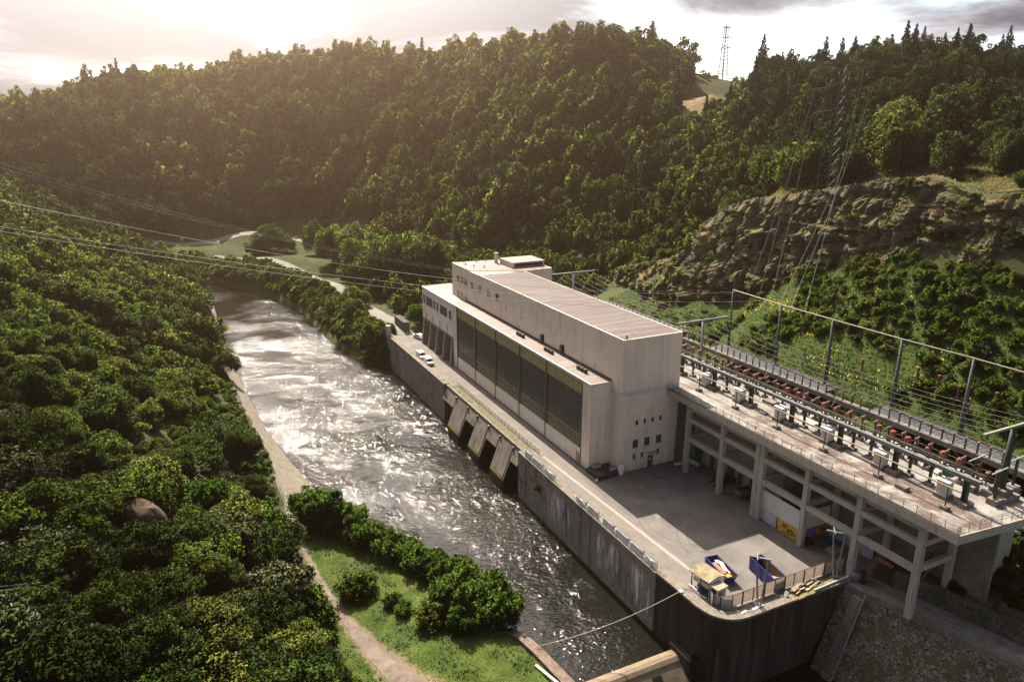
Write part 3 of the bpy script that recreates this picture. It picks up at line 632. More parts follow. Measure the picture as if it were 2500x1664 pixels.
# tailrace outlets
tw = thing('tailrace_wall', 'outlet front with broad battered piers between dark openings', 'outlet wall', (-7.5, 34, 0))
faces = [(40.75, 47.25), (29.0, 34.45), (16.85, 22.35)]
opens = [(47.95, 55.2), (35.2, 40.0), (23.1, 28.25), (13.0, 16.1)]
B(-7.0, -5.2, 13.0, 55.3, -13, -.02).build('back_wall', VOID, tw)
for a, b_ in faces:
    MB().extrude([(-7.0, -.02), (-7.15, -.02), (-10.05, -7.35), (-10.05, -7.8), (-7.0, -7.8)], 1, a, b_).build('pier', PIERM, tw)
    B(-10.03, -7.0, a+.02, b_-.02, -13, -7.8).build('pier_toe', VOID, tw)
    MB().extrude([(-9.82, -6.72), (-10.09, -7.33), (-10.09, -7.75), (-9.9, -7.4)], 1, a+.15, b_-.15).build('lichen_edge', LICHEN, tw)
for a, b_ in opens:
    MB().extrude([(-7.0, -.03), (-7.13, -.03), (-8.4, -3.2), (-8.1, -3.45), (-7.0, -3.45)], 1, a, b_).build('lintel', PIERM, tw)
    MB().extrude([(-8.32, -3.0), (-8.44, -3.22), (-8.3, -3.32), (-8.2, -3.1)], 1, a+.1, b_-.1).build('lichen_edge', LICHEN, tw)
for y in (47.6, 40.4, 34.82, 28.62, 22.73, 16.48):
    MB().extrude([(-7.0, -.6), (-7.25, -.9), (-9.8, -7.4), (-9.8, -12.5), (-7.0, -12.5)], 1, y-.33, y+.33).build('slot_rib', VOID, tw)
    MB().bar((-7.35, y-.12, -.75), (-10.0, y-.12, -7.5), .1).build('slot_rail', CONC, tw)
    B(-7.75, -7.1, y-.30, y+.30, -1.1, -.55).build('hoist_block', CONC_D, tw)
B(-7.35, -6.8, 12.95, 55.35, -.0, .14).build('coping', CAPSTONE, tw)
# weir
we = thing('weir', 'rounded mossy concrete weir with a square notch', 'weir', (-16, -38, -9))
prof = [(-36.4, -12.5), (-36.5, -9.6), (-36.7, -8.9), (-37.2, -8.45), (-37.9, -8.3), (-38.5, -8.4), (-39.0, -8.75), (-39.2, -9.0), (-41.6, -10.9), (-41.6, -13)]
MB().extrude([(y, z) for y, z in prof], 0, -27, -9.0).build('weir_body', WEIRM, we)
nb = MB(); nb.extrude([(-39.9, -9.35), (-40.6, -9.95), (-40.6, -9.6), (-39.9, -9.05)], 0, -14.3, -12.9); nb.build('notch', VOID, we)
tag(B(-9.05, -8.2, -41, -36.6, -13, -7.6).build('weir_abutment', BLACKWALL), 'dark concrete abutment joining weir and curved wall', 'abutment')
# stone slope south of the yard with its stair
ys_ = np.arange(-110, -44.6, .7); SX = np.zeros((16, len(ys_))); SY = SX.copy(); SZ = SX.copy()
for j, y in enumerate(ys_):
    e = float(xED(y))-.45
    for k in range(16):
        q_ = k/15; SX[k, j] = e-q_*6.6; SY[k, j] = y-q_*1.2; SZ[k, j] = -.75-12.2*q_+.12*mnoise.noise(Vector((k*.7, y*.6, 0)))
tag(grid_mesh('stone_slope', SX, SY, SZ, STONE), 'cobbled stone slope under the service road, patched with weeds', 'stone slope')
st = thing('stair', 'narrow steep stair with a metal handrail on the stone slope', 'stair', (13, -47.6, -5))
sb = MB()
for k in range(30):
    q_ = k/29; sb.box(14.2-q_*6-.18, 14.2-q_*6+.22, -48.0-q_*1.2, -46.5-q_*1.2, -1.0-11*q_, -.75-11*q_)
sb.build('steps', CONC_D, st)
MB().bar((14.6, -48.1, .1), (8.6, -49.3, -10.9), .12).build('handrail', STEEL, st)
for q_ in (0, .33, .66, 1): MB().bar((14.5-6*q_, -48.1-1.2*q_, -1-11*q_), (14.5-6*q_, -48.1-1.2*q_, .1-11*q_), .07).build('post', STEEL, st)
# retaining wall behind the ledge
rw = MB(); ryw = [-48.5, -53.3, -65.5, -100]
for i in range(3):
    a = [float(xED(v_))+3.9 for v_ in ryw[i:i+2]]
    rw.prism([(a[0], ryw[i]), (a[0]+.7, ryw[i]), (a[1]+.7, ryw[i+1]), (a[1], ryw[i+1])], -1, 2.7)
tag(rw.build('retaining_wall', STONE_D), 'dark rubble retaining wall beside the service road', 'wall')
lf = thing('ledge_railing', 'thin metal railing along the outer edge of the service road', 'railing', (17, -53, 0))
rp = [(float(xED(y_))-.3, y_) for y_ in (-45.6, -49, -53.3, -57.3, -61.4, -65.5, -72, -80, -90)]
for z in (.55, 1.05): MB().tube([(x, y_, z) for x, y_ in rp], .035, 5).build('rail', STEEL, lf)
for x, y_ in rp: MB().bar((x, y_, -.1), (x, y_, 1.08), .06).build('post', STEEL, lf)
# cliff
CP = [(112, 64, 67, 4, 10), (102, 64, 69, 6, 12.5), (92, 63, 69.5, 8, 17.5), (78, 63, 70, 10, 21), (66, 57.5, 69, 9, 24.5), (59, 56, 69, 9, 28), (54, 55.5, 70, 9, 36.5), (48, 55.5, 71, 9.5, 40.5), (41, 56.5, 71.5, 11, 43.3), (30, 59.5, 72.5, 15, 45.3),
      (20, 62, 73, 22, 47.2), (11, 62.5, 73, 26, 49), (4, 63, 73, 29, 50.6), (-7, 63, 73, 32.5, 52), (-11, 63.5, 73, 33, 51), (-16, 63.5, 73.5, 33, 49.3), (-28, 63.5, 74, 33.5, 51), (-45, 64, 75, 35, 52), (-75, 66, 76, 38, 54)]
cy = np.array([p[0] for p in CP])[::-1]; cc = [np.array([p[k] for p in CP])[::-1] for k in (1, 2, 3, 4)]
uu = np.arange(-72, 111, .5); nv = 86; CX = np.zeros((len(uu), nv)); CY = CX.copy(); CZ = CX.copy()
for i, u in enumerate(uu):
    xb, xt, zb, zt = [float(np.interp(u, cy, c_)) for c_ in cc]
    for j in range(nv):
        q_ = j/(nv-16-1)
        if q_ <= 1:
            z = zb-1.5+(zt-zb+1.5)*q_; x = xb+3.2+(xt-xb-3.2)*q_**1.6
            p = Vector((u*.11, z*.16, 0)); big = mnoise.noise(p)*2.2+mnoise.noise(p*2.3+Vector((5, 0, 0)))*1.5
            zz_ = z+1.1*mnoise.noise(Vector((u*.13, z*.1, 2.)))
            vd = lambda a, b_, o_: mnoise.cell(mnoise.voronoi(Vector((a, b_, o_)))[1][0]*37.7); led = mnoise.cell(Vector((u*.11+.3*mnoise.noise(Vector((z*.2, u*.05, 0))), zz_*.3, 1)))*2.0+mnoise.cell(Vector((u*.3+.3*mnoise.noise(Vector((z*.3, u*.1, 0))), zz_*.8, 4)))*1.3+mnoise.cell(Vector((u*.75, zz_*1.9, 6)))*.55
            crack = 1.6*max(0, abs(mnoise.noise(Vector((u*.28, z*.05, 9))))*-4+1)
            fade = min(1, q_*4, (1-q_)*5+.25)
            dx = (big*.8+led*.55-.6+crack*1.2)*fade; dz = 0
        else:
            e_ = (j-(nv-16-1))/15; x = xt+e_*14; z = zt-.6*e_-1.8*e_*e_+.9*mnoise.noise(Vector((u*.2, x*.2, 3)))*min(1, e_*3); dx = mnoise.noise(Vector((u*.3, 1, 1)))*.6*(1-e_)
        CX[i, j] = x+dx; CY[i, j] = u+mnoise.noise(Vector((u*.3, z*.3, 7)))*.5; CZ[i, j] = z
cl = grid_mesh('rock_cliff', CX[:, ::-1], CY[:, ::-1], CZ[:, ::-1], ROCK, smooth=False)
tag(cl, 'weathered layered rock cliff behind the switchyard', 'cliff')
# ------------------------------------------------------------------ powerhouse
TX0, TX1, TY0, TY1, TH = 4.43, 17.31, -3.18, 79.9, 25.45
ph = thing('powerhouse', 'long pinkish powerhouse with a tall block and a glazed turbine hall in front', 'building', (8, 35, 0))
# tall block
MB().box(TX0, TX1, TY0, 61.5, 15.0, TH).build('upper_wall', PLASTER, ph)
MB().box(TX0-.06, TX1-.03, TY0-.10, 79.9, -.5, 14.95).build('lower_wall', PLASTER, ph)
bd = MB()
for k in range(3): bd.box(TX0-.045+.001*k, TX1-.02, TY0-.07-.03*(k % 2), 40, 14.951+.3*k, 15.19+.3*k)
bd.build('string_course', FLASH, ph)
# roof of the tall block, sheet metal with ribs, framed by a low parapet
rf = B(TX0+.25, TX1-.2, TY0+.25, 61.3, TH, TH+.08).build('roof', ROOF, ph)
rb = MB()
for k in range(int(64/.62)):
    y = TY0+.5+k*.62
    if y < 61: rb.box(TX0+.3, TX1-.25, y-.03, y+.03, TH+.081, TH+.125)
rb.build('roof_seam', ROOF, rf)
pa = MB(); pa.box(TX0, TX0+.24, TY0, 61.4, TH+.001, TH+.16); pa.box(TX1-.19, TX1, TY0, 61.4, TH+.001, TH+.16); pa.box(TX0+.241, TX1-.191, TY0, TY0+.24, TH+.002, TH+.162)
pa.build('roof_edge', PLASTER_W, rf)
B(TX0+.9, TX0+1.15, TY0+.5, TY0+.75, TH+.1, TH+.75).build('vent_pipe', STEEL_D, rf)
# tower
tower = MB(); poly = [(TX0, 67.4), (16.6, 60.8), (25.6, 61.2), (25.4, 77.5), (TX0, 79.9)]
tower = MB().prism(poly, 8, 25.75).build('tower_wall', PLASTER, ph)
MB().prism([(TX0, 61.35), (16.6, 60.9), (16.6, 60.7), (TX0, 61.3)], 15, 25.4).build('tower_filler', PLASTER, ph)
MB().box(TX0+.001, 16.5, 61.501, 68.5, 15, TH+.05).build('tower_link', PLASTER, ph)
tr = MB().prism([(4.9, 68.0), (16.5, 61.4), (25.1, 61.7), (25.0, 77.0), (4.9, 79.3)], 25.751, 25.86).build('tower_roof', ROOF_T, ph)
ts = MB()
for k in range(26):
    x = 5.2+k*.75; ts.bar((x, 68-(x-4.9)*.5 if x < 16.5 else 61.8, 25.88), (x+.3, 78.8-(x-5)*.1, 25.88), .06, .06)
ts.build('roof_seam', ROOF_T, tr)
mp = MB(); mp.box(15.6, 25.0, 64.5, 72.5, 25.87, 27.15); pent = mp.build('penthouse', PLASTER, ph)
MB().box(15.4, 25.2, 64.3, 72.7, 27.151, 27.3).build('penthouse_roof', ROOF_T, pent)
B(16.2, 24.6, 64.4, 64.49, 26.1, 26.9).build('penthouse_louver', GUTTER, pent)
B(14.6, 15.4, 73.2, 74.0, 25.87, 28.4).build('chimney', PLASTER, tr)
B(14.45, 15.55, 73.05, 74.15, 28.401, 28.6).build('chimney_cap', CONC, tr)
for x, y in ((7, 77.6), (10.5, 77), (13, 76.6), (18.5, 76.4), (22, 76), (7, 70.5), (6, 73.8), (9, 68.2), (21, 73.5)): B(x, x+.22, y, y+.22, 25.86, 26.5).build('vent_pipe', STEEL_D, tr)
def window(x0, x1, z0, z1, plane, pos, parent=ph, glass=WGLASS, frame=FRAME_G, nx=2, nz=1, sill=True, name='window'):
    """window on a wall facing -y (plane 'y') or -x (plane 'x'); x0..x1 runs along the wall"""
    W = lambda mb, a, b, c, d, p, q: mb.box(a, b, pos-q, pos-p, c, d) if plane == 'y' else mb.box(pos-q, pos-p, a, b, c, d)
    g = W(MB(), x0, x1, z0, z1, -.02, .015).build(name, glass, parent)
    fm = MB(); wd = .07
    W(fm, x0, x0+wd, z0, z1, .016, .05); W(fm, x1-wd, x1, z0, z1, .016, .05); W(fm, x0+wd, x1-wd, z0, z0+wd, .016, .05); W(fm, x0+wd, x1-wd, z1-wd, z1, .016, .05)
    for k in range(1, nx): c_ = x0+(x1-x0)*k/nx; W(fm, c_-.03, c_+.03, z0+wd, z1-wd, .016, .045)
    for k in range(1, nz): c_ = z0+(z1-z0)*k/nz; W(fm, x0+wd, x1-wd, c_-.03, c_+.03, .016, .04)
    fm.build('frame', frame, g)
    if sill: W(MB(), x0-.1, x1+.1, z0-.1, z0, -.01, .14).build('sill', CONC, g)
    return g
NY = TY0-.10
for k in range(4): window(7.75+k*1.78, 8.3+k*1.78, 9.0, 9.95, 'y', NY, nx=1, sill=False)
for k in range(3): window(7.35+k*2.65, 8.5+k*2.65, 4.5, 6.1, 'y', NY, nx=2)
for a in (7.5, 9.3, 12.9): window(a, a+.62, 2.3, 3.3, 'y', NY, nx=2, nz=2, frame=FRAME_G)
dr = B(11.0, 12.05, NY-.06, NY+.02, 0, 2.25).build('door', GREEN, ph)
fm = MB(); fm.box(10.9, 11.0, NY-.09, NY+.02, 0, 2.35); fm.box(12.05, 12.15, NY-.09, NY+.02, 0, 2.35); fm.box(11.0, 12.05, NY-.09, NY+.02, 2.251, 2.35); fm.build('door_frame', FRAME_G, dr)
B(11.1, 11.18, NY-.11, NY-.061, 1.0, 1.12).build('handle', STEEL, dr); B(11.35, 11.6, NY-.075, NY-.061, 1.35, 1.75).build('door_notice', WHITE, dr)
B(10.7, 12.5, NY-.7, NY, 2.9, 3.0).build('door_canopy', CONC, dr)
for yb, zb, x in ((69.4, 21.5, 0), (69.4, 17.4, 1)):
    for k in range(3): window(69.1+k*2.65, 70.8+k*2.65, zb, zb+1.45, 'x', TX0, nx=2, sill=True)
for k, y in enumerate((65.6, 60.3, 55.2, 50.0)):
    vt = MB().box(TX0-.06, TX0+.02, y-.85, y+.85, 22.0, 23.05).build('wall_vent', PANELW if k < 3 else STEEL_D, ph)
    sl = MB()
    for j in range(5): sl.box(TX0-.09, TX0-.061, y-.8, y+.8, 22.08+j*.2, 22.14+j*.2)
    for j in range(4): sl.box(TX0-.1, TX0-.02, y-.7+j*.4, y-.6+j*.4, 21.35, 21.6)
    sl.build('vent_slat', STEEL_D, vt)
for y in (26.55, 17.95):
    d_ = B(TX0-.05, TX0+.02, y-.5, y+.5, 17.1, 19.0).build('roof_door', VOID, ph)
    B(TX0-.6, TX0-.051, y+.42, y+.5, 17.1, 19.0).build('door_leaf', FRAME_G, d_)
for y, z in ((36.5, 20.1), (45, 20.5), (5.5, 18.3), (38, 17.9), (57, 19)): B(TX0-.14, TX0, y, y+.22, z, z+.22).build('wall_lamp', STEEL_D, ph)
# turbine hall
HL, HH = 68.4, 17.0
hall = MB(); hall.box(0, TX0-.061, 0, HL, 16.55, 16.9)        # top beam
hall.box(0, TX0-.061, 0, 2.72, -.5, 16.549); hall.box(0, TX0-.061, 66.0, HL, -.5, 16.549)
hall.box(.32, TX0-.061, 2.721, 65.999, -.5, 16.549)
hall.build('hall_wall', PLASTER, ph)
B(-.02, TX0-.062, -.02, -.001, 13.9, 13.95).build('wall_groove', CONC, ph)
B(0.15, TX0-.3, .1, HL-.1, 16.901, 17.02).build('hall_roof', ROOF, ph)
fl = MB()
for k in range(22): a = k*HL/22; fl.box(-.10, .15+.12*(k % 2), a+.02, a+HL/22-.02, 16.62+.008*(k % 3), 17.06+.02*(k % 2))
fl.build('roof_flashing', FLASH, ph); B(.16, TX0-.07, -.06, .1, 16.7, 17.07).build('end_flashing', FLASH, ph)
B(TX0-.3, TX0-.061, .1, 69.5, 16.95, 17.45).build('gutter', GUTTER, ph)
for y in (7.4, 20.5, 33.6):
    for k in range(3): B(2.15, 2.85, y-1.6+k*1.2, y-.95+k*1.2, 17.02, 17.75).build('roof_fan', GUTTER, ph)
muly = [2.9, 15.3+1.6, 29.1, 41.6, 53.6, 65.5]
MYS = [2.9, 17.0, 29.1, 41.6, 53.6, 65.6]
for k in range(5):
    a, b_ = MYS[k]+.16, MYS[k+1]-.16
    B(.02, .319, a, b_, -.4, 3.2).build('plinth', PLASTER_W, ph)
    wl_ = MB()
    B(.20, .316, a, b_, 5.86, 14.0).build('glazing', CORR, ph)
    gb = MB(); n = 22
    for j in range(1, n): y = a+(b_-a)*j/n; gb.box(.155, .199, y-.035, y+.035, 5.86, 14.0)
    for z in (8.6, 11.3): gb.box(.16, .198, a, b_, z, z+.05)
    gb.build('glazing_bar', STEEL_D, ph)
    B(.22, .318, a, b_, 3.21, 5.85).build('lower_window', DGLASS, ph)
    lb = MB(); lb.box(.10, .218, a, b_, 3.201, 3.36); lb.box(.12, .218, a, b_, 5.7, 5.855)
    for j in range(17): y = a+(b_-a)*j/16; lb.box(.13, .217, y-.07, y+.07, 3.361, 5.699)
    for z in (4.1, 4.9): lb.box(.15, .215, a, b_, z, z+.07)
    lb.build('window_grid', FRAME_G, ph)
    B(.18, .317, a, b_, 14.01, 16.54).build('louver_band', YELLOW, ph)
    lv = MB()
    for j in range(9): y = a+(b_-a)*j/8; lv.box(.10, .179, y-.05, y+.05, 14.02, 16.53)
    for j in range(9): lv.box(.13, .178, a, b_, 14.15+j*.27, 14.21+j*.27)
    lv.build('louver', OLIVE if 0 else YELLOW, ph)
for y in MYS: B(-.06, .20, y-.15, y+.15, 0, 16.6).build('mullion', OLIVE, ph)
B(-.05, .31, 3.3, 4.5, 0, 2.25).build('hall_door', FRAME_G, ph)
for y in MYS[1:5]: B(-.2, -.06, y-.08, y+.08, 0, 15).build('downpipe', OLIVE, ph) if 0 else None
B(-.35, -.02, 0, 66, 0, .12).build('drain_channel', GUTTER, ph)
# annex on granite piers
an = MB(); an.box(-.02, 9, HL+.35, 93, 7.9, 16.8); an.build('annex_wall', PLASTER_W, ph)
B(.1, 9.2, HL+.4, 92.9, 16.801, 16.93).build('annex_roof', ROOF_T, ph)
fl = MB(); fl.box(-.15, .09, HL+.2, 93.15, 16.5, 17.0); fl.box(-.15, 9, 93.0, 93.18, 16.5, 17.0); fl.build('annex_flashing', FLASH, ph)
B(-.12, .9, HL+.3, 93.05, 7.4, 7.899).build('annex_beam', GRANITE, ph)
for y in (69.2, 74.9, 80.6, 86.3, 91.9): MB().extrude([(-1.05, -.4), (-.1, 7.39), (3.6, 7.39), (3.6, -.4)], 1, y-.55, y+.55).build('pier', GRANITE, ph)
B(3.7, 4.3, HL+.4, 92.8, -.4, 7.39).build('undercroft_wall', GRANITE, ph)
for a, b_, nx in ((84.3, 89.6, 4), (72.7, 78.2, 4)): window(a, b_, 12.4, 14.75, 'x', -.02, nx=nx, frame=GUTTER)
for a, w_ in ((90.6, 1.5), (82.0, 1.3), (79.5, 1.3), (69.6, 1.7)): window(a, a+w_, 12.4, 14.75, 'x', -.02, nx=1, glass=DGLASS, frame=GRANITE)
for y in (89.8, 84.2, 78.5, 72.9): B(-.1, -.019, y-.1, y+.1, 8.0, 10.0).build('drain_slit', GUTTER, ph)
# low platform at the hall's near corner, with its planters
pl = thing('loading_platform', 'black low platform at the corner of the powerhouse', 'platform', (1.6, -2.2, 0))
B(-.5, 4.25, -4.1, -.02, 0, .75).build('platform_slab', mk('bitumen', [(.025, .023, .022), (.05, .047, .045)], 1, rough=.8), pl)
for x, y, n in ((.6, -1.0, 'left'), (3.0, -3.0, 'right')):
    p_ = thing('planter', 'stone trough on the %s of the black platform' % ('wall side' if n == 'left' else 'yard side'), 'planter', (x, y, .75), 'troughs on the platform')
    B(x, x+1.5, y, y+.55, .75, 1.3).build('trough', CONC, p_); B(x+.08, x+1.42, y+.08, y+.47, 1.301, 1.34).build('soil', CONC_D, p_)
tag(B(4.05, 5.0, -4.15, -3.75, 0.02, 1.85).build('electric_cabinet', WHITE, bevel=.03), 'white cabinet standing against the powerhouse corner', 'cabinet')
tag(MB().lathe([(.2, 0), (.24, .4), (.26, .42)], 12, (-.9, -4.3, .02)).build('bucket', YBUCKET), 'yellow bucket beside the black platform', 'bucket')
for k, (x, y) in enumerate([(5.4, -9.3), (5.3, -10.6), (8.4, -10.6), (1.5, -14.1), (3.9, -15.8), (4.1, -5.4)]):
    tag(MB().lathe([(.55, 0), (.55, .012), (.5, .016)], 18, (x, y, .002)).build('manhole_cover', CONC_D),
        ['round manhole cover nearest the green door, of a pair', 'manhole cover touching the pair nearest the platform side', 'manhole cover in front of the garage columns', 'manhole cover nearest the lane, in the shade', 'manhole cover beside the lane cover', 'manhole cover close to the black platform'][k], 'manhole cover', 'manhole covers in the yard')
tag(B(1.1, 2.0, -19.4, -18.7, .002, .02).build('drain_grate', CONC_D), 'square drain grate at the shadow edge', 'drain grate')
tag(MB().tube([(9.5, -6.6, .02), (10.5, -8, .02), (11.5, -10.2, .02)], .05, 5).build('hose', RUBBER), 'dark hose lying on the yard near the green door', 'hose')

TYRE = mk('tyre_mark', [(.085, .076, .07), (.12, .108, .098)], 2, rough=.9)
tm_ = MB()
for cx_, cy_, rr_, a0, a1 in ((6, -22, 7.5, 2.6, 4.4), (6.4, -22.4, 9.1, 2.7, 4.5), (1.5, -9, 6, 4.0, 5.4), (9, -30, 8, 1.7, 3.0), (9, -30, 9.5, 1.75, 3.1)):
    n_ = 24
    vs = []
    for k in range(n_+1):
        a = a0+(a1-a0)*k/n_; w_ = .07+.03*math.sin(k*1.7)
        vs += [(cx_+(rr_-w_)*math.cos(a), cy_+(rr_-w_)*math.sin(a), .0045), (cx_+(rr_+w_)*math.cos(a), cy_+(rr_+w_)*math.sin(a), .0045)]
    tm_.add(vs, [(2*k, 2*k+1, 2*k+3, 2*k+2)[::-1] for k in range(n_)])
tag(tm_.build('tyre_marks', TYRE), 'dark curved tyre marks on the yard paving', kind='structure')
# ------------------------------------------------------------------ switchyard deck
dk = thing('switchyard_deck', 'raised concrete deck carrying the switchyard on tall columns', 'deck', (22, -28, 0))
DY0, DY1, DZ = -58.4, 78, 15.0
MB().prism([(14.5, DY0), (31.2, DY0-1.5), (31.2, DY1), (17.4, DY1), (17.4, -3.0), (14.5, -3.0)], 13.9, DZ).build('slab', DECKTOP, dk)
ed = MB(); ed.prism([(14.38, DY0-.1), (14.499, DY0-.09), (14.499, -3.3), (14.38, -3.3)], 13.85, 15.06); ed.prism([(14.38, DY0-.12), (31.3, DY0-1.62), (31.3, DY0-1.51), (14.5, DY0-.011)], 13.85, 15.06)
ed.build('fascia', CONC, dk)
MB().box(14.40, 14.75, DY0, -3.1, 15.061, 15.15).build('edge_strip', GUTTER, dk)
CYS = [-7.68, -16.74, -25.8, -34.87, -43.9, -53.0]
def frame_col(x, y, w=.8, z1=13.88):
    B(x-w/2, x+w/2, y-w/2, y+w/2, -.3, z1).build('column', CONC, dk)
for i, y in enumerate(CYS):
    if i == 2: frame_col(16.1, y-.55, .85); frame_col(16.1, y+.42, .85)
    else: frame_col(16.1, y-.4)
    frame_col(23.0, y-.4, .75)
    for z0, z1 in ((6.6, 7.4), (10.3, 11.1)): B(16.501, 22.62, y-.7, y-.1, z0, z1).build('cross_beam', CONC, dk)
    lad = MB(); lad.tube([(15.6, y-.5, 2.2), (15.6, y-.5, 4.6)], .05, 5); lad.tube([(15.6, y-.1, 2.2), (15.6, y-.1, 4.6)], .05, 5); lad.build('conduit', WHITE_D, dk)
for i in range(5):
    a, b_ = CYS[i+1]+.01+(.41 if i == 1 else 0), CYS[i]-.81-(.17 if i == 2 else 0)
    for z0, z1, n in ((6.4, 7.25, 'tie_beam'), (10.2, 11.0, 'tie_beam')): B(15.75, 16.45, a, b_, z0, z1).build(n, CONC, dk)
    B(16.2, 16.5, a, b_, 12.2, 13.89).build('upright_panel', CONC, dk)
    B(22.7, 23.3, a, b_, 10.2, 13.5).build('inner_panel', CONC_D, dk)
    MB().tube([(20, a+4, 11.8), (20, a+4.05, 11.8)], .1, 6) if 0 else None
GARAGE = mk('garage_plaster', [(.3, .27, .235), (.38, .34, .3)], .5, (1, 1, .4), rough=.9)
B(21.6, 22.2, -26.2, -3.4, -.3, 9.8).build('garage_wall', GARAGE, dk)
B(23.9, 24.4, -58, -26.2, -.3, 13.88).build('rear_wall', CONC_D, dk)
B(20.9, 23.8, -26.6, -26.25, -.3, 13.88).build('garage_end_wall', GARAGE, dk)
B(17.4, 31, -3.0, -2.6, -.3, 13.88).build('building_side_wall', CONC_D, dk)
for y0, y1, z1 in ((-14.9, -13.2, 2.9), (-9.7, -8.5, 2.6), (-17.0, -15.8, 2.2), (-20.2, -18.8, 2.6), (-6.4, -4.0, 3.2)):
    d_ = B(21.52, 21.6, y0, y1, 0, z1).build('garage_door', GREEN, dk); B(21.47, 21.52, y0-.12, y0, 0, z1+.1).build('frame', FRAME_G, d_)
B(21.54, 21.6, -12.3, -11.6, 1.6, 2.6).build('garage_window', WGLASS, dk)
B(16.35, 16.5, -34.4, -26.65, 2.15, 5.35).build('wind_screen', WHITE_D, dk)
B(16.8, 22.6, -34.65, -34.5, 2.0, 5.0).build('wind_screen', WHITE_D, dk)
pr = MB(); pr.prism([(26.6, -56.3), (30.8, -56.3), (30.8, -52.8), (26.6, -52.8)], -1, 13.88); pr.build('abutment_pier', CONC, dk)
br = MB(); pts = [(30.8+q*1.2, -54.5-q*1.0, 9.3+1.6*math.sin(q/11*math.pi)) for q in range(12)]
for i in range(11):
    p, q_ = pts[i], pts[i+1]; br.prism([(p[0], p[1]-1), (p[0], p[1]+1), (q_[0], q_[1]+1), (q_[0], q_[1]-1)], [p[2], p[2], q_[2], q_[2]], [p[2]+.4, p[2]+.4, q_[2]+.4, q_[2]+.4])
fb = thing('footbridge', 'small arched footbridge running from the deck abutment into the trees', 'footbridge', (34, -57, 9)); br.build('deck_arch', CONC, fb)
for s_ in (-.95, .95):
    for z in (.9, 1.4): MB().tube([(p[0], p[1]+s_, p[2]+z) for p in pts], .035, 5).build('rail', STEEL_D, fb)
# railing round the deck edge
rl = thing('deck_railing', 'thin two-bar railing along the edge of the switchyard deck', 'railing', (15, -30, DZ))
edge = [(14.62, -3.4+-k*1.835) for k in range(31)]
for z in (.45, .85, 1.15): MB().tube([(x, y, DZ+.15+z) for x, y in edge], .028, 5).build('rail', STEEL, rl)
for x, y in edge: MB().bar((x, y, DZ+.06), (x, y, DZ+1.32), .06).build('post', STEEL, rl)
e2 = [(14.62+k*1.83, -58.2-k*.165) for k in range(10)]
for z in (.45, .85, 1.15): MB().tube([(x, y, DZ+.15+z) for x, y in e2], .028, 5).build('rail', STEEL, rl)
for x, y in e2: MB().bar((x, y, DZ+.001), (x, y, DZ+1.32), .06).build('post', STEEL, rl)

# posters under the wind screens
def poster_mat(name, cols, sc):
    return mk(name, cols, sc*2.2, (1, 1, 1.7), rough=.5, lo=.3, hi=.7, detail=4)
PO_M = [mk('picture_dark', [(.05, .025, .012), (.3, .13, .02)], 1.5, rough=.5), mk('picture_white', [(.5, .5, .5), (.6, .6, .62)], 1.5, rough=.5)]
PO = [('photo poster of white buildings fixed below the pale screen', (-30.1, -26.7), [(.07, .09, .03), (.5, .5, .52), (.35, .38, .45), (.6, .6, .62)], .55),
      ('yellow photo poster fixed below the pale screen, next to the corner column', (-34.3, -30.3), [(.02, .012, .01), (.5, .27, .02), (.7, .5, .06), (.05, .03, .02)], .5)]
for lab, (a, b_), cols, sc in PO: 
    p_ = thing('poster', lab, 'poster', (16.4, (a+b_)/2, 0), 'posters under the deck')
    B(16.36, 16.46, a, b_, .1, 2.1).build('print', poster_mat('print', cols, sc), p_)
    q_ = random.Random(int(abs(a)*10))
    for w_ in range(7): y_ = a+.2+q_.random()*(b_-a-1.2); z_ = .3+q_.random()*1.0; B(16.352-.001*w_, 16.36, y_, y_+.3+q_.random()*.7, z_, z_+.15+q_.random()*.5).build('picture', PO_M[0] if a < -30.15 else PO_M[1], p_)
    f_ = MB(); f_.box(16.33, 16.48, a-.06, a-.001, .05, 2.14); f_.box(16.33, 16.48, b_+.001, b_+.06, .05, 2.14); f_.build('frame', STEEL_D, p_)
for lab, x0, x1, cols in (('blue and violet photo poster beside the corner column', 17.2, 19.8, [(.05, .06, .16), (.12, .16, .34), (.3, .2, .3)]), ('dark orange photo poster on the cross screen, beside the violet one', 19.95, 22.5, [(.03, .015, .01), (.35, .14, .02), (.55, .3, .04)])):
    p_ = thing('poster', lab, 'poster', ((x0+x1)/2, -34.6, 0), 'posters under the deck')
    B(x0, x1, -34.72, -34.66, .1, 1.95).build('print', poster_mat('print', cols, .5), p_)
p_ = thing('poster', 'long pale landscape poster behind the blue barrel', 'poster', (22, -38, 0), 'posters under the deck')
B(22.3, 22.45, -43, -35.2, .1, 2.6).build('print', poster_mat('print', [(.06, .09, .02), (.4, .42, .5), (.5, .53, .62)], .3), p_)
p_ = thing('poster', 'red and orange photo poster behind the fifth column', 'poster', (18.5, -45.6, 0), 'posters under the deck')
B(21.4, 21.52, -46.9, -44.6, .1, 2.0).build('print', poster_mat('print', [(.25, .24, .3), (.28, .25, .3), (.34, .07, .03), (.4, .14, .05), (.3, .28, .3)], .6), p_)

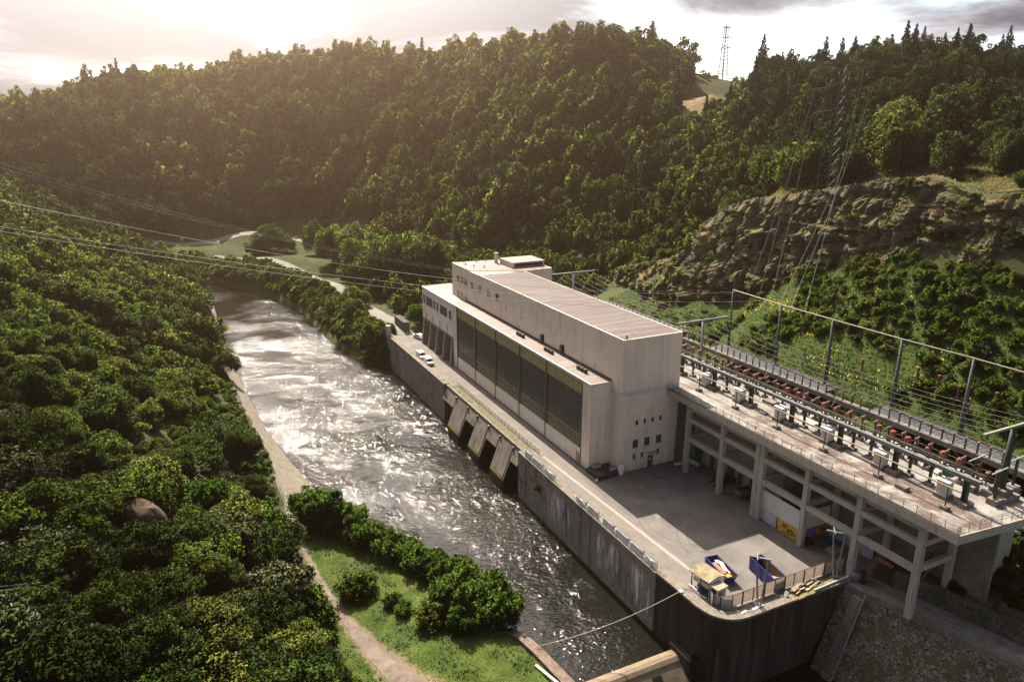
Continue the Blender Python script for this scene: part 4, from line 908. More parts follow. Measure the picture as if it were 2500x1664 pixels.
# switchgear: one bay repeats every 9.3 m
BY = [-7.1, -16.4, -25.5, -34.9, -44.1, -54.0]
def find(o, stem):
    return [c for c in o.children if c.name.split('.')[0] == stem]
def origin(): return (0, 0, 0)
pst = thing('rail_post', 'x', 'post', (0, 0, 0), 'posts of the pale front busbar')
MB().box(-.45, .45, -.45, .45, 0, .45).build('footing', CONC_D, pst); MB().tube([(0, 0, .45), (0, 0, 3.05)], .09, 6).build('pole', STEEL_D, pst)
for k, y in enumerate((-6.6, -16.1, -25.5, -34.7, -44.0, -53.6)):
    lab = '%s pole from the powerhouse holding the pale front busbar' % ORD[k]
    o = pst if k == 0 else copy_tree(pst)
    o.location = (19.1, y, DZ); o['label'] = lab
tag(MB().tube([(19.1, 8, DZ+3.15), (19.1, -25, DZ+3.13), (19.1, -55.2, DZ+3.1)], .1, 8).build('front_busbar', BEIGE_ST), 'long pale tube running above the deck on thin poles', 'busbar')
bmx = MB()
bmx.box(21.9, 22.5, -55.6, 40, DZ+3.78, DZ+4.0); bmx.box(21.9, 21.98, -55.6, 40, DZ+3.5, DZ+3.779); bmx.box(22.42, 22.5, -55.6, 40, DZ+3.5, DZ+3.779)
tag(bmx.build('steel_beam', STEEL_B), 'blue-grey steel beam along the deck on green columns', 'beam')
rail2 = MB().tube([(22.9, 40, DZ+4.25), (22.9, -55.6, DZ+4.25)], .05, 5); rail2.tube([(22.9, 40, DZ+4.6), (22.9, -55.6, DZ+4.6)], .04, 5)
tag(rail2.build('beam_rail', BEIGE_ST), 'pale twin pipe running just behind the blue-grey beam', 'pipe')
gc = thing('beam_column', 'x', 'column', (0, 0, 0), 'green columns of the deck beam')
MB().box(-.85, .85, -.85, .85, 0, .55).build('footing', CONC_D, gc)
c_ = MB(); c_.box(-.28, .28, -.3, -.24, .55, 3.5); c_.box(-.28, .28, .24, .3, .55, 3.5); c_.box(-.06, .06, -.239, .239, .55, 3.5); c_.build('post', GREEN_D, gc); B(-.35, .35, -.36, .36, 3.3, 3.49).build('head_plate', GREEN_D, gc)
for k, y in enumerate([2.2]+BY):
    o = gc if k == 0 else copy_tree(gc); o.location = (22.2, y, DZ); o['label'] = ('green beam column almost hidden by the powerhouse' if k == 0 else '%s green column from the powerhouse under the blue-grey beam' % ORD[k-1])
cbn = thing('control_cabinet', 'x', 'cabinet', (0, 0, 0), 'pale control cabinets on the deck')
MB().box(-.85, .85, -.85, .85, 0, .6).build('plinth', CONC_D, cbn); MB().box(-.6, .6, -.75, .75, .6, 2.4).build('cabinet_body', BEIGE_ST if 0 else WHITE_D, cbn, bevel=.03)
MB().box(-.75, .75, -.9, .9, 2.401, 2.5).build('cabinet_roof', WHITE, cbn)
dl = MB()
for j in range(3): dl.box(-.635, -.601, -.7+j*.48, -.26+j*.48, .75, 2.3)
dl.build('cabinet_door', PANELW, cbn)
for k, y in enumerate((-5.3, -14.1, -23.4, -32.9, -42.1, -51.5)):
    o = cbn if k == 0 else copy_tree(cbn); o.location = (21.0+.9, y, DZ); o['label'] = '%s pale control cabinet from the powerhouse, on a dark plinth' % ORD[k]
ds = thing('disconnector', 'x', 'disconnector', (0, 0, 0), 'green disconnectors under the beam')
for s_ in (-1.4, 1.6):
    MB().box(-.5, .5, s_-.5, s_+.5, 0, .35).build('footing', CONC_D, ds); MB().box(-.16, .16, s_-.16, s_+.16, .35, 2.9).build('post', GREEN_D, ds)
fr = MB(); fr.box(-.5, .5, -2.2, 2.6, 2.9, 3.1); fr.box(-.5, -.35, -2.2, 2.6, 3.1, 3.3); fr.box(.35, .5, -2.2, 2.6, 3.1, 3.3)
for s_ in (-1.6, -.4, .8, 2.0): fr.box(-.12, .12, s_-.12, s_+.12, 2.3, 2.899)
fr.build('support_frame', GREEN_D, ds); MB().box(-.9, -.1, -4.6, -3.6, 2.7, 3.5).build('drive_box', GREEN, ds); MB().bar((-.5, -3.6, 3.0), (-.3, -2.2, 3.0), .1).build('drive_rod', GREEN_D, ds)
for k, y in enumerate((-1.3, -10.7, -20.0 if 0 else -28.6, -37.9, -47.1)):
    o = ds if k == 0 else copy_tree(ds); o.location = (23.4, y, DZ); o['label'] = '%s green disconnector with its box from the powerhouse' % ORD[k]
# insulator kinds
def insul(r, h, n=7, z0=0):
    pr = [(r*.55, z0)]
    for k in range(n):
        z = z0+h*k/n; pr += [(r*.62, z+.01), (r, z+h/n*.35), (r*.62, z+h/n*.8)]
    return pr+[(r*.6, z0+h)]
thin = thing('post_insulator', 'x', 'insulator', (0, 0, 0), 'slim brown insulators along the deck edge')
MB().lathe(insul(.15, 1.5, 8), 8).build('porcelain', BROWNINS, thin, True); t_ = MB(); t_.box(-.2, .2, -.2, .2, 1.5, 1.72); t_.bar((-.5, 0, 1.72), (.5, 0, 1.8), .08); t_.build('cap', PINKCAP, thin)
brk = thing('circuit_breaker', 'x', 'circuit breaker', (0, 0, 0), 'red circuit breakers along the deck edge')
MB().box(-.7, .7, -.55, .55, 0, .35).build('base', CONC, brk)
for s_ in (-.33, .33): MB().lathe(insul(.17, 1.35, 7, .35), 9, (0, s_, 0)).build('porcelain', BROWNINS, brk, True)
h_ = MB(); h_.lathe([(.1, 1.5), (.36, 1.55), (.42, 1.75), (.42, 2.15), (.36, 2.25), (.1, 2.3)], 12); h_.box(-.3, .3, -.5, .5, 1.7, 1.9); h_.build('head', REDINS, brk)
nx, kx = 0, 0; ci = 0; ti = 0
for bay in range(8):
    base_y = 27.2-bay*10.4
    for j in range(3):
        y = base_y-j*2.45
        o = brk if (bay == 0 and j == 0) else copy_tree(brk)
        o.location = (30.3, y, DZ); o.rotation_euler = (0, 0, rnd.uniform(-.2, .2))
        o['label'] = 'red circuit breaker, %s of the three in the %s bay counted from the near end' % (ORD[2-j], ORD[7-bay])
    for j in range(2):
        y = base_y-6.3-j*1.75
        o = thin if (bay == 0 and j == 0) else copy_tree(thin); o.location = (30.2, y, DZ+.15); o['label'] = 'slim brown insulator, %s of the pair after the %s breaker bay from the near end' % (ORD[1-j], ORD[7-bay])
ct = thing('instrument_transformer', 'x', 'transformer', (0, 0, 0), 'dark instrument transformers behind the beam')
MB().box(-.4, .4, -.4, .4, 0, .5).build('base', CONC_D, ct); MB().box(-.14, .14, -.14, .14, .5, 1.9).build('stand', GREEN_D, ct)
MB().lathe(insul(.2, 1.5, 8, 1.9), 9).build('porcelain', BROWNINS, ct, True); MB().lathe([(.12, 3.4), (.3, 3.45), (.3, 3.85), (.1, 3.95)], 10).build('head', BROWNINS, ct); MB().bar((-.6, 0, 3.9), (.6, .1, 3.95), .08).build('terminal', PINKCAP, ct)
for k in range(30):
    y = 10-k*2.22+rnd.uniform(-.15, .15)
    o = ct if k == 0 else copy_tree(ct); o.location = (27.4+rnd.uniform(-.15, .15), y, DZ); o['label'] = 'dark instrument transformer in the row behind the blue-grey beam, %s from the %s end' % (ORD[29-k] if k > 14 else ORD[k], 'near' if k > 14 else 'far')
B(29.9, 30.6, -56, 50, DZ+.0, DZ+.149).build('insulator_kerb', CONC, dk)
edge3 = thing('back_railing', 'thin railing along the back edge of the deck', 'railing', (31, -20, DZ))
for z in (.5, 1.0): MB().tube([(31.0, 45, DZ+z), (31.0, -56, DZ+z)], .03, 5).build('rail', STEEL_D, edge3)
for k in range(34): MB().bar((31.0, 44-k*3, DZ), (31.0, 44-k*3, DZ+1.02), .05).build('post', STEEL_D, edge3)
# back beam with its row of insulators
bb = thing('insulator_beam', 'long pale concrete beam carrying a row of brown insulators', 'beam', (38.4, 0, DZ))
B(37.9, 38.8, -56, 82, DZ-.55, DZ+.3).build('beam_body', DECKTOP, bb)
for k in range(8): B(38.1, 38.6, 76-k*18, 76.6-k*18, 10, DZ-.551).build('leg', CONC, bb)
tall = thing('post_insulator', 'x', 'insulator', (0, 0, 0), 'brown insulators on the pale back beam')
MB().lathe(insul(.17, 1.65, 9), 8).build('porcelain', BROWNINS, tall, True); t_ = MB(); t_.box(-.22, .22, -.12, .12, 1.65, 1.8); t_.bar((0, -.25, 1.8), (.1, .3, 1.95), .09); t_.build('cap', PINKCAP, tall)
for k in range(62):
    y = 60-k*1.82
    o = tall if k == 0 else copy_tree(tall); o.location = (38.35, y, DZ+.3); o['label'] = 'brown insulator standing in the row on the pale back beam'
for k, (a, b_) in enumerate(((-17, 14), (-60, -26.7), (26, 62))):
    pf = thing('walkway_roof', ['grey walkway roof behind the back beam, ending at the second gantry gap', 'grey walkway roof at the near end behind the back beam', 'grey walkway roof hidden behind the powerhouse corner'][k], 'walkway roof', (41, (a+b_)/2, DZ))
    B(38.95, 43.6, a, b_, DZ-.35, DZ+.02).build('roof_slab', STEEL_D, pf)
    ss = MB()
    for j in range(int((b_-a)/.9)): ss.box(39.0, 43.5, a+j*.9+.1, a+j*.9+.16, DZ+.021, DZ+.05)
    ss.build('roof_seam', STEEL_D, pf)
    for j in range(3): B(43.0, 43.3, a+1+j*(b_-a-2.4)/2, a+1.3+j*(b_-a-2.4)/2, 10, DZ-.351).build('leg', CONC_D, pf)
# gantry
gt = thing('line_gantry', 'long line gantry of slim steel poles behind the switchyard', 'gantry', (43, -20, 12))
GP = [(44.2, 13.4), (43.2, -1.3), (43.0, -14), (43.0, -28), (43.5, -39.7), (43.5, -53), (43.5, -67)]
gz = 27.4
for i, (x, y) in enumerate(GP):
    if i == 0:
        for s_ in (-.35, .35): MB().tube([(x+s_*1.6, y+s_*1.5, 11), (x+s_*.3, y+s_*.3, gz)], [.3, .16], 8).build('pole', STEEL_D, gt, True)
    else: MB().tube([(x, y, 11), (x, y, gz)], [.42, .22], 8).build('pole', STEEL_D, gt, True)
MB().tube([(x, y, gz+.1) for x, y in GP], .13, 6).build('crossbar', BEIGE_ST, gt)
MB().tube([(44.4, 13.6, gz), (44.4, 13.6, gz+2)], .04, 5).build('lightning_rod', STEEL_D, gt)
# T masts along the deck
TM = [(29.0, 55.5, 25.0), (30.2, 6.2, 23.9), (28.6, -54.7, 24.8)]
for k, (x, y, z) in enumerate(TM):
    tm = thing('tee_mast', ['tee-shaped steel mast far behind the powerhouse tower', 'tee-shaped steel mast beside the powerhouse end wall', 'big dark green tee-shaped mast at the near end of the deck'][k], 'mast', (x, y, DZ), 'tee masts carrying the busbar wires')
    if k == 2:
        f_ = MB(); f_.box(x-1.6, x+1.6, y-1.6, y+1.6, DZ, DZ+.7); f_.box(x-1.0, x+1.0, y-1.0, y+1.0, DZ+.701, DZ+1.4); f_.build('footing', CONC_D, tm)
    MB().tube([(x, y, DZ), (x, y, z)], [.5, .34] if k == 2 else [.34, .26], 10).build('pole', GREEN_D if k == 2 else STEEL, tm, True)
    MB().bar((x-6.4, y, z+.15), (x+6.4, y, z+.15), .3, .32).build('arm', FRAME_G if k == 2 else STEEL, tm)
# side racks and red insulators on the hillside behind the gantry
for k, (x, y) in enumerate(((47.4, -18), (48.2, -28.2), (47.9, -32.2), (47.4, -36), (48.2, -41.4), (46, 4), (46, -6), (47, -11))):
    z = float(H(x, y))
    hv = thing('rack_insulator', 'dark insulator on a steel rack, %s from the far end of the slope row' % ORD[k], 'insulator', (x, y, z), 'insulator racks on the slope behind the gantry')
    rk = MB(); zr = max(z+1.6, 15.2)
    for dx in (-.5, .5): rk.bar((x+dx, y, z-.3), (x+dx, y, zr), .12)
    rk.bar((x-1.0, y-.5, zr), (x+1.0, y-.5, zr), .14); rk.bar((x-1.0, y+.5, zr), (x+1.0, y+.5, zr), .14); rk.bar((x, y-.5, zr), (x, y+.5, zr), .12)
    rk.build('rack', STEEL_D, hv); MB().lathe(insul(.22, 2.0, 10, zr), 8, (x, y, 0)).build('porcelain', BROWNINS, hv, True)
    MB().lathe([(.26, zr+2.0), (.28, zr+2.3), (.1, zr+2.35)], 8, (x, y, 0)).build('cap', REDINS, hv)
# loose gear lying on the deck
for k, (x, y, w_, l_, h_) in enumerate(((25.5, -18.2, 1.6, 2.4, .55), (21.3, -20.6, 1.0, 1.3, .3), (24.8, -27.5, 1.8, 3.2, .25), (25.6, -30, 1.6, 2.6, .3), (18.6, -48.5, 1.0, 1.6, .5), (26.3, -52.6, 1.4, 1.4, .8), (25.3, -56.2, 1.3, 1.3, .8), (31.2, -55.0, 1.3, 1.3, .8))):
    tag(B(x, x+w_, y, y+l_, DZ, DZ+h_).build('concrete_plinth', CONC_D if k != 2 else CONC), ['dark hatch box beside the beam near the middle of the deck', 'small pale block in front of the beam near the middle', 'flat pale slab behind the fourth green column', 'flat slab next to the long pale slab', 'small plinth near the deck corner railing', 'block beside the near tee mast, on the railing side', 'block nearest the deck end railing', 'block behind the near tee mast'][k], 'plinth')
for k, (x, y) in enumerate(((27.0, -51.9), (25.95, -55.5), (31.9, -54.3))):
    o = thing('post', ['green post on the block beside the near tee mast', 'green post on the block nearest the end railing', 'green post on the block behind the near tee mast'][k], 'post', (x, y, DZ+.8), 'green posts round the near tee mast')
    MB().box(x-.14, x+.14, y-.14, y+.14, DZ+.8, DZ+4.4).build('upright', GREEN_D, o); MB().bar((x-1.6, y, DZ+4.5), (x+2.4, y+.3, DZ+4.5), .16).build('arm', FRAME_G, o)
# wires
def cat(a, b, sag, n=14):
    a, b = Vector(a), Vector(b); return [a.lerp(b, k/n)-Vector((0, 0, sag*4*(k/n)*(1-k/n))) for k in range(n+1)]
for k in range(6):
    dx = -5.5+k*2.2
    for j in range(2):
        (x0, y0, z0), (x1, y1, z1) = TM[j], TM[j+1]
        tag(MB().tube(cat((x0+dx, y0, z0-.1), (x1+dx, y1, z1-.1), 1.6), .034, 4).build('busbar_wire', WIRE), '%s wire from the river side strung between the %s' % (ORD[k], ('two far tee masts' if j == 0 else 'middle and near tee masts')), 'wire', 'busbar wires between the tee masts')
dd = random.Random(11)
for k in range(22):
    y = 34-k*3.9+dd.uniform(-.6, .6); x0 = 29+dd.choice((-3.3, -1.1, 1.1, 3.3, 5.5))
    q_ = (6.2-y)/60.9 if y < 6.2 else (y-6.2)/49.3; z0 = 24-6.4*q_*(1-q_)
    tgt = (30.3, y-1.5, DZ+2.2) if k % 2 else (38.35, y-2, DZ+2.2)
    tag(MB().tube(cat((x0, y, z0), tgt, 1.1, 8), .035, 4).build('dropper_wire', WIRE), 'thin dropper wire curving down from the busbar wires to %s' % ('a breaker on the deck edge' if k % 2 else 'an insulator on the back beam'), 'wire', 'dropper wires to the %s' % ('breakers' if k % 2 else 'back beam'))
tag(MB().tube([(30.3, 27, DZ+2.05), (30.3, -55, DZ+2.0)], .03, 4).build('edge_wire', WIRE), 'wire linking the tops of the red breakers', 'wire')
tag(MB().tube([(38.4, 60, DZ+2.3), (38.4, -52, DZ+2.3)], .035, 4).build('beam_wire', WIRE), 'wire linking the tops of the insulators on the back beam', 'wire')
# lattice pylons
def lattice(name, label, base, top, bw, tw, arms, mat, nseg, thick, group=None):
    b0, t0 = Vector(base), Vector(top); o = thing(name, label, 'pylon', base, group)
    leg = lambda q, sx, sy: b0.lerp(t0, q)+Vector((sx, sy, 0))*((bw+(tw-bw)*min(1, q*1.15))/2)
    S4 = ((-1, -1), (1, -1), (1, 1), (-1, 1))
    m_ = MB()
    for s_ in S4: m_.bar(leg(0, *s_)-Vector((0, 0, 1.5)), leg(1, *s_), thick*1.25)
    m_.build('legs', mat, o)
    m_ = MB()
    for i in range(nseg):
        q0, q1 = i/nseg, (i+1)/nseg
        for k in range(4):
            a, b_ = S4[k], S4[(k+1) % 4]
            m_.bar(leg(q0, *a), leg(q1, *b_), thick*.7); 
            m_.bar(leg(q1, *a), leg(q1, *b_), thick*.6)
    m_.build('bracing', mat, o)
    for q, half, rise in arms:
        m_ = MB(); c_ = b0.lerp(t0, q); d_ = Vector((1, -.15, 0)).normalized()
        for s_ in (-1, 1):
            tip = c_+d_*half*s_
            for e_ in (-.5, .5):
                r0 = c_+Vector((0, e_*tw, 0)); m_.bar(r0, tip, thick*.8); m_.bar(r0+Vector((0, 0, rise)), tip+Vector((0, 0, .05)), thick*.7)
            for k in range(1, 5):
                p_ = c_.lerp(tip, k/5); m_.bar(p_, p_+Vector((0, 0, rise*(1-k/5))), thick*.5)
        m_.build('cross_arm', mat, o)
        for s_ in (-1, -.55, .55, 1):
            tip = c_+d_*half*s_; MB().lathe([(.05, 0), (.16, -.2), (.12, -.9), (.16, -1.5), (.05, -1.7)][::-1], 6, tuple(tip)).build('insulator_string', BROWNINS, o)
    MB().bar(t0, t0+Vector((0, 0, 1.5)), thick).build('peak', mat, o)
    return o
zb = float(H(80, 23))
PB, PT = (80, 23, 45.6), (80.3, 23, 75.4)
lattice('lattice_pylon', 'dark lattice pylon on top of the cliff above the switchyard', PB, PT, 3.5, 1.7, [(.99, 6.0, 1.1), (.80, 8.7, 1.6), (.63, 7.0, 1.2)], GREEN_D, 13, .17)
lattice('lattice_pylon', 'pale distant lattice pylon rising on the saddle between the hills', (212, 213, 87), (212.2, 213, 112.5), 3.6, 1.2, [(.97, 3.4, .9), (.78, 5.4, 1.0), (.59, 4.0, .9)], STEEL, 14, .2)
for k, (gx, gy, ax, q) in enumerate(((44, 9.0, -6, .99), (43.8, 5.4, -8.6, .80), (43.6, 2.0, -7, .63), (43.4, -.7, 7, .63), (43.2, -3.8, 8.6, .80), (43.1, -7.3, 6, .99))):
    p0 = Vector(PB).lerp(Vector(PT), q)+Vector((ax, -ax*.15, -1.6)); p1 = Vector((gx, gy, gz))
    hg = p1.lerp(p0, .09)
    w_ = thing('line_wire', '%s wire from the far end hanging down from the cliff pylon to the gantry' % ORD[k], 'wire', tuple(p1), 'wires between cliff pylon and gantry')
    MB().tube(cat(p0, hg, 2.2, 18), .03, 4).build('conductor', WIRE, w_)
    MB().tube([hg.lerp(p1, j/8) for j in range(9)], [.04 if j % 2 else .10 for j in range(9)], 6).build('insulator_string', BROWNINS, w_)
# lines coming in over the river from the left
def pix(px, py, dist):
    o = (px*2500/2356, py*2500/2356); d = CF+CR*((o[0]-1250)/FPX)-CU*((o[1]-832)/FPX); d = d/np.hypot(d[0], d[1]); return Vector(CAM+d*dist)
for k, (y0, dst, end, sag, r) in enumerate(((362, 150, (31, 44, 24.4), 4.5, .024), (372, 145, (33, 40, 24.4), 4.5, .024), (445, 95, (44, 12, 27.4), 4.0, .042), (508, 88, (43.5, 3, 27.4), 3.0, .042), (518, 86, (43, -5, 27.4), 3.0, .042), (446, 120, (44, 30, 24), 4.0, .03))):
    a = pix(-8, y0, dst); e = Vector(end); a = a+(a-e)*.05
    tag(MB().tube(cat(a, e, sag, 40), r*.6, 5).build('power_line', WIRE_L), '%s power line crossing the river above the others, counted from the hillside' % ORD[k] if k < 2 else ['highest bright power line crossing in front of the wood', 'upper of the two bright power lines crossing the river together', 'lower of the two bright power lines crossing the river together', 'thin grey power line just above the bright ones'][k-2], 'power line', 'power lines crossing the river')
# ------------------------------------------------------------------ vehicles
def wheel_parts(o, xs, y_half, r, w=.2):
    for x in xs:
        for s_ in (-1, 1):
            y = s_*y_half
            vs = MB(); n = 18
            prof = [(r*.62, -w/2), (r*.95, -w/2), (r, -w/4), (r, w/4), (r*.95, w/2), (r*.62, w/2)]
            ring = []
            for k in range(n):
                th = 2*math.pi*k/n
                for rr_, yy_ in prof: ring.append((x+rr_*math.cos(th), y+yy_, r+rr_*math.sin(th)))
            m = len(prof); fs = []
            for k in range(n):
                for j in range(m): fs.append((k*m+j, k*m+(j+1) % m, ((k+1) % n)*m+(j+1) % m, ((k+1) % n)*m+j))
            wh = MB().add(ring, fs).build('wheel', RUBBER, o, True)
            hub = MB(); a = [(x+r*.62*math.cos(2*math.pi*k/n), y+s_*w*.3, r+r*.62*math.sin(2*math.pi*k/n)) for k in range(n)]
            hub.add(a+[(x, y+s_*w*.45, r)], [(k, (k+1) % n, n) for k in range(n)]); hub.add([(p[0], y-s_*w*.3, p[2]) for p in a], [tuple(range(n))]); hub.build('hub', STEEL, wh)
def vehicle(name, label, cat_, body_prof, roof_prof, W, paint, glass_side, loc, rz, group=None, r=.31, axles=(-1.35, 1.35), L=4.4):
    """side profile (x forward, z up) built across the width, tapering to the roof"""
    o = thing(name, label, cat_, (0, 0, 0), group)
    n = len(body_prof); h = W/2
    vs = []; fs = []
    zt = max(p[1] for p in body_prof); zs = .95
    for s_ in (-1, 1):
        for x, z in body_prof:
            k = max(0, (z-zs)/(zt-zs)) if zt > zs else 0
            vs.append((x, s_*(h-.13*k-(.06 if z < .35 else 0)), z))
    fs = [tuple(range(n)), tuple(range(n, 2*n))[::-1]]+[(i, n+i, n+(i+1) % n, (i+1) % n) for i in range(n)]
    MB().add(vs, fs).build('body', paint, o, bevel=.06)
    for nm, prof in glass_side:
        for s_ in (-1, 1):
            yy = lambda z: s_*(h-.13*max(0, (z-zs)/(zt-zs))+.012)
            MB().add([(x, yy(z), z) for x, z in (prof if s_ < 0 else prof[::-1])], [tuple(range(len(prof)))]).build(nm, WGLASS, o)
    (x0, z0), (x1, z1) = roof_prof[0]
    a = .13*max(0, (z0-zs)/(zt-zs)); b_ = .13*max(0, (z1-zs)/(zt-zs))
    MB().add([(x0+.02, -h+a+.12, z0+.015), (x0+.02, h-a-.12, z0+.015), (x1+.02, h-b_-.14, z1+.015), (x1+.02, -h+b_+.14, z1+.015)], [(0, 1, 2, 3)]).build('windscreen', WGLASS, o)
    wheel_parts(o, axles, h-.1, r)
    xf = max(p[0] for p in body_prof); xr = min(p[0] for p in body_prof)
    for s_ in (-1, 1):
        B(xf-.06, xf+.02, s_*(h-.3)-.17, s_*(h-.3)+.17, .66, .84).build('headlight', glass_l, o)
        B(xr-.02, xr+.04, s_*(h-.2)-.07, s_*(h-.2)+.07, .8, 1.15).build('tail_light', REDINS, o)
        B(.62, .78, s_*(h+.08)-.09, s_*(h+.08)+.09, 1.05, 1.22).build('mirror', BLACK, o)
    B(xf-.03, xf+.035, -h+.12, h-.12, .28, .5).build('bumper', RUBBER, o); B(xf+.036, xf+.045, -.26, .26, .36, .47).build('number_plate', WHITE, o)
    B(xf-.02, xf+.02, -.4, .4, .62, .74).build('grille', BLACK, o)
    o.location = loc; o.rotation_euler = (0, 0, rz)
    return o
glass_l = mk('lamp_glass', [(.55, .55, .52)], rough=.1, spec=.7)
van_p = [(-2.15, .3), (2.05, .3), (2.2, .45), (2.2, .8), (2.05, .98), (1.35, 1.08), (.72, 1.72), (.45, 1.83), (-1.9, 1.86), (-2.12, 1.7), (-2.2, .9), (-2.2, .45)]
gs = [('side_window', [(1.12, 1.1), (.6, 1.62), (.15, 1.66), (.1, 1.1)])]
va = vehicle('delivery_van', 'white small van parked in front, nearer to the outlets', 'van', van_p, [((1.33, 1.1), (.74, 1.7))], 1.78, WHITE, gs, (-5.75, 72.4, .0), -math.pi/2-.04, 'white vans parked along the river wall')
vb = copy_tree(va); vb.location = (-5.85, 78.4, 0); vb.rotation_euler = (0, 0, -math.pi/2+.03); vb['label'] = 'white small van parked behind the other, further along the wall'
car_p = [(-2.2, .3), (2.15, .3), (2.28, .5), (2.2, .78), (1.2, .93), (.45, 1.4), (.1, 1.46), (-1.5, 1.44), (-2.1, .98), (-2.3, .9), (-2.3, .45)]
cs_ = [('side_window', [(1.0, .96), (.4, 1.34), (-.25, 1.38), (-.25, .96)]), ('side_window', [(-.35, .96), (-.35, 1.38), (-1.4, 1.36), (-1.75, 1.0)])]
vehicle('estate_car', 'dark estate car parked under the deck beside the second column', 'car', car_p, [((1.18, .95), (.47, 1.38))], 1.74, BLACK, cs_, (19.2, -14.6, 0), math.pi-.06)
vehicle('parked_car', 'silver car half hidden behind the granite piers', 'car', car_p, [((1.18, .95), (.47, 1.38))], 1.74, STEEL if 0 else WHITE_D, cs_, (-.2, 97.2, 0), math.pi/2+.2)
tl = thing('trailer', 'grey box trailer parked under the deck near the double column', 'trailer', (19.2, -20.0, 0))
B(17.7, 20.6, -20.8, -19.2, .62, .7).build('trailer_floor', STEEL_D, tl)
f_ = MB(); f_.box(17.7, 17.76, -20.8, -19.2, .701, 1.6); f_.box(20.54, 20.6, -20.8, -19.2, .701, 1.6); f_.box(17.761, 20.539, -20.8, -20.74, .701, 1.6); f_.box(17.761, 20.539, -19.26, -19.2, .701, 1.6); f_.build('trailer_side', STEEL_B, tl)
B(17.761, 20.539, -20.739, -19.261, 1.25, 1.35).build('tarpaulin', BLACK, tl)
for y in (-20.95, -19.05): MB().tube([(19.15, y-.09, .33), (19.15, y+.09, .33)], .33, 14).build('wheel', RUBBER, tl)
MB().bar((17.7, -20, .6), (16.3, -20, .45), .1).build('drawbar', STEEL, tl)
bt = thing('boat', 'small blue and white boat lying beside the first column', 'boat', (18.4, -6.0, .3))
v_ = []; f2 = []
for i in range(11):
    q = i/10; wd_ = .75*math.sin(math.pi*min(1, .12+q*.88))**.6; y = -8.4+q*4.4
    v_ += [(18.9-wd_, y, .75), (18.9-wd_*.55, y, .22), (18.9+wd_*.55, y, .22), (18.9+wd_, y, .75)]
    if i: a = 4*(i-1); b_ = 4*i; f2 += [(a, b_, b_+1, a+1), (a+1, b_+1, b_+2, a+2), (a+2, b_+2, b_+3, a+3)]
f2 += [(0, 1, 2, 3), (43, 42, 41, 40)]
MB().add(v_, f2).build('hull', mk('boat_blue', [(.02, .14, .25)], rough=.4), bt)
MB().add([(p[0], p[1], .73) for p in v_ if p[2] > .7], [tuple(list(range(0, 22, 2))+list(range(21, 0, -2)))]).build('boat_cover', WHITE, bt)
for y in (-7.6, -5.2): B(18.1, 19.7, y, y+.15, 0, .25).build('chock', WOOD, bt)
tag(B(16.2, 18.0, -5.4, -4.6, 0, .12).build('board', WHITE), 'white board lying beside the boat', 'board')
# skips
def skip(name, label, near, w, l, h, rz, loc, slant):
    o = thing(name, label, 'skip', (0, 0, 0), 'blue waste skips in the yard')
    t_ = .06; e = slant
    prof = [(-l/2, 0), (l/2-e, 0), (l/2, h*.92), (l/2, h), (-l/2-.1, h)]
    for s_ in (-1, 1):
        MB().extrude(prof, 1, s_*(w/2)-(t_ if s_ > 0 else 0), s_*(w/2)+(0 if s_ > 0 else t_)).build('side_wall', BLUE, o)
        MB().extrude([(p[0]*.985, max(p[1], .06)) for p in prof], 1, s_*(w/2-t_)-(.012 if s_ > 0 else 0), s_*(w/2-t_)+(0 if s_ > 0 else .012)).build('lining', RUST, o)
    B(-l/2, l/2-e, -w/2+t_, w/2-t_, 0, .05).build('skip_floor', RUST, o)
    MB().add([(-l/2-.1, -w/2+t_, h), (-l/2-.1, w/2-t_, h), (-l/2, w/2-t_, 0), (-l/2, -w/2+t_, 0), (-l/2-.04, -w/2+t_, h), (-l/2-.04, w/2-t_, h), (-l/2+.06, w/2-t_, 0), (-l/2+.06, -w/2+t_, 0)],
             [(0, 3, 2, 1), (4, 5, 6, 7), (0, 1, 5, 4), (3, 7, 6, 2)]).build('end_wall', BLUE, o)
    MB().add([(l/2, -w/2+t_, h*.9), (l/2, w/2-t_, h*.9), (l/2-e, w/2-t_, 0), (l/2-e, -w/2+t_, 0), (l/2-.06, -w/2+t_, h*.9), (l/2-.06, w/2-t_, h*.9), (l/2-e-.06, w/2-t_, 0), (l/2-e-.06, -w/2+t_, 0)],
             [(0, 1, 2, 3), (4, 7, 6, 5), (0, 4, 5, 1), (3, 2, 6, 7)]).build('end_wall', BLUE, o)
    rim = MB()
    for s_ in (-1, 1): rim.bar((-l/2-.1, s_*w/2, h+.03), (l/2, s_*w/2, h+.03), .09)
    rim.build('rim', BLUE, o)
    for s_ in (-1, 1):
        for k in range(4): x = -l/2+.5+k*(l-e-.8)/3; B(x-.05, x+.05, s_*(w/2+.03)-.03, s_*(w/2+.03)+.03, .05, h-.02).build('rib', BLUE, o)
    o.location = loc; o.rotation_euler = (0, 0, rz); return o
rz_ = math.atan2(-1, -.16)
skip('waste_skip', 'blue skip with rusty inside holding white cables and a brown board', 1, 1.95, 5.2, 1.4, rz_, (.05, -35.75, 0), .7)
skip('waste_skip', 'blue skip with rusty inside holding rubble at its open end', 1, 1.95, 5.2, 2.0, rz_, (5.25, -39.2, 0), 1.2)
ax_ = Vector((-.16, -1, 0)).normalized(); sx_ = Vector((ax_.y, -ax_.x, 0)); c1 = Vector((.05, -35.75, 0))
P1 = lambda u, v, z: tuple(c1+ax_*u+sx_*v+Vector((0, 0, z)))
tag(MB().bar(P1(-1.2, .55, 1.28), P1(1.7, .5, 1.38), .75, .08).build('board', REDWOOD), 'brown board lying in the skip with white cables', 'board')
cbm = MB(); dd = random.Random(5)
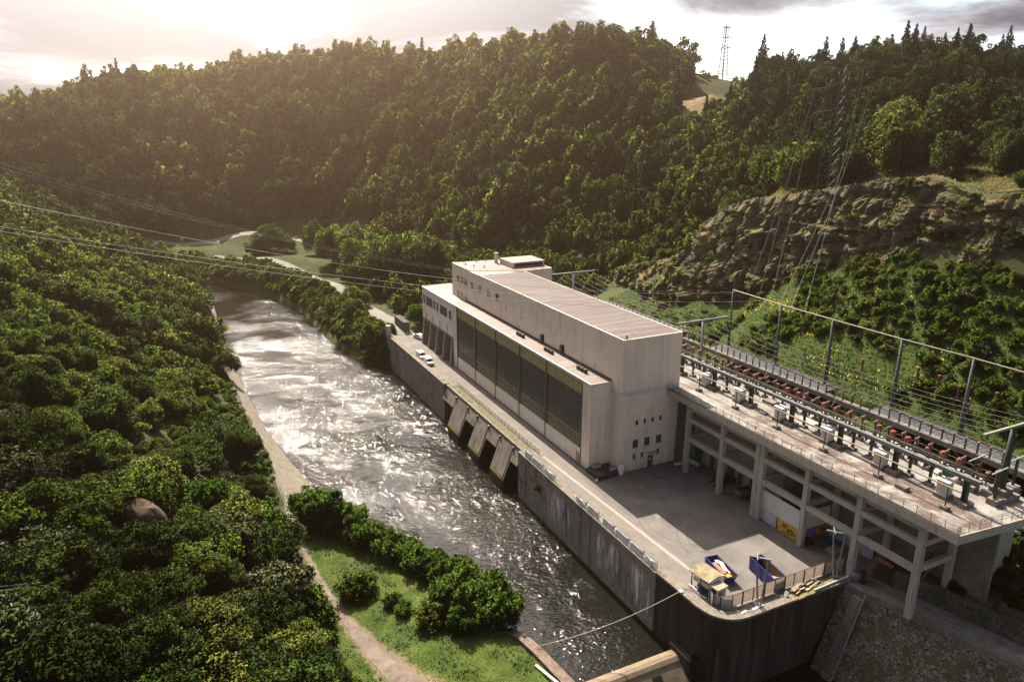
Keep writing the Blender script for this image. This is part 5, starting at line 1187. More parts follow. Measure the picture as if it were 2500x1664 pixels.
for k in range(16):
    v0 = dd.uniform(-.55, -.05); cbm.tube([P1(-1.9+dd.uniform(-.2, .3), v0, 1.0), P1(-.6, v0+dd.uniform(-.25, .25), 1.25+dd.uniform(0, .2)), P1(.9+dd.uniform(-.3, .5), v0+dd.uniform(-.2, .2), 1.0)], .05, 5)
tag(cbm.build('cable_bundle', WHITE), 'bundle of white cables lying in the skip', 'cable bundle')
tag(MB().bar(P1(1.7, .25, 1.2), P1(2.5, .1, 1.3), .8, .12).build('orange_lid', ORANGE, bevel=.04), 'orange plastic lid at the end of the cable skip', 'lid')
c2 = Vector((5.25, -39.2, 0)); P2 = lambda u, v, z: c2+ax_*u+sx_*v+Vector((0, 0, z))
rbm = MB()
for k in range(420):
    u = dd.uniform(.2, 2.2); v_ = dd.uniform(-.85, .85); p = P2(u, v_, .15+(u-.2)*.55+dd.uniform(0, .2)); r_ = dd.uniform(.05, .13)
    rbm.bar(p, p+Vector((dd.uniform(-1, 1), dd.uniform(-1, 1), dd.uniform(-.6, .6)))*r_*1.6, r_, r_*.8)
tag(rbm.build('rubble', CONC), 'pale rubble heaped in the deeper skip', 'rubble', kind='stuff')
# winch cabin at the wall
wc = thing('winch_cabin', 'small winch cabin with a mossy curved roof at the river wall', 'cabin', (-4.1, -38, 0))
CA, CBy = Vector((-5.75, -36.3, 0)), Vector((-5.25, -40.4, 0)); u_ = (CBy-CA); Lc = u_.length; u_.normalize(); n_ = Vector((-u_.y, u_.x, 0))  # n_ points to +x side
if n_.x < 0: n_ = -n_
PC = lambda a, b_, z: CA+u_*a+n_*b_+Vector((0, 0, z))
rm = MB(); N_ = 9
for i in range(N_):
    for k, (dz) in enumerate((0, .1)):
        pass
vs_, fs_ = [], []
for i in range(N_):
    q = i/(N_-1); b_ = -.25+q*3.2; z = 2.55+.55*math.sin(math.pi*(.1+q*.8))
    vs_ += [PC(-.3, b_, z), PC(3.3, b_, z), PC(3.3, b_, z-.1), PC(-.3, b_, z-.1)]
    if i: a, c_ = 4*(i-1), 4*i; fs_ += [(a, a+1, c_+1, c_), (a+2, a+3, c_+3, c_+2), (a+1, a+2, c_+2, c_+1), (a+3, a, c_, c_+3)]
fs_ += [(3, 2, 1, 0), (4*N_-4, 4*N_-3, 4*N_-2, 4*N_-1)]
MB().add(vs_, fs_).build('cabin_roof', mk('mossy_roof', [(.17, .135, .08), (.26, .21, .13), (.32, .275, .21)], 1.2, rough=.9, extra=blotch((.24, .17, .03), .7, .5, .65, .8)), wc)
def pbox(a0, a1, b0, b1, z0, z1):
    return MB().prism([tuple(PC(a0, b0, 0))[:2], tuple(PC(a1, b0, 0))[:2], tuple(PC(a1, b1, 0))[:2], tuple(PC(a0, b1, 0))[:2]], z0, z1)
pbox(0, 3.2, 2.75, 2.85, 0, 2.65).build('back_wall', WHITE_D, wc); pbox(3.15, 3.25, 0, 2.74, 0, 2.9).build('partition_wall', WHITE_D, wc)
pbox(3.251, 4.6, 0, 1.7, 0, 2.35).build('booth', mk('booth_white', [(.5, .5, .52), (.6, .6, .62)], 1.5, rough=.6), wc)
pbox(3.1, 4.8, -.15, 1.85, 2.36, 2.46).build('booth_roof', mk('booth_roof', [(.24, .17, .08), (.4, .36, .3)], 1.5, rough=.9), wc)
pbox(3.5, 4.4, -.03, -.001, 1.2, 2.05).build('booth_window', WGLASS, wc); pbox(4.601, 4.63, .25, 1.0, 1.15, 2.05).build('booth_window', WGLASS, wc); pbox(4.601, 4.64, 1.1, 1.65, 0, 2.05).build('booth_door', FRAME_G, wc)
for a in (0, 1.6): pbox(a, a+.12, -.05, .07, 0, 2.55).build('post', STEEL_D, wc)
MB().tube([PC(.9, .9, .9), PC(2.6, .9, .9)], .65, 16).build('winch_drum', GREEN_D, wc); pbox(.4, 2.9, .3, 1.6, 0, .4).build('winch_base', STEEL_D, wc); pbox(.5, 1.4, 1.7, 2.6, 0, 1.4).build('winch_motor', FRAME_G, wc)
pbox(.3, 3.0, .02, .1, 1.5, 2.2).build('tarpaulin', PANELW, wc)
tag(MB().tube([tuple(PC(.2, -.7, 1.0)), tuple(PC(1.8, -.75, 1.0))], .04, 5).tube([tuple(PC(.2, -.7, .42)), tuple(PC(.2, -.7, 1.0))], .04, 5).tube([tuple(PC(1.8, -.75, .42)), tuple(PC(1.8, -.75, 1.0))], .04, 5).build('guard_rail', STEEL), 'short pale guard rail on the wall beside the winch cabin', 'guard rail')
tag(MB().tube(cat((-8.15, -36.9, .5), (-27, -30.5, -6.5), 1.0, 24), .06, 5).build('barrier_rope', mk('rope', [(.35, .3, .26)], rough=.9)), 'long rope hanging from the wall over the river', 'rope')
tag(B(-8.25, -7.75, -37.2, -36.6, .43, .62).build('rope_anchor', WHITE, bevel=.02), 'white rope anchor block on the wall edge', 'anchor block')
# fence round the yard end
fe = thing('yard_fence', 'pale panel fence with dark posts along the end of the yard', 'fence', (5, -42, 0))
FP = [(-5.55, -39.9), (-6.0, -41.0), (-5.4, -41.8), (-3.7, -42.15), (-1.9, -42.15), (0, -42.15), (2, -42.15), (3.9, -42.15), (5.7, -42.15), (7.5, -42.15), (9.4, -42.15), (11.4, -42.15), (13.4, -42.15), (15.4, -42.2), (16.9, -42.6)]
for i in range(len(FP)-1):
    a, b_ = Vector((*FP[i], 0)), Vector((*FP[i+1], 0)); d = (b_-a).normalized()
    if i != 1: MB().bar(a+d*.12+Vector((0, 0, 1.05)), b_-d*.12+Vector((0, 0, 1.05)), .04, 1.75).build('panel', PANELT, fe)
    MB().bar(a+Vector((0, 0, 1.97)), b_+Vector((0, 0, 1.97)), .06).build('rail', STEEL_D, fe)
for i, p in enumerate(FP): MB().bar((*p, 0), (*p, 2.05), .09 if i % 2 else .26, .09).build('post', STEEL_D, fe)
# twin-pole davits
for k, (x, tx) in enumerate(((-.5, (-1.3, -.1)), (13.6, (12.9, 13.9)))):
    dv = thing('twin_pole_mast', ['twin-pole grey mast on the wall in front of the rubble skip', 'twin-pole grey mast on the wall beside the fifth deck column'][k], 'mast', (x, -43.7, .4), 'twin-pole masts on the curved wall')
    B(x-.5, x+.6, -44.2, -43.3, .42, .5).build('base_plate', STEEL, dv)
    tz = 7.6; pa_, pb_ = (x-.75, -43.2, tz), (x+.35, -44.2, tz-.2)
    MB().tube([(x-.1, -43.6, .5), pa_], .13, 8).build('pole', STEEL, dv); MB().tube([(x+.15, -43.9, .5), pb_], .13, 8).build('pole', STEEL, dv)
    MB().bar((x-1.4, -42.6, tz+.1), (x+.6, -44.4, tz-.1), .22).build('crossbar', STEEL, dv); MB().bar((x-1.3, -43.9, tz+.25), (x-.1, -42.6, tz+.25), .12).build('arm', STEEL, dv)
# banners along the river wall: each panel its own thing
BN = [(10.7, 7.6), (7.4, 3.0), (2.8, -1.6), (-8.6, -12.3), (-12.5, -16.0), (-17.0, -20.5), (-20.8, -24.5), (-24.8, -28.2), (-28.4, -31.4)]
nm_ = ['first banner beside the railing end of the quay', 'second banner of the far group of three', 'sagging third banner of the far group', 'wrinkled banner starting the near group of six', 'second banner of the near group', 'third banner of the near group', 'fourth banner of the near group', 'fifth banner of the near group', 'folded last banner above the lime-streaked wall']
for k, (a, b_) in enumerate(BN):
    bn_ = thing('banner', 'pale cloth banner on the quay wall: '+nm_[k], 'banner', (-7.9, a, .16), 'pale banners along the quay wall')
    X, Z = [], []; nxs = 14; nzs = 8; vv = []; ff = []; dr_ = random.Random(k)
    for i in range(nxs):
        for j in range(nzs):
            q, z = i/(nxs-1), j/(nzs-1)
            sg = .05*math.sin(q*9+k)*(1-z)+.04*math.sin(q*17+z*6+k*2); dz = 0
            if k in (2, 3, 8): dz = -.22*math.sin(q*math.pi)*z if k != 3 else -.35*math.sin(q*math.pi)*z; sg += .12*math.sin(q*8+z*9)*z
            vv.append((-7.95+sg, a+(b_-a)*(.03+.94*q), .22+1.35*z+dz+.05*math.sin(q*5+k)*(1-z)))
    for i in range(nxs-1):
        for j in range(nzs-1): p = i*nzs+j; ff.append((p, p+nzs, p+nzs+1, p+1))
    cl_ = MB().add(vv, ff).build('cloth', BANNER, bn_, True); md = cl_.modifiers.new('thick', 'SOLIDIFY'); md.thickness = .02
    for y in (a-.02, b_+.02): MB().bar((-7.85, y, .16), (-7.85, y, 1.75), .07).build('post', STEEL_D, bn_)
    MB().bar((-7.85, a, 1.68), (-7.85, b_, 1.68), .04).build('wire', STEEL_D, bn_)
    if k not in (0, 2, 3, 8):
        B(-8.06, -8.02, b_+.12, b_+.45, 1.1, 1.35).build('mark', REDWOOD, bn_)
rg = thing('lane_railing', 'mesh railing between the lane and the outlets', 'railing', (-4.8, 32, 0))
for z in (.1, .6, 1.1): MB().tube([(-4.9, 53.4, z), (-4.9, 10.4, z)], .035, 5).build('rail', FRAME_G, rg)
for k in range(26): MB().bar((-4.9, 53.4-k*1.72, 0), (-4.9, 53.4-k*1.72, 1.12), .06).build('post', STEEL_D, rg)
ms_ = MB()
for k in range(215): ms_.bar((-4.9, 53.4-k*.2, .1), (-4.9, 53.4-k*.2, 1.1), .015)
ms_.build('mesh', FRAME_G, rg)
for y in (53.4, 10.4): MB().tube([(-4.9, y, 1.1), (-7.0, y, 1.1)], .035, 5).build('rail', FRAME_G, rg)
# things lying on the curved wall and by the columns
pp = thing('pipe_end', 'big grey flanged pipe end at the right end of the curved wall', 'pipe', (16.3, -45.2, .6))
MB().tube([(15.7, -44.6, .75), (17.0, -45.8, .75)], .75, 20).build('pipe_barrel', STEEL_B, pp, True); MB().tube([(16.7, -45.5, .75), (17.1, -45.9, .75)], 1.0, 20).build('flange', RUBBER, pp); 
tag(MB().tube([(8.6, -44.75, .55), (15.6, -44.55, .6)], .13, 8).build('pipe', WHITE_D), 'pale pipe lying along the edge of the curved wall', 'pipe')
pk = thing('timber_stack', 'loose stack of weathered planks on the curved wall', 'timber stack', (7.5, -43.9, .45))
for k in range(11):
    a = Vector((5.2+dd.uniform(0, 3.4), -43.9+dd.uniform(-.5, .5), .48+k*.05)); MB().bar(a, a+Vector((dd.uniform(1.2, 2.6), dd.uniform(-.25, .55), 0)), .22, .06).build('plank', WOOD, pk)
for k, (x, y, l_) in enumerate(((-2.2, -43.0, 2.2), (-2.7, -42.75, 2.4))): tag(MB().bar((x, y, .06), (x+l_, y+.15, .06), .26, .1).build('plank', WOOD), ['plank behind the fence, nearer the wall edge', 'plank behind the fence, touching the panels'][k], 'plank')
for k, (x, y) in enumerate(((-3.3, -43.9), (-1.5, -44.0))): tag(MB().bar((x-.45, y-.1, .46), (x+.5, y, .46), .3, .08).build('board', WHITE), ['white board on the wall bend, nearer the cabin', 'white board on the wall bend, nearer the mast'][k], 'board')
tag(MB().bar((4.0, -43.9, .45), (4.6, -43.7, 1.0), .5, .05).build('floodlight', STEEL), 'small tilted grey floodlight on the curved wall', 'floodlight')
br_ = thing('barrel', 'blue barrel standing under the deck beside the pale landscape poster', 'barrel', (20.6, -37.0, 0)); MB().lathe([(.4, 0), (.43, .3), (.43, .9), (.4, 1.2), (.3, 1.22)], 16, (20.6, -37.0, 0)).build('drum', BLUE, br_, True)
cr_ = thing('crate', 'wooden crate on the floor under the deck by the blue barrel', 'crate', (19.4, -38.6, 0)); MB().box(18.6, 20.4, -39.6, -37.9, .12, .5).build('crate_body', WOOD, cr_); MB().box(18.6, 18.8, -39.6, -37.9, 0, .119).build('runner', WOOD, cr_)
tag(B(16.9, 18.2, -36.0, -34.9, 0, .9).build('waste_bin', BLACK, bevel=.05), 'black bin at the foot of the fourth deck column', 'bin')
pal = thing('pallet', 'wooden pallet leaning under the deck near the last column', 'pallet', (20.6, -48.9, 0))
for k in range(6): MB().bar((20.4, -48.0-k*.3, .05), (20.9, -48.0-k*.3, 1.35), .2, .03).build('slat', WOOD, pal)
for z in (.2, .7, 1.2): MB().bar((20.55+z*.33, -47.9, z), (20.55+z*.33, -49.7, z), .09).build('runner', WOOD, pal)
gs_ = thing('gantry_stair', 'steep shaded steel stair under the deck near the last column', 'stair', (23, -51, 0))
for s_ in (-.5, .5): MB().bar((20.2, -50.6+s_, 0), (23.6, -50.6+s_, 5.6), .12, .3).build('stringer', CONC_D, gs_)
for k in range(14): B(20.2+k*.24, 20.5+k*.24, -51.05, -50.15, .3+k*.4, .36+k*.4).build('step', STEEL_D, gs_)
# far things
for k, (x, y) in enumerate(((-2, 301), (-58, 334.5))):
    sg = thing('road_sign', ['white road sign beside the country road near the meadow trees', 'small yellow road sign at the far left of the country road'][k], 'sign', (x, y, 1)); z = float(H(x, y))
    MB().bar((x, y, z), (x, y, z+3), .12).build('post', STEEL, sg); B(x-.9, x+.9, y-.1, y-.04, z+1.9, z+3.4).build('sign_plate', WHITE if k == 0 else YBUCKET, sg)
zc = float(H(52, -52)); tag(MB().lathe([(.7, 0), (.7, 1.5), (.76, 1.52), (.76, 1.7), (.2, 1.9)], 14, (60, -46, float(H(60, -46)))).build('vent_stack', WHITE), 'white round vent stack on the green slope', 'vent')
tag(B(-1.5, .5, 108, 118, -1, 2.4).build('boundary_wall', STONE_D), 'dark rubble wall beside the road behind the annex', 'wall')
z_ = 5.5
bo = MB(); sv = []; sf = []; n1_, n2_ = 22, 14
for i in range(n2_+1):
    for j in range(n1_):
        th, ph_ = 2*math.pi*j/n1_, math.pi*i/n2_; d = Vector((math.sin(ph_)*math.cos(th), math.sin(ph_)*math.sin(th), math.cos(ph_)))
        k_ = 1+.28*mnoise.noise(d*1.4+Vector((3, 1, 0)))+.12*mnoise.noise(d*3.5); sv.append((d.x*4.6*k_, d.y*2.8*k_, d.z*4.2*k_))
for i in range(n2_):
    for j in range(n1_): sf.append((i*n1_+j, (i+1)*n1_+j, (i+1)*n1_+(j+1) % n1_, i*n1_+(j+1) % n1_))
bo = MB().add(sv, sf).build('boulder', BOULDER, smooth=True); bo.scale = (.8, .85, .8); bo.location = (-73, .3, float(H(-73, .3))+1.6); bo.rotation_euler = (.1, .5, -.9); tag(bo, 'big reddish boulder jutting out of the wood on the slope', 'boulder')
wk = thing('hill_walkway', 'grey metal walkway with railings half hidden in the wood at lower left', 'walkway', (-80, -24, 7))
wp = [(a_, b_, float(H(a_, b_))+c_) for a_, b_, c_ in ((-93, -36, .9), (-87.5, -29, 1.2), (-85, -25.5, 2.6), (-80, -22, 2.8))]
dkm = MB()
for i in range(3):
    a, b_ = Vector(wp[i]), Vector(wp[i+1]); dkm.bar(a, b_, 1.3, .15)
dkm.build('walkway_deck', STEEL_D, wk)
for s_ in (-.65, .65):
    for z in (.55, 1.1): MB().tube([(p[0]-s_*.75, p[1]+s_*.75, p[2]+z) for p in wp], .035, 5).build('rail', STEEL_D, wk)
    for p in wp: MB().bar((p[0]-s_*.75, p[1]+s_*.75, p[2]), (p[0]-s_*.75, p[1]+s_*.75, p[2]+1.1), .07).build('post', STEEL_D, wk)
B(-88.2, -87.0, -29.4, -28.6, 4, wp[1][2]-.1).build('support', CONC, wk)
# ------------------------------------------------------------------ vegetation prototypes
def leaf_mesh(name, cen, nor, shn, size, mat, tint, elong=1.5):
    """one folded diamond per leaf cluster; shn = shading normals"""
    n = len(cen); rs = np.random.RandomState(len(cen) % 9973)
    nor = np.where((nor*shn).sum(1, keepdims=True) < 0, -nor, nor)
    a = rs.normal(size=(n, 3)); t1 = np.cross(nor, a); t1 /= np.linalg.norm(t1, axis=1, keepdims=True)+1e-9; t2 = np.cross(nor, t1)
    s = size[:, None]
    p0 = cen-t1*s*elong; p1 = cen+t2*s*.75+nor*s*.25; p2 = cen+t1*s*elong; p3 = cen-t2*s*.75+nor*s*.25
    co = np.stack([p0, p1, p2, p3], 1).reshape(-1, 3)
    me = bpy.data.meshes.new(name); me.vertices.add(4*n); me.vertices.foreach_set('co', co.ravel())
    me.loops.add(4*n); me.loops.foreach_set('vertex_index', np.arange(4*n)); me.polygons.add(n); me.polygons.foreach_set('loop_start', np.arange(0, 4*n, 4))
    me.update()
    me.polygons.foreach_set('use_smooth', [True]*n)
    at = me.attributes.new('tint', 'FLOAT', 'FACE'); at.data.foreach_set('value', tint.astype(np.float32))
    me.normals_split_custom_set_from_vertices(np.repeat(shn, 4, 0).tolist())
    me.materials.append(mat); return me
def unit(v): return v/(np.linalg.norm(v, axis=1, keepdims=True)+1e-9)
def crown_mesh(name, seed, mat, nb, nl, lsize, hgt=1.3, core=.55, bsz=(.26, .46), lobes=3, airy=.0, jit=.38, loose=.75):
    """broadleaf crown of radius 1; clumps of leaves spread through an uneven volume with gaps"""
    r = np.random.RandomState(seed); C_, N_, S_, T_, H_ = [], [], [], [], []
    la = r.uniform(0, 6.28, lobes); lr = r.uniform(.1, .32, lobes)
    for k in range(nb):
        d = r.normal(size=3); d[2] = abs(d[2])*.95-.28*r.rand(); d /= np.linalg.norm(d)
        az = math.atan2(d[1], d[0]); bulge = 1+sum(lr[j]*math.cos((j+1)*(az-la[j])) for j in range(lobes))*.6
        q = core+(1-core)*r.rand()**.6
        c = d*q*np.array([bulge, bulge, hgt])*(1-.25*r.rand())
        c[2] += hgt*.42
        br = r.uniform(*bsz)*(1-.25*max(0, d[2])); nn = int(nl*(br/.36)**2*r.uniform(.7, 1.25))
        ld = unit(r.normal(size=(nn, 3))+np.array([0, 0, .45])+d*.55)
        rad = br*(1-airy*r.rand(nn)-.22*r.rand(nn)**2)*(1+.28*np.sin(ld[:, 0]*5+k)*np.cos(ld[:, 2]*4-k))
        P = c+ld*rad[:, None]*np.array([1, 1, .82])
        C_.append(P); N_.append(unit(ld+r.normal(size=(nn, 3))*loose+np.array([0, 0, .35])))
        H_.append(unit(ld*.8+d*.45+r.normal(size=(nn, 3))*jit+np.array([0, 0, .7])))
        S_.append(lsize*r.uniform(.6, 1.25, nn)); T_.append(np.clip(r.normal(.45, .22, nn)+r.uniform(-.18, .18), 0, 1))
    return leaf_mesh(name, np.concatenate(C_), np.concatenate(N_), np.concatenate(H_), np.concatenate(S_), mat, np.concatenate(T_))
def conifer_mesh(name, seed, mat, tiers, per, lsize, wid=.22, slim=1.0):
    """spruce of height 1: whorls of drooping boughs clad in needle sprays"""
    r = np.random.RandomState(seed); C_, N_, S_, T_, H_ = [], [], [], [], []
    for i in range(tiers):
        q = i/(tiers-1); z = .12+.87*q; R = wid*slim*(1-q)**.85*(1+.16*r.normal())+.012; nb = max(4, int(11*(1-q)+4)); a0 = r.rand()*6.28
        for k in range(nb):
            a = a0+6.283*k/nb+r.normal()*.18; Rk = R*r.uniform(.65, 1.18); n = max(3, int(per*Rk/wid))
            u = r.rand(n)**.75; d = np.array([math.cos(a), math.sin(a), 0]); side = np.array([-d[1], d[0], 0])
            off = r.normal(size=n)*.16*Rk*(1.1-u)
            P = d*(u*Rk)[:, None]+side*off[:, None]; P[:, 2] = z-.42*Rk*u**1.4+r.normal(size=n)*.012-.05*abs(off)
            C_.append(P); N_.append(unit(np.array([0, 0, 1.])+d*.25+r.normal(size=(n, 3))*.55)); H_.append(unit(d*.9+np.array([0, 0, .5])+r.normal(size=(n, 3))*.35))
            S_.append(lsize*r.uniform(.6, 1.2, n)); T_.append(np.clip(r.normal(.4, .2, n), 0, 1))
    return leaf_mesh(name, np.concatenate(C_), np.concatenate(N_), np.concatenate(H_), np.concatenate(S_), mat, np.concatenate(T_), 2.0)
def trunk_mesh(name, h, r0, limbs, seed, sp=.5):
    rr = random.Random(seed); mb = MB()
    mb.tube([(0, 0, -.35), (.02, 0, h*.4), (-.02, .03, h*.8), (.0, .0, h)], [r0*1.25, r0*.85, r0*.55, r0*.22], 7)
    for k in range(limbs):
        z = h*(.35+.5*k/max(1, limbs)); a = rr.uniform(0, 6.28); l = sp*rr.uniform(.6, 1.1)
        mb.tube([(0, 0, z), (math.cos(a)*l*.5, math.sin(a)*l*.5, z+l*.35), (math.cos(a)*l, math.sin(a)*l, z+l*.8)], [r0*.5, r0*.3, r0*.1], 5)
    me = bpy.data.meshes.new(name); me.from_pydata(mb.v, [], mb.f); me.materials.append(BARK); me.polygons.foreach_set('use_smooth', [True]*len(me.polygons)); me.update(); return me
# broadleaf: crown centre sits around z=.9; whole tree (crown+trunk) spans 0..~2.4 for hgt 1.3
LODS = {}
def protos(kind, lod):
    key = (kind, lod)
    if key in LODS: return LODS[key]
    n = {'near': (56, 240, .037), 'mid': (46, 120, .055), 'far': (32, 56, .092)}[lod]
    out = []
    if kind == 'conifer_tree':
        tt, pp_, ls = {'near': (34, 34, .016), 'mid': (26, 22, .022), 'far': (20, 14, .03)}[lod]
        for k in range(3): out.append((conifer_mesh('crown', 40+k, NEEDLE, tt, pp_, ls, (.3, .36, .26)[k]), trunk_mesh('trunk', .93, .014, 0, k)))
    else:
        mats = {'broadleaf_tree': [LEAF, LEAF, LEAF_DK, LEAF], 'dark_tree': [LEAF_DK, LEAF_DK], 'shrub': [LEAF_G, LEAF_G, LEAF, LEAF_G], 'silver_shrub': [LEAF_W], 'young_tree': [LEAF_G, LEAF]}[kind]
        for k, m_ in enumerate(mats):
            if 'shrub' in kind: out.append((crown_mesh('foliage', 100+k*7, m_, int(n[0]*.62), int(n[1]*1.0), n[2]*1.25, hgt=.85, core=.3, bsz=(.3, .5), airy=.15), None))
            else:
                hg = (1.15, 1.45, 1.3, 1.7)[k % 4]
                out.append((crown_mesh('crown', 10+k*13+len(kind), m_, n[0], n[1], n[2], hgt=hg, lobes=3+k % 2, airy=.1, jit=.16 if lod == 'far' else .26, core=.68 if lod == 'far' else .55, loose=.35 if lod == 'far' else .6), trunk_mesh('trunk', 1.25*hg/1.3, .05, 5, k)))
    LODS[key] = out; return out
CZ_ = {'conifer_tree': 0, 'shrub': 0, 'silver_shrub': 0}

# ------------------------------------------------------------------ where plants grow
cand = []   # kind, x, y, z, r, hs, zone
vr = np.random.RandomState(21)
def scatter(zone, x0, x1, y0, y1, sp, ok, kinds, rr_, hs=(.9, 1.15)):
    xs = np.arange(x0, x1, sp); ys = np.arange(y0, y1, sp*.88); gx, gy = np.meshgrid(xs, ys)
    gx = gx+(np.arange(len(ys)) % 2)[:, None]*sp*.5
    gx = (gx+vr.uniform(-.38, .38, gx.shape)*sp).ravel(); gy = (gy+vr.uniform(-.38, .38, gy.shape)*sp).ravel()
    m = ok(gx, gy); gx, gy = gx[m], gy[m]; gz = H(gx, gy)
    ks = list(kinds); pk = np.array([kinds[k] for k in ks], float); pk /= pk.sum()
    for x, y, z in zip(gx, gy, gz):
        k = ks[vr.choice(len(ks), p=pk)]; q = vr.rand()
        r = rr_[0]+(rr_[1]-rr_[0])*q*q if zone != 'far' else rr_[0]+(rr_[1]-rr_[0])*q
        cand.append((k, x, y, float(z), r, vr.uniform(*hs), zone))
NB = lambda x, y: mnoise.noise(Vector((x*.03, y*.03, 5)))
nfield = lambda X, Y, s, o: np.array([mnoise.noise(Vector((a*s, b*s, o))) for a, b in zip(X, Y)])
def rn(x, y):
    q = np.clip(((x-148)*64+(y-146)*67)/(64*64+67*67), 0, 1.3); return np.hypot(x-148-64*q, y-146-67*q) > 13+6*q
# wood on the left slope
scatter('left_wood', -100, -51, -52, 8, 6.2, lambda x, y: (x < xTL(y)-3.2) & (np.hypot(x+73, y-.5) > 3.6) & (np.hypot(x+87, y+28) > 2.4), {'dark_tree': 4, 'broadleaf_tree': 5, 'shrub': 1.6, 'silver_shrub': 1.0}, (3.2, 5.6), (.62, .82))
scatter('left_scrub', -112, -50, 6, 104, 4.3, lambda x, y: (x < xTL(y)-3.8) & (np.hypot(x+73, y-.5) > 3.8), {'broadleaf_tree': 5, 'shrub': 5, 'silver_shrub': 1.4, 'dark_tree': 2.5, 'young_tree': 2.6}, (1.6, 4.8), (.65, .9))
scatter('left_scrub', -60, -49, 22, 150, 1.7, lambda x, y: (x < xTL(y)-.9) & (x > xTL(y)-4.4), {'shrub': 6, 'silver_shrub': 1}, (.5, 1.1), (.7, 1.0))
scatter('left_far', -150, -50, 104, 285, 6.3, lambda x, y: x < xTL(y)+.2, {'broadleaf_tree': 6, 'dark_tree': 3, 'young_tree': 1.2}, (3.6, 5.6), (.85, 1.1))
scatter('left_far', -260, -150, 60, 290, 11, lambda x, y: x < 0, {'broadleaf_tree': 6, 'dark_tree': 3}, (5, 7), (.9, 1.1))
# hillside across the valley
scatter('far', -270, 128, 344, 600, 9.3, lambda x, y: (y > 344+np.clip(x-0, 0, 60)*-.9) & (x < 140), {'broadleaf_tree': 8, 'dark_tree': 2.4, 'conifer_tree': .22}, (4.3, 6.9), (1.15, 1.6))
scatter('far', 10, 130, 185, 344, 7.8, lambda x, y: (x > 22+np.clip((345-y)*.22, 0, 34)) & (y > 340-(x-10)*3.0) & (tps(x, y) > 4.5), {'broadleaf_tree': 7, 'dark_tree': 2, 'conifer_tree': .6}, (3.6, 5.8), (1.1, 1.5))
scatter('far', 128, 330, 200, 620, 11, lambda x, y: (y > 180) & rn(x, y), {'broadleaf_tree': 6, 'dark_tree': 3, 'conifer_tree': .6}, (5, 8), (.95, 1.2))
# hill behind the cliff
scatter('right_hill', 76, 230, 66, 200, 6.8, lambda x, y: rn(x, y) & (x > 78+np.clip(y-110, 0, 60)*-.12) & ~((x < 92) & (y < 108)), {'broadleaf_tree': 5, 'dark_tree': 4, 'conifer_tree': 2.0}, (3.2, 5.2), (1.1, 1.5))
scatter('right_hill', 90, 230, -60, 70, 6.8, lambda x, y: (x > 84+4*np.sin(y*.11)) , {'dark_tree': 6, 'broadleaf_tree': 3, 'conifer_tree': 2.2}, (3.2, 5.2), (1.1, 1.5))
# young growth below the wood, behind the powerhouse
scatter('hill_foot', 56, 92, 104, 190, 4.6, lambda x, y: x > 57, {'shrub': 6, 'young_tree': 3, 'broadleaf_tree': 2, 'conifer_tree': 1.2}, (1.7, 3.2), (.9, 1.2))
scatter('hill_foot', 18, 60, 98, 200, 5.2, lambda x, y: (x > 30+np.clip(y-150, -60, 0)*.12), {'shrub': 4, 'young_tree': 3, 'broadleaf_tree': 4}, (2.2, 3.8), (.95, 1.2))
scatter('hill_foot', -40, 60, 290, 352, 5.0, lambda x, y: y > 343-np.clip(x, 0, 60)*1.1, {'shrub': 5, 'young_tree': 2, 'broadleaf_tree': 3}, (2.4, 4.2), (.9, 1.1))
scatter('roadside', -2, 42, 106, 262, 5.6, lambda x, y: (x > np.interp(y, [99, 132, 178, 212, 240, 262], [4, 4, 1, -4, -8, -14])+1.2) & (x > (y-215)*.35) & (x < 36), {'broadleaf_tree': 5, 'young_tree': 2, 'shrub': 4}, (2.6, 5.0), (.95, 1.2))
scatter('hill_foot', 70, 104, 64, 116, 4.0, lambda x, y: (x > 72) & (x > 116-y*.5), {'shrub': 4, 'young_tree': 4, 'conifer_tree': 1.6, 'dark_tree': 2}, (1.5, 3.2), (1.0, 1.4))
# green slope below the cliff
scatter('slope', 44.5, 66, -75, 78, 2.3, lambda x, y: (x > 45.4) & ((y < 24) | (x < 49.5)) & (nfield(x, y, .09, 2) + (x-54)*.035 + (-y)*.006 > -.12), {'shrub': 9, 'silver_shrub': .5, 'young_tree': 1}, (.9, 2.0), (.8, 1.15))
scatter('slope', 31.6, 46, -75, 60, 2.0, lambda x, y: (x < 37.4) | (y < -56), {'shrub': 1}, (.6, 1.2), (.7, 1.0))
scatter('slope', 39, 58, 22, 80, 2.4, lambda x, y: x > 44.5, {'shrub': 8, 'silver_shrub': 1}, (.5, 1.15), (.7, 1.0))
# cliff ledges and top
scatter('cliff_top', 70, 92, -60, 105, 3.0, lambda x, y: nfield(x, y, .12, 8)-(np.abs(y-25) < 22)*.28 > .02, {'shrub': 5, 'young_tree': 1.0, 'broadleaf_tree': .6}, (.8, 2.2), (.8, 1.1))
# bank between river and works road
scatter('bank', -60, -3, 100, 292, 3.3, lambda x, y: (x > xWR(y)+2.6) & (x < np.interp(y, [99, 115, 178, 212, 240, 262, 300], [-6, -7.5, -9.5, -14, -20.5, -30, -60])), {'shrub': 7, 'young_tree': 1.2, 'silver_shrub': .4}, (1.7, 3.1), (.85, 1.2))
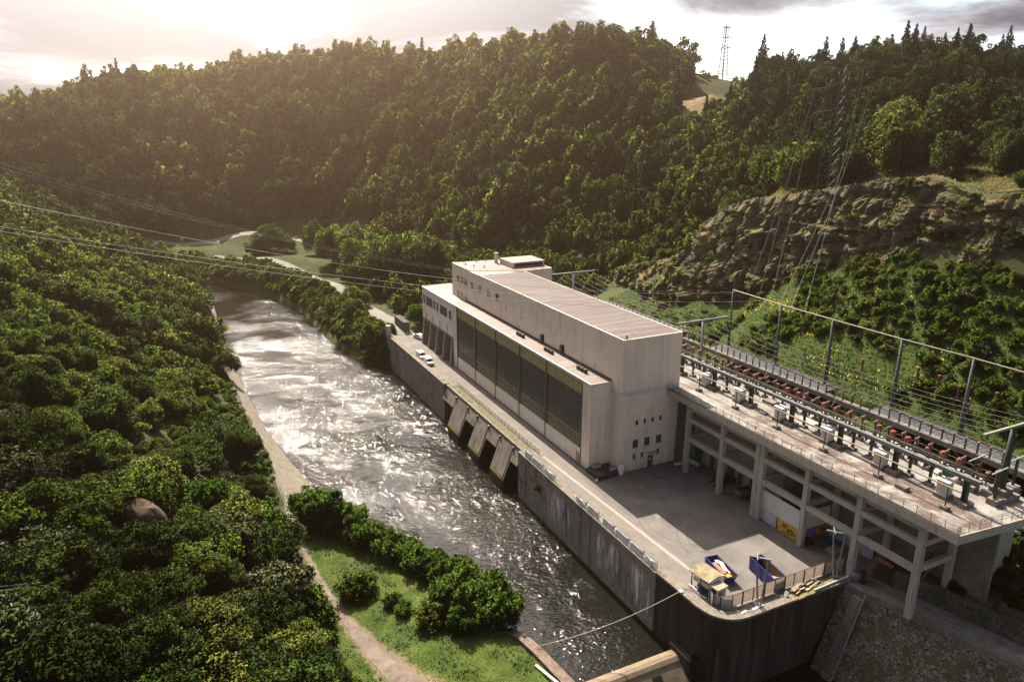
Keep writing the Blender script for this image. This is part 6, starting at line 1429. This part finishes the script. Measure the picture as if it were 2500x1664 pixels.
# dark growth beside the ledge road
scatter('ledge', 24, 60, -100, -49, 2.6, lambda x, y: x > xED(y)+6.0, {'shrub': 3, 'dark_tree': 1}, (1.0, 2.2), (.8, 1.1))
fr_ = np.random.RandomState(77)
for q_ in range(280):
    a_, b_ = fr_.randint(2, CX.shape[0]-2), fr_.randint(4, CX.shape[1]-18)
    if mnoise.noise(Vector((CY[a_, b_]*.08, CZ[a_, b_]*.12, 41))) > -.05:
        cand.append(('shrub', CX[a_, b_]-.1, CY[a_, b_], float(CZ[a_, b_])-.2, fr_.uniform(.5, 1.3), fr_.uniform(.6, .9), 'cliff_face'))
def zat(kind, r, x, y, z): return z
K = np.array([c[1:4] for c in cand]); R_ = np.array([c[4] for c in cand])
# keep what the camera could see, with a margin for a step aside
top = K+np.array([0, 0, 1.])*(R_*2.0)[:, None]
d = top-CAM; dz = d@CF; u = (d@CR)/dz*FPX; v = (d@CU)/dz*FPX; rp = R_/dz*FPX*1.6+60
keep = (dz > 5) & (np.abs(u) < 1250+rp) & (v < 832+rp) & (v > -832-rp*2.2)
vis = np.ones(len(K), bool)
for q in np.linspace(.03, .985, 70):
    p = CAM+(top-CAM)*q; vis &= H(p[:, 0], p[:, 1]) < p[:, 2]+.5
keep &= vis
SZ = R_/np.maximum(dz, 1)
LAB = {
 ('broadleaf_tree', 'left_wood'): 'mid green broadleaf tree in the dark wood around the boulder', ('dark_tree', 'left_wood'): 'dark green tree in the shaded wood around the boulder',
 ('broadleaf_tree', 'left_scrub'): 'olive green small tree in the scrub above the stone revetment', ('dark_tree', 'left_scrub'): 'dark small tree in the scrub above the stone revetment', ('young_tree', 'left_scrub'): 'fresh green young tree in the scrub above the stone revetment',
 ('broadleaf_tree', 'left_far'): 'tall broadleaf tree on the river bend below the power lines', ('dark_tree', 'left_far'): 'dark tall tree on the river bend below the power lines', ('young_tree', 'left_far'): 'bright green tree on the river bend below the power lines',
 ('broadleaf_tree', 'far'): 'rounded broadleaf tree in the forest across the valley', ('dark_tree', 'far'): 'dark rounded tree in the forest across the valley', ('conifer_tree', 'far'): 'pointed conifer in the forest across the valley',
 ('broadleaf_tree', 'right_hill'): 'broadleaf tree in the forest above the rock cliff', ('dark_tree', 'right_hill'): 'dark tree in the forest above the rock cliff', ('conifer_tree', 'right_hill'): 'dark pointed conifer in the forest above the rock cliff',
 ('broadleaf_tree', 'hill_foot'): 'small broadleaf tree at the foot of the forest behind the powerhouse', ('young_tree', 'hill_foot'): 'pale young tree at the foot of the forest behind the powerhouse', ('conifer_tree', 'hill_foot'): 'small conifer at the foot of the forest behind the powerhouse', ('shrub', 'hill_foot'): 'shrub at the foot of the forest behind the powerhouse',
 ('shrub', 'left_wood'): 'green shrub in the wood around the boulder', ('silver_shrub', 'left_wood'): 'silvery grey shrub in the wood around the boulder', ('shrub', 'left_scrub'): 'fresh green shrub in the scrub above the stone revetment', ('silver_shrub', 'left_scrub'): 'silvery willow shrub in the scrub above the stone revetment',
 ('shrub', 'slope'): 'green shrub on the slope behind the switchyard', ('silver_shrub', 'slope'): 'greyish shrub on the slope behind the switchyard', ('young_tree', 'slope'): 'young tree among the shrubs on the slope behind the switchyard',
 ('shrub', 'cliff_top'): 'small shrub growing on top of the rock cliff', ('young_tree', 'cliff_top'): 'young tree growing on top of the rock cliff', ('broadleaf_tree', 'cliff_top'): 'broadleaf tree on top of the rock cliff',
 ('dark_tree', 'hill_foot'): 'dark small tree at the foot of the forest behind the powerhouse', ('shrub', 'roadside'): 'shrub in the grove beside the works road', ('broadleaf_tree', 'roadside'): 'broadleaf tree in the grove beside the works road', ('young_tree', 'roadside'): 'fresh green tree in the grove beside the works road', ('shrub', 'cliff_face'): 'small shrub clinging to a ledge of the rock cliff', ('shrub', 'bank'): 'shrub on the bank between the river and the works road', ('young_tree', 'bank'): 'young tree on the bank between the river and the works road', ('silver_shrub', 'bank'): 'greyish shrub on the bank between the river and the works road',
 ('shrub', 'ledge'): 'dark shrub above the retaining wall of the service road', ('dark_tree', 'ledge'): 'dark small tree above the retaining wall of the service road'}
GRP = {'left_wood': 'trees around the boulder', 'left_scrub': 'scrub above the revetment', 'left_far': 'trees on the river bend', 'far': 'forest across the valley', 'right_hill': 'forest above the cliff', 'hill_foot': 'growth behind the powerhouse', 'slope': 'shrubs behind the switchyard', 'cliff_top': 'growth on the cliff top', 'roadside': 'grove beside the works road', 'cliff_face': 'shrubs on the cliff ledges', 'bank': 'shrubs on the river bank', 'ledge': 'growth above the service road'}
ROOTS = {}
def plant(kind, variant, lod, loc, r, hs, rz, label, group=None, name=None):
    crown, trunk = protos(kind, lod)[variant]
    nm = name or ('shrub' if 'shrub' in kind else 'conifer_tree' if kind == 'conifer_tree' else 'broadleaf_tree')
    ct = 'shrub' if 'shrub' in nm else 'conifer' if nm == 'conifer_tree' else 'tree'
    if kind == 'conifer_tree': s_ = (r*2.9, r*2.9, r*2.7*hs)
    else: s_ = (r, r, r*hs)
    if trunk is None:
        o = bpy.data.objects.new(nm, crown); C.objects.link(o)
    else:
        o = bpy.data.objects.new(nm, None); C.objects.link(o)
        for n_, me in (('crown', crown), ('trunk', trunk)):
            ch = bpy.data.objects.new(n_, me); C.objects.link(ch); ch.parent = o
    o.location = loc; o.scale = s_; o.rotation_euler = (0, 0, rz)
    return tag(o, label, ct, group)
order = sorted(np.nonzero(keep)[0], key=lambda i: -SZ[i])
cnt = {}; rest = []
pr_ = random.Random(4)
for i in order:
    kind, x, y, z, r, hs, zone = cand[i]; ct = 'shrub' if 'shrub' in kind else 'conifer' if kind == 'conifer_tree' else 'tree'
    dist = float(dz[i]); lod = 'near' if dist < 150 and r > 2 else 'mid' if dist < 260 else 'far'
    k = pr_.randrange(len(protos(kind, lod))); rz = pr_.uniform(0, 6.28)
    if 'shrub' not in kind: hs *= 1.0
    cnt[ct] = cnt.get(ct, 0)+1
    if cnt[ct] <= (255 if ct != 'conifer' else 285): plant(kind, k, lod, (x, y, z-.1), r, hs, rz, LAB[(kind, zone)], GRP[zone])
    else: rest.append((kind, k, 'far' if dist > 200 else 'mid', x, y, z-.1, r, hs, rz))
print('plants', len(order), cnt, 'rest', len(rest))
# everything beyond the largest goes into one object per mass, instanced on points
def mass(name, label, items):
    pc = bpy.data.collections.new(name+'_kinds'); keys = {}
    for it in items:
        k_ = it[:3]
        if k_ not in keys:
            cr, tr_ = protos(it[0], it[2])[it[1]]; ob = bpy.data.objects.new('%03d_kind' % len(keys), cr); pc.objects.link(ob); keys[k_] = len(keys)
    me = bpy.data.meshes.new(name); me.from_pydata([it[3:6] for it in items], [], [])
    sc_ = []
    for it in items: sc_ += [it[6]*2.9, it[6]*2.9, it[6]*2.7*it[7]] if it[0] == 'conifer_tree' else [it[6], it[6], it[6]*it[7]]
    for n_, ty, data in (('scl', 'FLOAT_VECTOR', sc_), ('rot', 'FLOAT_VECTOR', [q for it in items for q in (0, 0, it[8])]), ('idx', 'INT', [keys[it[:3]] for it in items])):
        a = me.attributes.new(n_, ty, 'POINT'); a.data.foreach_set('vector' if ty != 'INT' else 'value', data)
    ob = bpy.data.objects.new(name, me); C.objects.link(ob)
    ng = bpy.data.node_groups.new(name, 'GeometryNodeTree'); ng.interface.new_socket('Geometry', in_out='INPUT', socket_type='NodeSocketGeometry'); ng.interface.new_socket('Geometry', in_out='OUTPUT', socket_type='NodeSocketGeometry')
    N = ng.nodes; gi, go = N.new('NodeGroupInput'), N.new('NodeGroupOutput'); ip = N.new('GeometryNodeInstanceOnPoints'); ci_ = N.new('GeometryNodeCollectionInfo'); ci_.inputs[0].default_value = pc; ci_.inputs[1].default_value = True; ci_.inputs[2].default_value = True
    def na(n_, ty): q = N.new('GeometryNodeInputNamedAttribute'); q.data_type = ty; q.inputs[0].default_value = n_; return q.outputs[0]
    L = ng.links; L.new(gi.outputs[0], ip.inputs['Points']); L.new(ci_.outputs[0], ip.inputs['Instance']); ip.inputs['Pick Instance'].default_value = True
    L.new(na('idx', 'INT'), ip.inputs['Instance Index']); L.new(na('rot', 'FLOAT_VECTOR'), ip.inputs['Rotation']); L.new(na('scl', 'FLOAT_VECTOR'), ip.inputs['Scale']); L.new(ip.outputs[0], go.inputs[0])
    ob.modifiers.new('plants', 'NODES').node_group = ng
    return tag(ob, label, kind='stuff')
trees_ = [r for r in rest if 'shrub' not in r[0] and r[0] != 'conifer_tree']; shr_ = [r for r in rest if 'shrub' in r[0]]; con_ = [r for r in rest if r[0] == 'conifer_tree']
if trees_: mass('far_woods', 'mass of far trees closing the forest on the hillsides', trees_+con_)
if shr_: mass('undergrowth', 'mass of low far shrubs covering the banks and slopes', shr_)

# ------------------------------------------------------------------ plants one can point to
def one(kind, v_, x, y, r, hs, label, group=None, z=None, lod='near', name=None):
    z = float(H(x, y)) if z is None else z
    return plant(kind, v_, lod, (x, y, z), r, hs, rnd.uniform(0, 6), label, group, name)
LZ = -6.8
HG = 'hedge along the river edge of the lawn'
for (x, y, r, hs, v_, lab) in [
    (-48.6, 20.2, 2.6, 1.2, 0, 'tall bushy hedge shrub where the revetment ends'), (-46.6, 16.6, 2.7, 1.15, 1, 'tall hedge shrub second from the revetment'), (-43.9, 14.2, 2.3, 1.0, 3, 'hedge shrub third from the revetment, leaning over the water'),
    (-42.2, 9.8, 2.0, 1.0, 2, 'hedge shrub fourth from the revetment'), (-40.0, 6.5, 2.1, 1.0, 0, 'hedge shrub fifth from the revetment'), (-38.2, 3.0, 1.9, .95, 1, 'low hedge shrub at the middle of the lawn edge'),
    (-36.6, -.4, 2.0, .9, 0, 'hedge shrub just past the middle, towards the low wall'), (-34.8, -3.6, 1.9, 1.0, 3, 'hedge shrub above the calm bend, behind the fresh green one'), (-33.3, -6.4, 2.0, .95, 0, 'hedge shrub seventh from the low river wall'),
    (-32.0, -9.8, 2.2, 1.0, 1, 'hedge shrub with light tips beside the water'), (-30.6, -13.0, 2.4, 1.05, 3, 'broad bright shrub at the water near the low wall'), (-29.4, -16.8, 2.6, 1.0, 0, 'large fresh green shrub leaning over the river'),
    (-28.7, -20.6, 2.5, .9, 3, 'shrub right at the head of the low river wall'), (-32.0, -18.2, 2.6, 1.05, 1, 'big green shrub in the cluster by the low wall'), (-34.6, -15.6, 2.3, 1.1, 2, 'darker upright shrub on the lawn side of the cluster'), (-34.3, -20.3, 1.7, 1.2, 3, 'pale green pointed shrub in front of the cluster'),
    (-37.2, -17.2, 1.9, .9, 2, 'low dark shrub at the outer end of the cluster')]:
    one('shrub', v_, x+(1.2 if y > 12 else -.3), y-(3.6 if y > 12 else 2.2), r*1.42, hs*(1.25 if y > 0 else 1.05), lab, HG, LZ)
one('shrub', 2, -46.0, -8.2, 2.9, .95, 'round solitary dark bush on the open lawn', z=LZ); one('shrub', 2, -41.9, -13.0, 1.45, 1.15, 'small upright bush on the lawn, farther one of the pair', z=LZ); one('shrub', 1, -41.0, -15.2, 1.4, 1.05, 'small bush on the lawn touching the upright one', z=LZ)
one('shrub', 3, -54.0, -12, 4.2, 1.0, 'large dark bush bulging over the footpath', z=LZ); one('shrub', 0, -56, -19.5, 4.2, 1.0, 'broad bush beside the widening footpath', z=LZ); one('silver_shrub', 0, -53.6, -24.0, 2.2, 1.2, 'pale bush with whitish flowers at the edge of the footpath', z=LZ); one('shrub', 1, -52.4, -27.2, 2.2, .9, 'low bush at the bottom edge beside the footpath', z=LZ)
# single trees round the far meadow and the works road
MT = 'trees along the works road'
for (kind, v_, x, y, r, hs, lab) in [
    ('dark_tree', 0, -18, 284, 9.6, .95, 'broad dark tree standing in the far meadow'), ('dark_tree', 1, -26, 278, 4.6, .8, 'low dark bush-like tree beside the broad meadow tree'), ('broadleaf_tree', 1, -10, 282, 4.5, 1.0, 'slim tree at the road side of the broad meadow tree'),
    ('broadleaf_tree', 3, 1, 262, 5.0, 1.6, 'tall narrow tree where the country road meets the wood'), ('broadleaf_tree', 1, 6, 252, 5.0, 1.3, 'narrow tree next to the tall one by the country road'), ('young_tree', 1, 2, 226, 7.6, 1.25, 'tree with a round top behind the works road'), ('broadleaf_tree', 3, 9, 214, 8.2, 1.15, 'tree behind the works road, between the round and the grey ones'),
    ('broadleaf_tree', 0, 7.5, 190, 9.8, 1.15, 'large tree above the bend of the works road'), ('young_tree', 1, 13, 170, 11.2, 1.1, 'largest yellowish tree left of the tower'), ('young_tree', 1, 23, 160, 10.4, 1.2, 'yellow-green tall tree just behind the tower'), ('broadleaf_tree', 2, 7, 158, 5.6, .9, 'low shaded tree below the largest yellowish one'),
    ('young_tree', 0, 36, 142, 4.4, 1.3, 'bright green tree peeping over the tower roof'), ('young_tree', 1, 44, 132, 3.6, 1.2, 'small bright tree behind the far end of the tower'), ('young_tree', 0, 46, 104, 3.0, 1.2, 'small bright tree behind the penthouse'),
    ('young_tree', 0, -7.5, 148, 4.8, 1.15, 'yellow-green round tree between river and works road'), ('broadleaf_tree', 0, -10.5, 138, 3.8, 1.0, 'darker tree in front of the round yellow-green one'), ('young_tree', 1, -11.2, 113, 3.3, 1.15, 'round grey-green tree at the end of the quay'), ('young_tree', 0, -7.6, 109.5, 3.4, 1.05, 'vivid green tree behind the gate pier'),
    ('shrub', 0, -13.0, 109, 2.4, 1.0, 'shrub at the water below the round grey-green tree'), ('shrub', 1, -10.0, 104.5, 2.3, 1.0, 'dark shrub against the end of the quay wall'), ('shrub', 3, -12.5, 116, 2.2, 1.0, 'shrub on the bank just upstream of the quay'),
    ('conifer_tree', 0, 66, 118, 2.0, 1.05, 'pale small spruce standing on the outcrop behind the switchyard'), ('conifer_tree', 1, 72, 108, 1.6, 1.0, 'small spruce beside the pale one on the outcrop'), ('young_tree', 0, 74, 88, 3.0, 1.3, 'sparse yellow-green tree rising above the outcrop'), ('young_tree', 1, 76, 80, 2.4, 1.3, 'sparse tree between outcrop and high cliff'),
    ('broadleaf_tree', 0, 88, 38, 7.5, 1.0, 'broad round tree behind the cliff pylon'), ('broadleaf_tree', 2, 84, 56, 5.0, .95, 'tree at the lower end of the cliff top, far side of the pylon'), ('broadleaf_tree', 3, 96, 18, 6.5, 1.05, 'tree behind the near leg of the cliff pylon')]:
    one(kind, v_, x, y, r, hs, lab, MT if x < 30 else None, lod='near' if r > 3.5 else 'mid')
# leafy sprig on the curved wall
spg = one('shrub', 3, -8.35, -41.0, .55, .9, 'small leafy sprig growing out of the blackened wall', z=-7.4, lod='mid', name='wall_shrub')
one('shrub', 1, -8.4, 4.0, .7, 1.6, 'green tuft growing from the quay wall near the outlets', z=-4.2, lod='mid', name='wall_shrub')

# ------------------------------------------------------------------ grass and herbs: nobody could count them
def tufts(name, label, X, Y, Z, size, mat, blades=4):
    n = len(X); rs = np.random.RandomState(n); vs = np.zeros((n, blades, 3, 3)); 
    for b_ in range(blades):
        a = rs.uniform(0, 6.28, n); h = size*rs.uniform(.6, 1.4, n); w_ = size*.22; lean = size*rs.uniform(.1, .8, n)
        dx, dy = np.cos(a), np.sin(a); ox, oy = rs.normal(size=n)*size*.3, rs.normal(size=n)*size*.3
        vs[:, b_, 0] = np.stack([X+ox-dy*w_, Y+oy+dx*w_, Z-.02], 1); vs[:, b_, 1] = np.stack([X+ox+dy*w_, Y+oy-dx*w_, Z-.02], 1); vs[:, b_, 2] = np.stack([X+ox+dx*lean, Y+oy+dy*lean, Z+h], 1)
    m = n*blades; me = bpy.data.meshes.new(name); me.vertices.add(3*m); me.vertices.foreach_set('co', vs.ravel()); me.loops.add(3*m); me.loops.foreach_set('vertex_index', np.arange(3*m)); me.polygons.add(m); me.polygons.foreach_set('loop_start', np.arange(0, 3*m, 3)); me.update()
    me.polygons.foreach_set('use_smooth', [True]*m); me.normals_split_custom_set_from_vertices(np.tile(np.array([0, 0, 1.]), (3*m, 1)).tolist())
    at = me.attributes.new('tint', 'FLOAT', 'FACE'); at.data.foreach_set('value', np.clip(rs.normal(.5, .25, m), 0, 1).astype(np.float32)); me.materials.append(mat)
    ob = bpy.data.objects.new(name, me); C.objects.link(ob); return tag(ob, label, kind='stuff')
BLADE = leaf_mat('grass_blade', [(0, (.095, .135, .024)), (1, (.10, .14, .025))], .35); DRY = leaf_mat('dry_grass', [(0, (.23, .17, .07)), (1, (.24, .18, .08))], .3); HERB = leaf_mat('herbs', [(0, (.05, .08, .018)), (1, (.06, .09, .02))], .35)
gr = np.random.RandomState(8); n = 26000; gy_ = gr.uniform(-45, 23, n); ga, ge = xTL(gy_)-1, xWL(gy_)-1.4; gx_ = ga+(ge-ga)*gr.rand(n)
pc_ = np.interp(gy_, [-40, -32, -25, -19, -13, -7, 0, 8, 18, 26], [-42, -44, -46, -47.6, -49, -50, -50.6, -51, -51.4, -51.6]); pw_ = np.interp(gy_, [-40, -32, -25, -19, -13, -7, 0, 30], [5.5, 4, 3, 2.1, 1.4, .9, .6, .5])
m_ = (np.abs(gx_-pc_) > pw_*gr.uniform(.55, 1.15, n)) & (gr.rand(n) < .85)
tufts('grass', 'bright grass covering the lawn beside the river', gx_[m_], gy_[m_], lawn_z(gx_[m_], gy_[m_]), .16, BLADE)
wk_ = np.array([mnoise.noise(Vector((a*.22, b_*.22, 3))) for a, b_ in zip(gx_, gy_)]) > .12; wk_ &= m_; wk_[9000:] = False
tufts('weeds', 'taller dull weeds in patches on the lawn', gx_[wk_], gy_[wk_], lawn_z(gx_[wk_], gy_[wk_]), .38, HERB)
n = 30000; sx_2 = gr.uniform(31.6, 66, n); sy_2 = gr.uniform(-80, 82, n); sz_2 = H(sx_2, sy_2)
tufts('herbs', 'rank green herbs covering the slope behind the switchyard', sx_2, sy_2, sz_2, .42, HERB)
n = 9000; i_ = gr.randint(0, CX.shape[0]-1, n); j_ = gr.randint(0, CX.shape[1]-1, n)
steep = CZ[i_, np.minimum(j_+1, CX.shape[1]-1)]-CZ[i_, j_] < .32
nz_ = np.array([mnoise.noise(Vector((a*.15, b_*.2, 4))) for a, b_ in zip(CY[i_, j_], CZ[i_, j_])]) > .02
mm = (steep | nz_) & (gr.rand(n) < .8); tufts('dry_grass', 'dry tawny grass on the ledges and brow of the cliff', CX[i_, j_][mm], CY[i_, j_][mm], CZ[i_, j_][mm], .38, DRY)
n = 9000; tx_ = gr.uniform(71, 95, n); ty_ = gr.uniform(-62, 84, n); tufts('dry_grass', 'pale dry grass on the flat ground behind the cliff edge', tx_, ty_, H(tx_, ty_), .45, DRY)
n = 6000; i_ = gr.randint(0, CX.shape[0]-1, n); j_ = gr.randint(0, CX.shape[1]-1, n); nz_ = np.array([mnoise.noise(Vector((a*.1, b_*.16, 14))) for a, b_ in zip(CY[i_, j_], CZ[i_, j_])]) > .08
tufts('ivy', 'green creepers hanging on the cliff face', CX[i_, j_][nz_]-.1, CY[i_, j_][nz_], CZ[i_, j_][nz_], .5, HERB)
n = 2600; yx = gr.uniform(46, 62, n); yy2 = gr.uniform(-60, 40, n); k_ = np.array([mnoise.noise(Vector((a*.16, b_*.16, 31))) for a, b_ in zip(yx, yy2)]) > .22
FLOW = mk('yellow_flower', [(.5, .38, .02)], rough=.8); yx, yy2 = yx[k_], yy2[k_]; tufts('yellow_flowers', 'patches of yellow flowers on the slope behind the switchyard', yx, yy2, H(yx, yy2)+.35, .3, FLOW, 3)
# ------------------------------------------------------------------ haze
HZ = bpy.data.materials.new('haze_air'); HZ.use_nodes = True
t = NT(HZ.node_tree); t.n.clear()
pv = t.new('ShaderNodeVolumePrincipled'); pv.inputs['Color'].default_value = (1, .70, .49, 1); pv.inputs['Density'].default_value = .0003; pv.inputs['Anisotropy'].default_value = .87
t.l.new(pv.outputs[0], t.new('ShaderNodeOutputMaterial').inputs['Volume'])
tag(B(-430, 490, -150, 810, -16, 130).build('haze', HZ), 'thin warm summer haze filling the valley', kind='stuff')
# ---- clouds added out of view to cast shade on the slopes
CL = bpy.data.materials.new('shade_cloud_vapour'); CL.use_nodes = True
t = NT(CL.node_tree); t.n.clear()
oc = t.new('ShaderNodeTexCoord').outputs['Object']; r_ = t.vmath('LENGTH', t.vmath('MULTIPLY', oc, (1, 1, 0)), out=1)
al = t.step(t.math('ADD', t.math('SUBTRACT', 1, r_), t.math('MULTIPLY', t.math('SUBTRACT', t.noise(oc, 1.6, 6, .6), .5), .9)), .0, .5)
df = t.new('ShaderNodeBsdfDiffuse'); df.inputs[0].default_value = (.85, .85, .87, 1)
mx = t.new('ShaderNodeMixShader'); t.put(mx.inputs[0], t.math('MULTIPLY', al, .55)); t.l.new(t.new('ShaderNodeBsdfTransparent').outputs[0], mx.inputs[1]); t.l.new(df.outputs[0], mx.inputs[2])
t.l.new(mx.outputs[0], t.new('ShaderNodeOutputMaterial').inputs[0])
for k, (tx, ty, tz, rx, ry, lab) in enumerate(((172, 8, 75, 112, 130, 'white cloud drifting in front of the sun above the cliff side hill'), (-170, 330, 50, 120, 120, 'white cloud drifting above the left end of the far forest'), (-116, -34, 10, 50, 42, 'small white cloud drifting above the near left slope'))):
    h_ = 900; s_ = (h_-tz)/SUN.z; cvx, cfx = [], []
    n1_, n2_ = 40, 20
    for i in range(n2_+1):
        for j in range(n1_):
            th, ph_ = 2*math.pi*j/n1_, math.pi*i/n2_; d = Vector((math.sin(ph_)*math.cos(th), math.sin(ph_)*math.sin(th), math.cos(ph_)))
            kk = .9+.22*mnoise.noise(d*2.2+Vector((k*7, 0, 0)))+.1*mnoise.noise(d*5); cvx.append(d*kk)
    for i in range(n2_):
        for j in range(n1_): cfx.append((i*n1_+j, (i+1)*n1_+j, (i+1)*n1_+(j+1) % n1_, i*n1_+(j+1) % n1_))
    co = MB().add(cvx, cfx).build('shade_cloud', CL, smooth=True); co.location = (tx+SUN.x*s_, ty+SUN.y*s_, h_); co.scale = (rx, ry, 55); tag(co, lab, kind='structure')
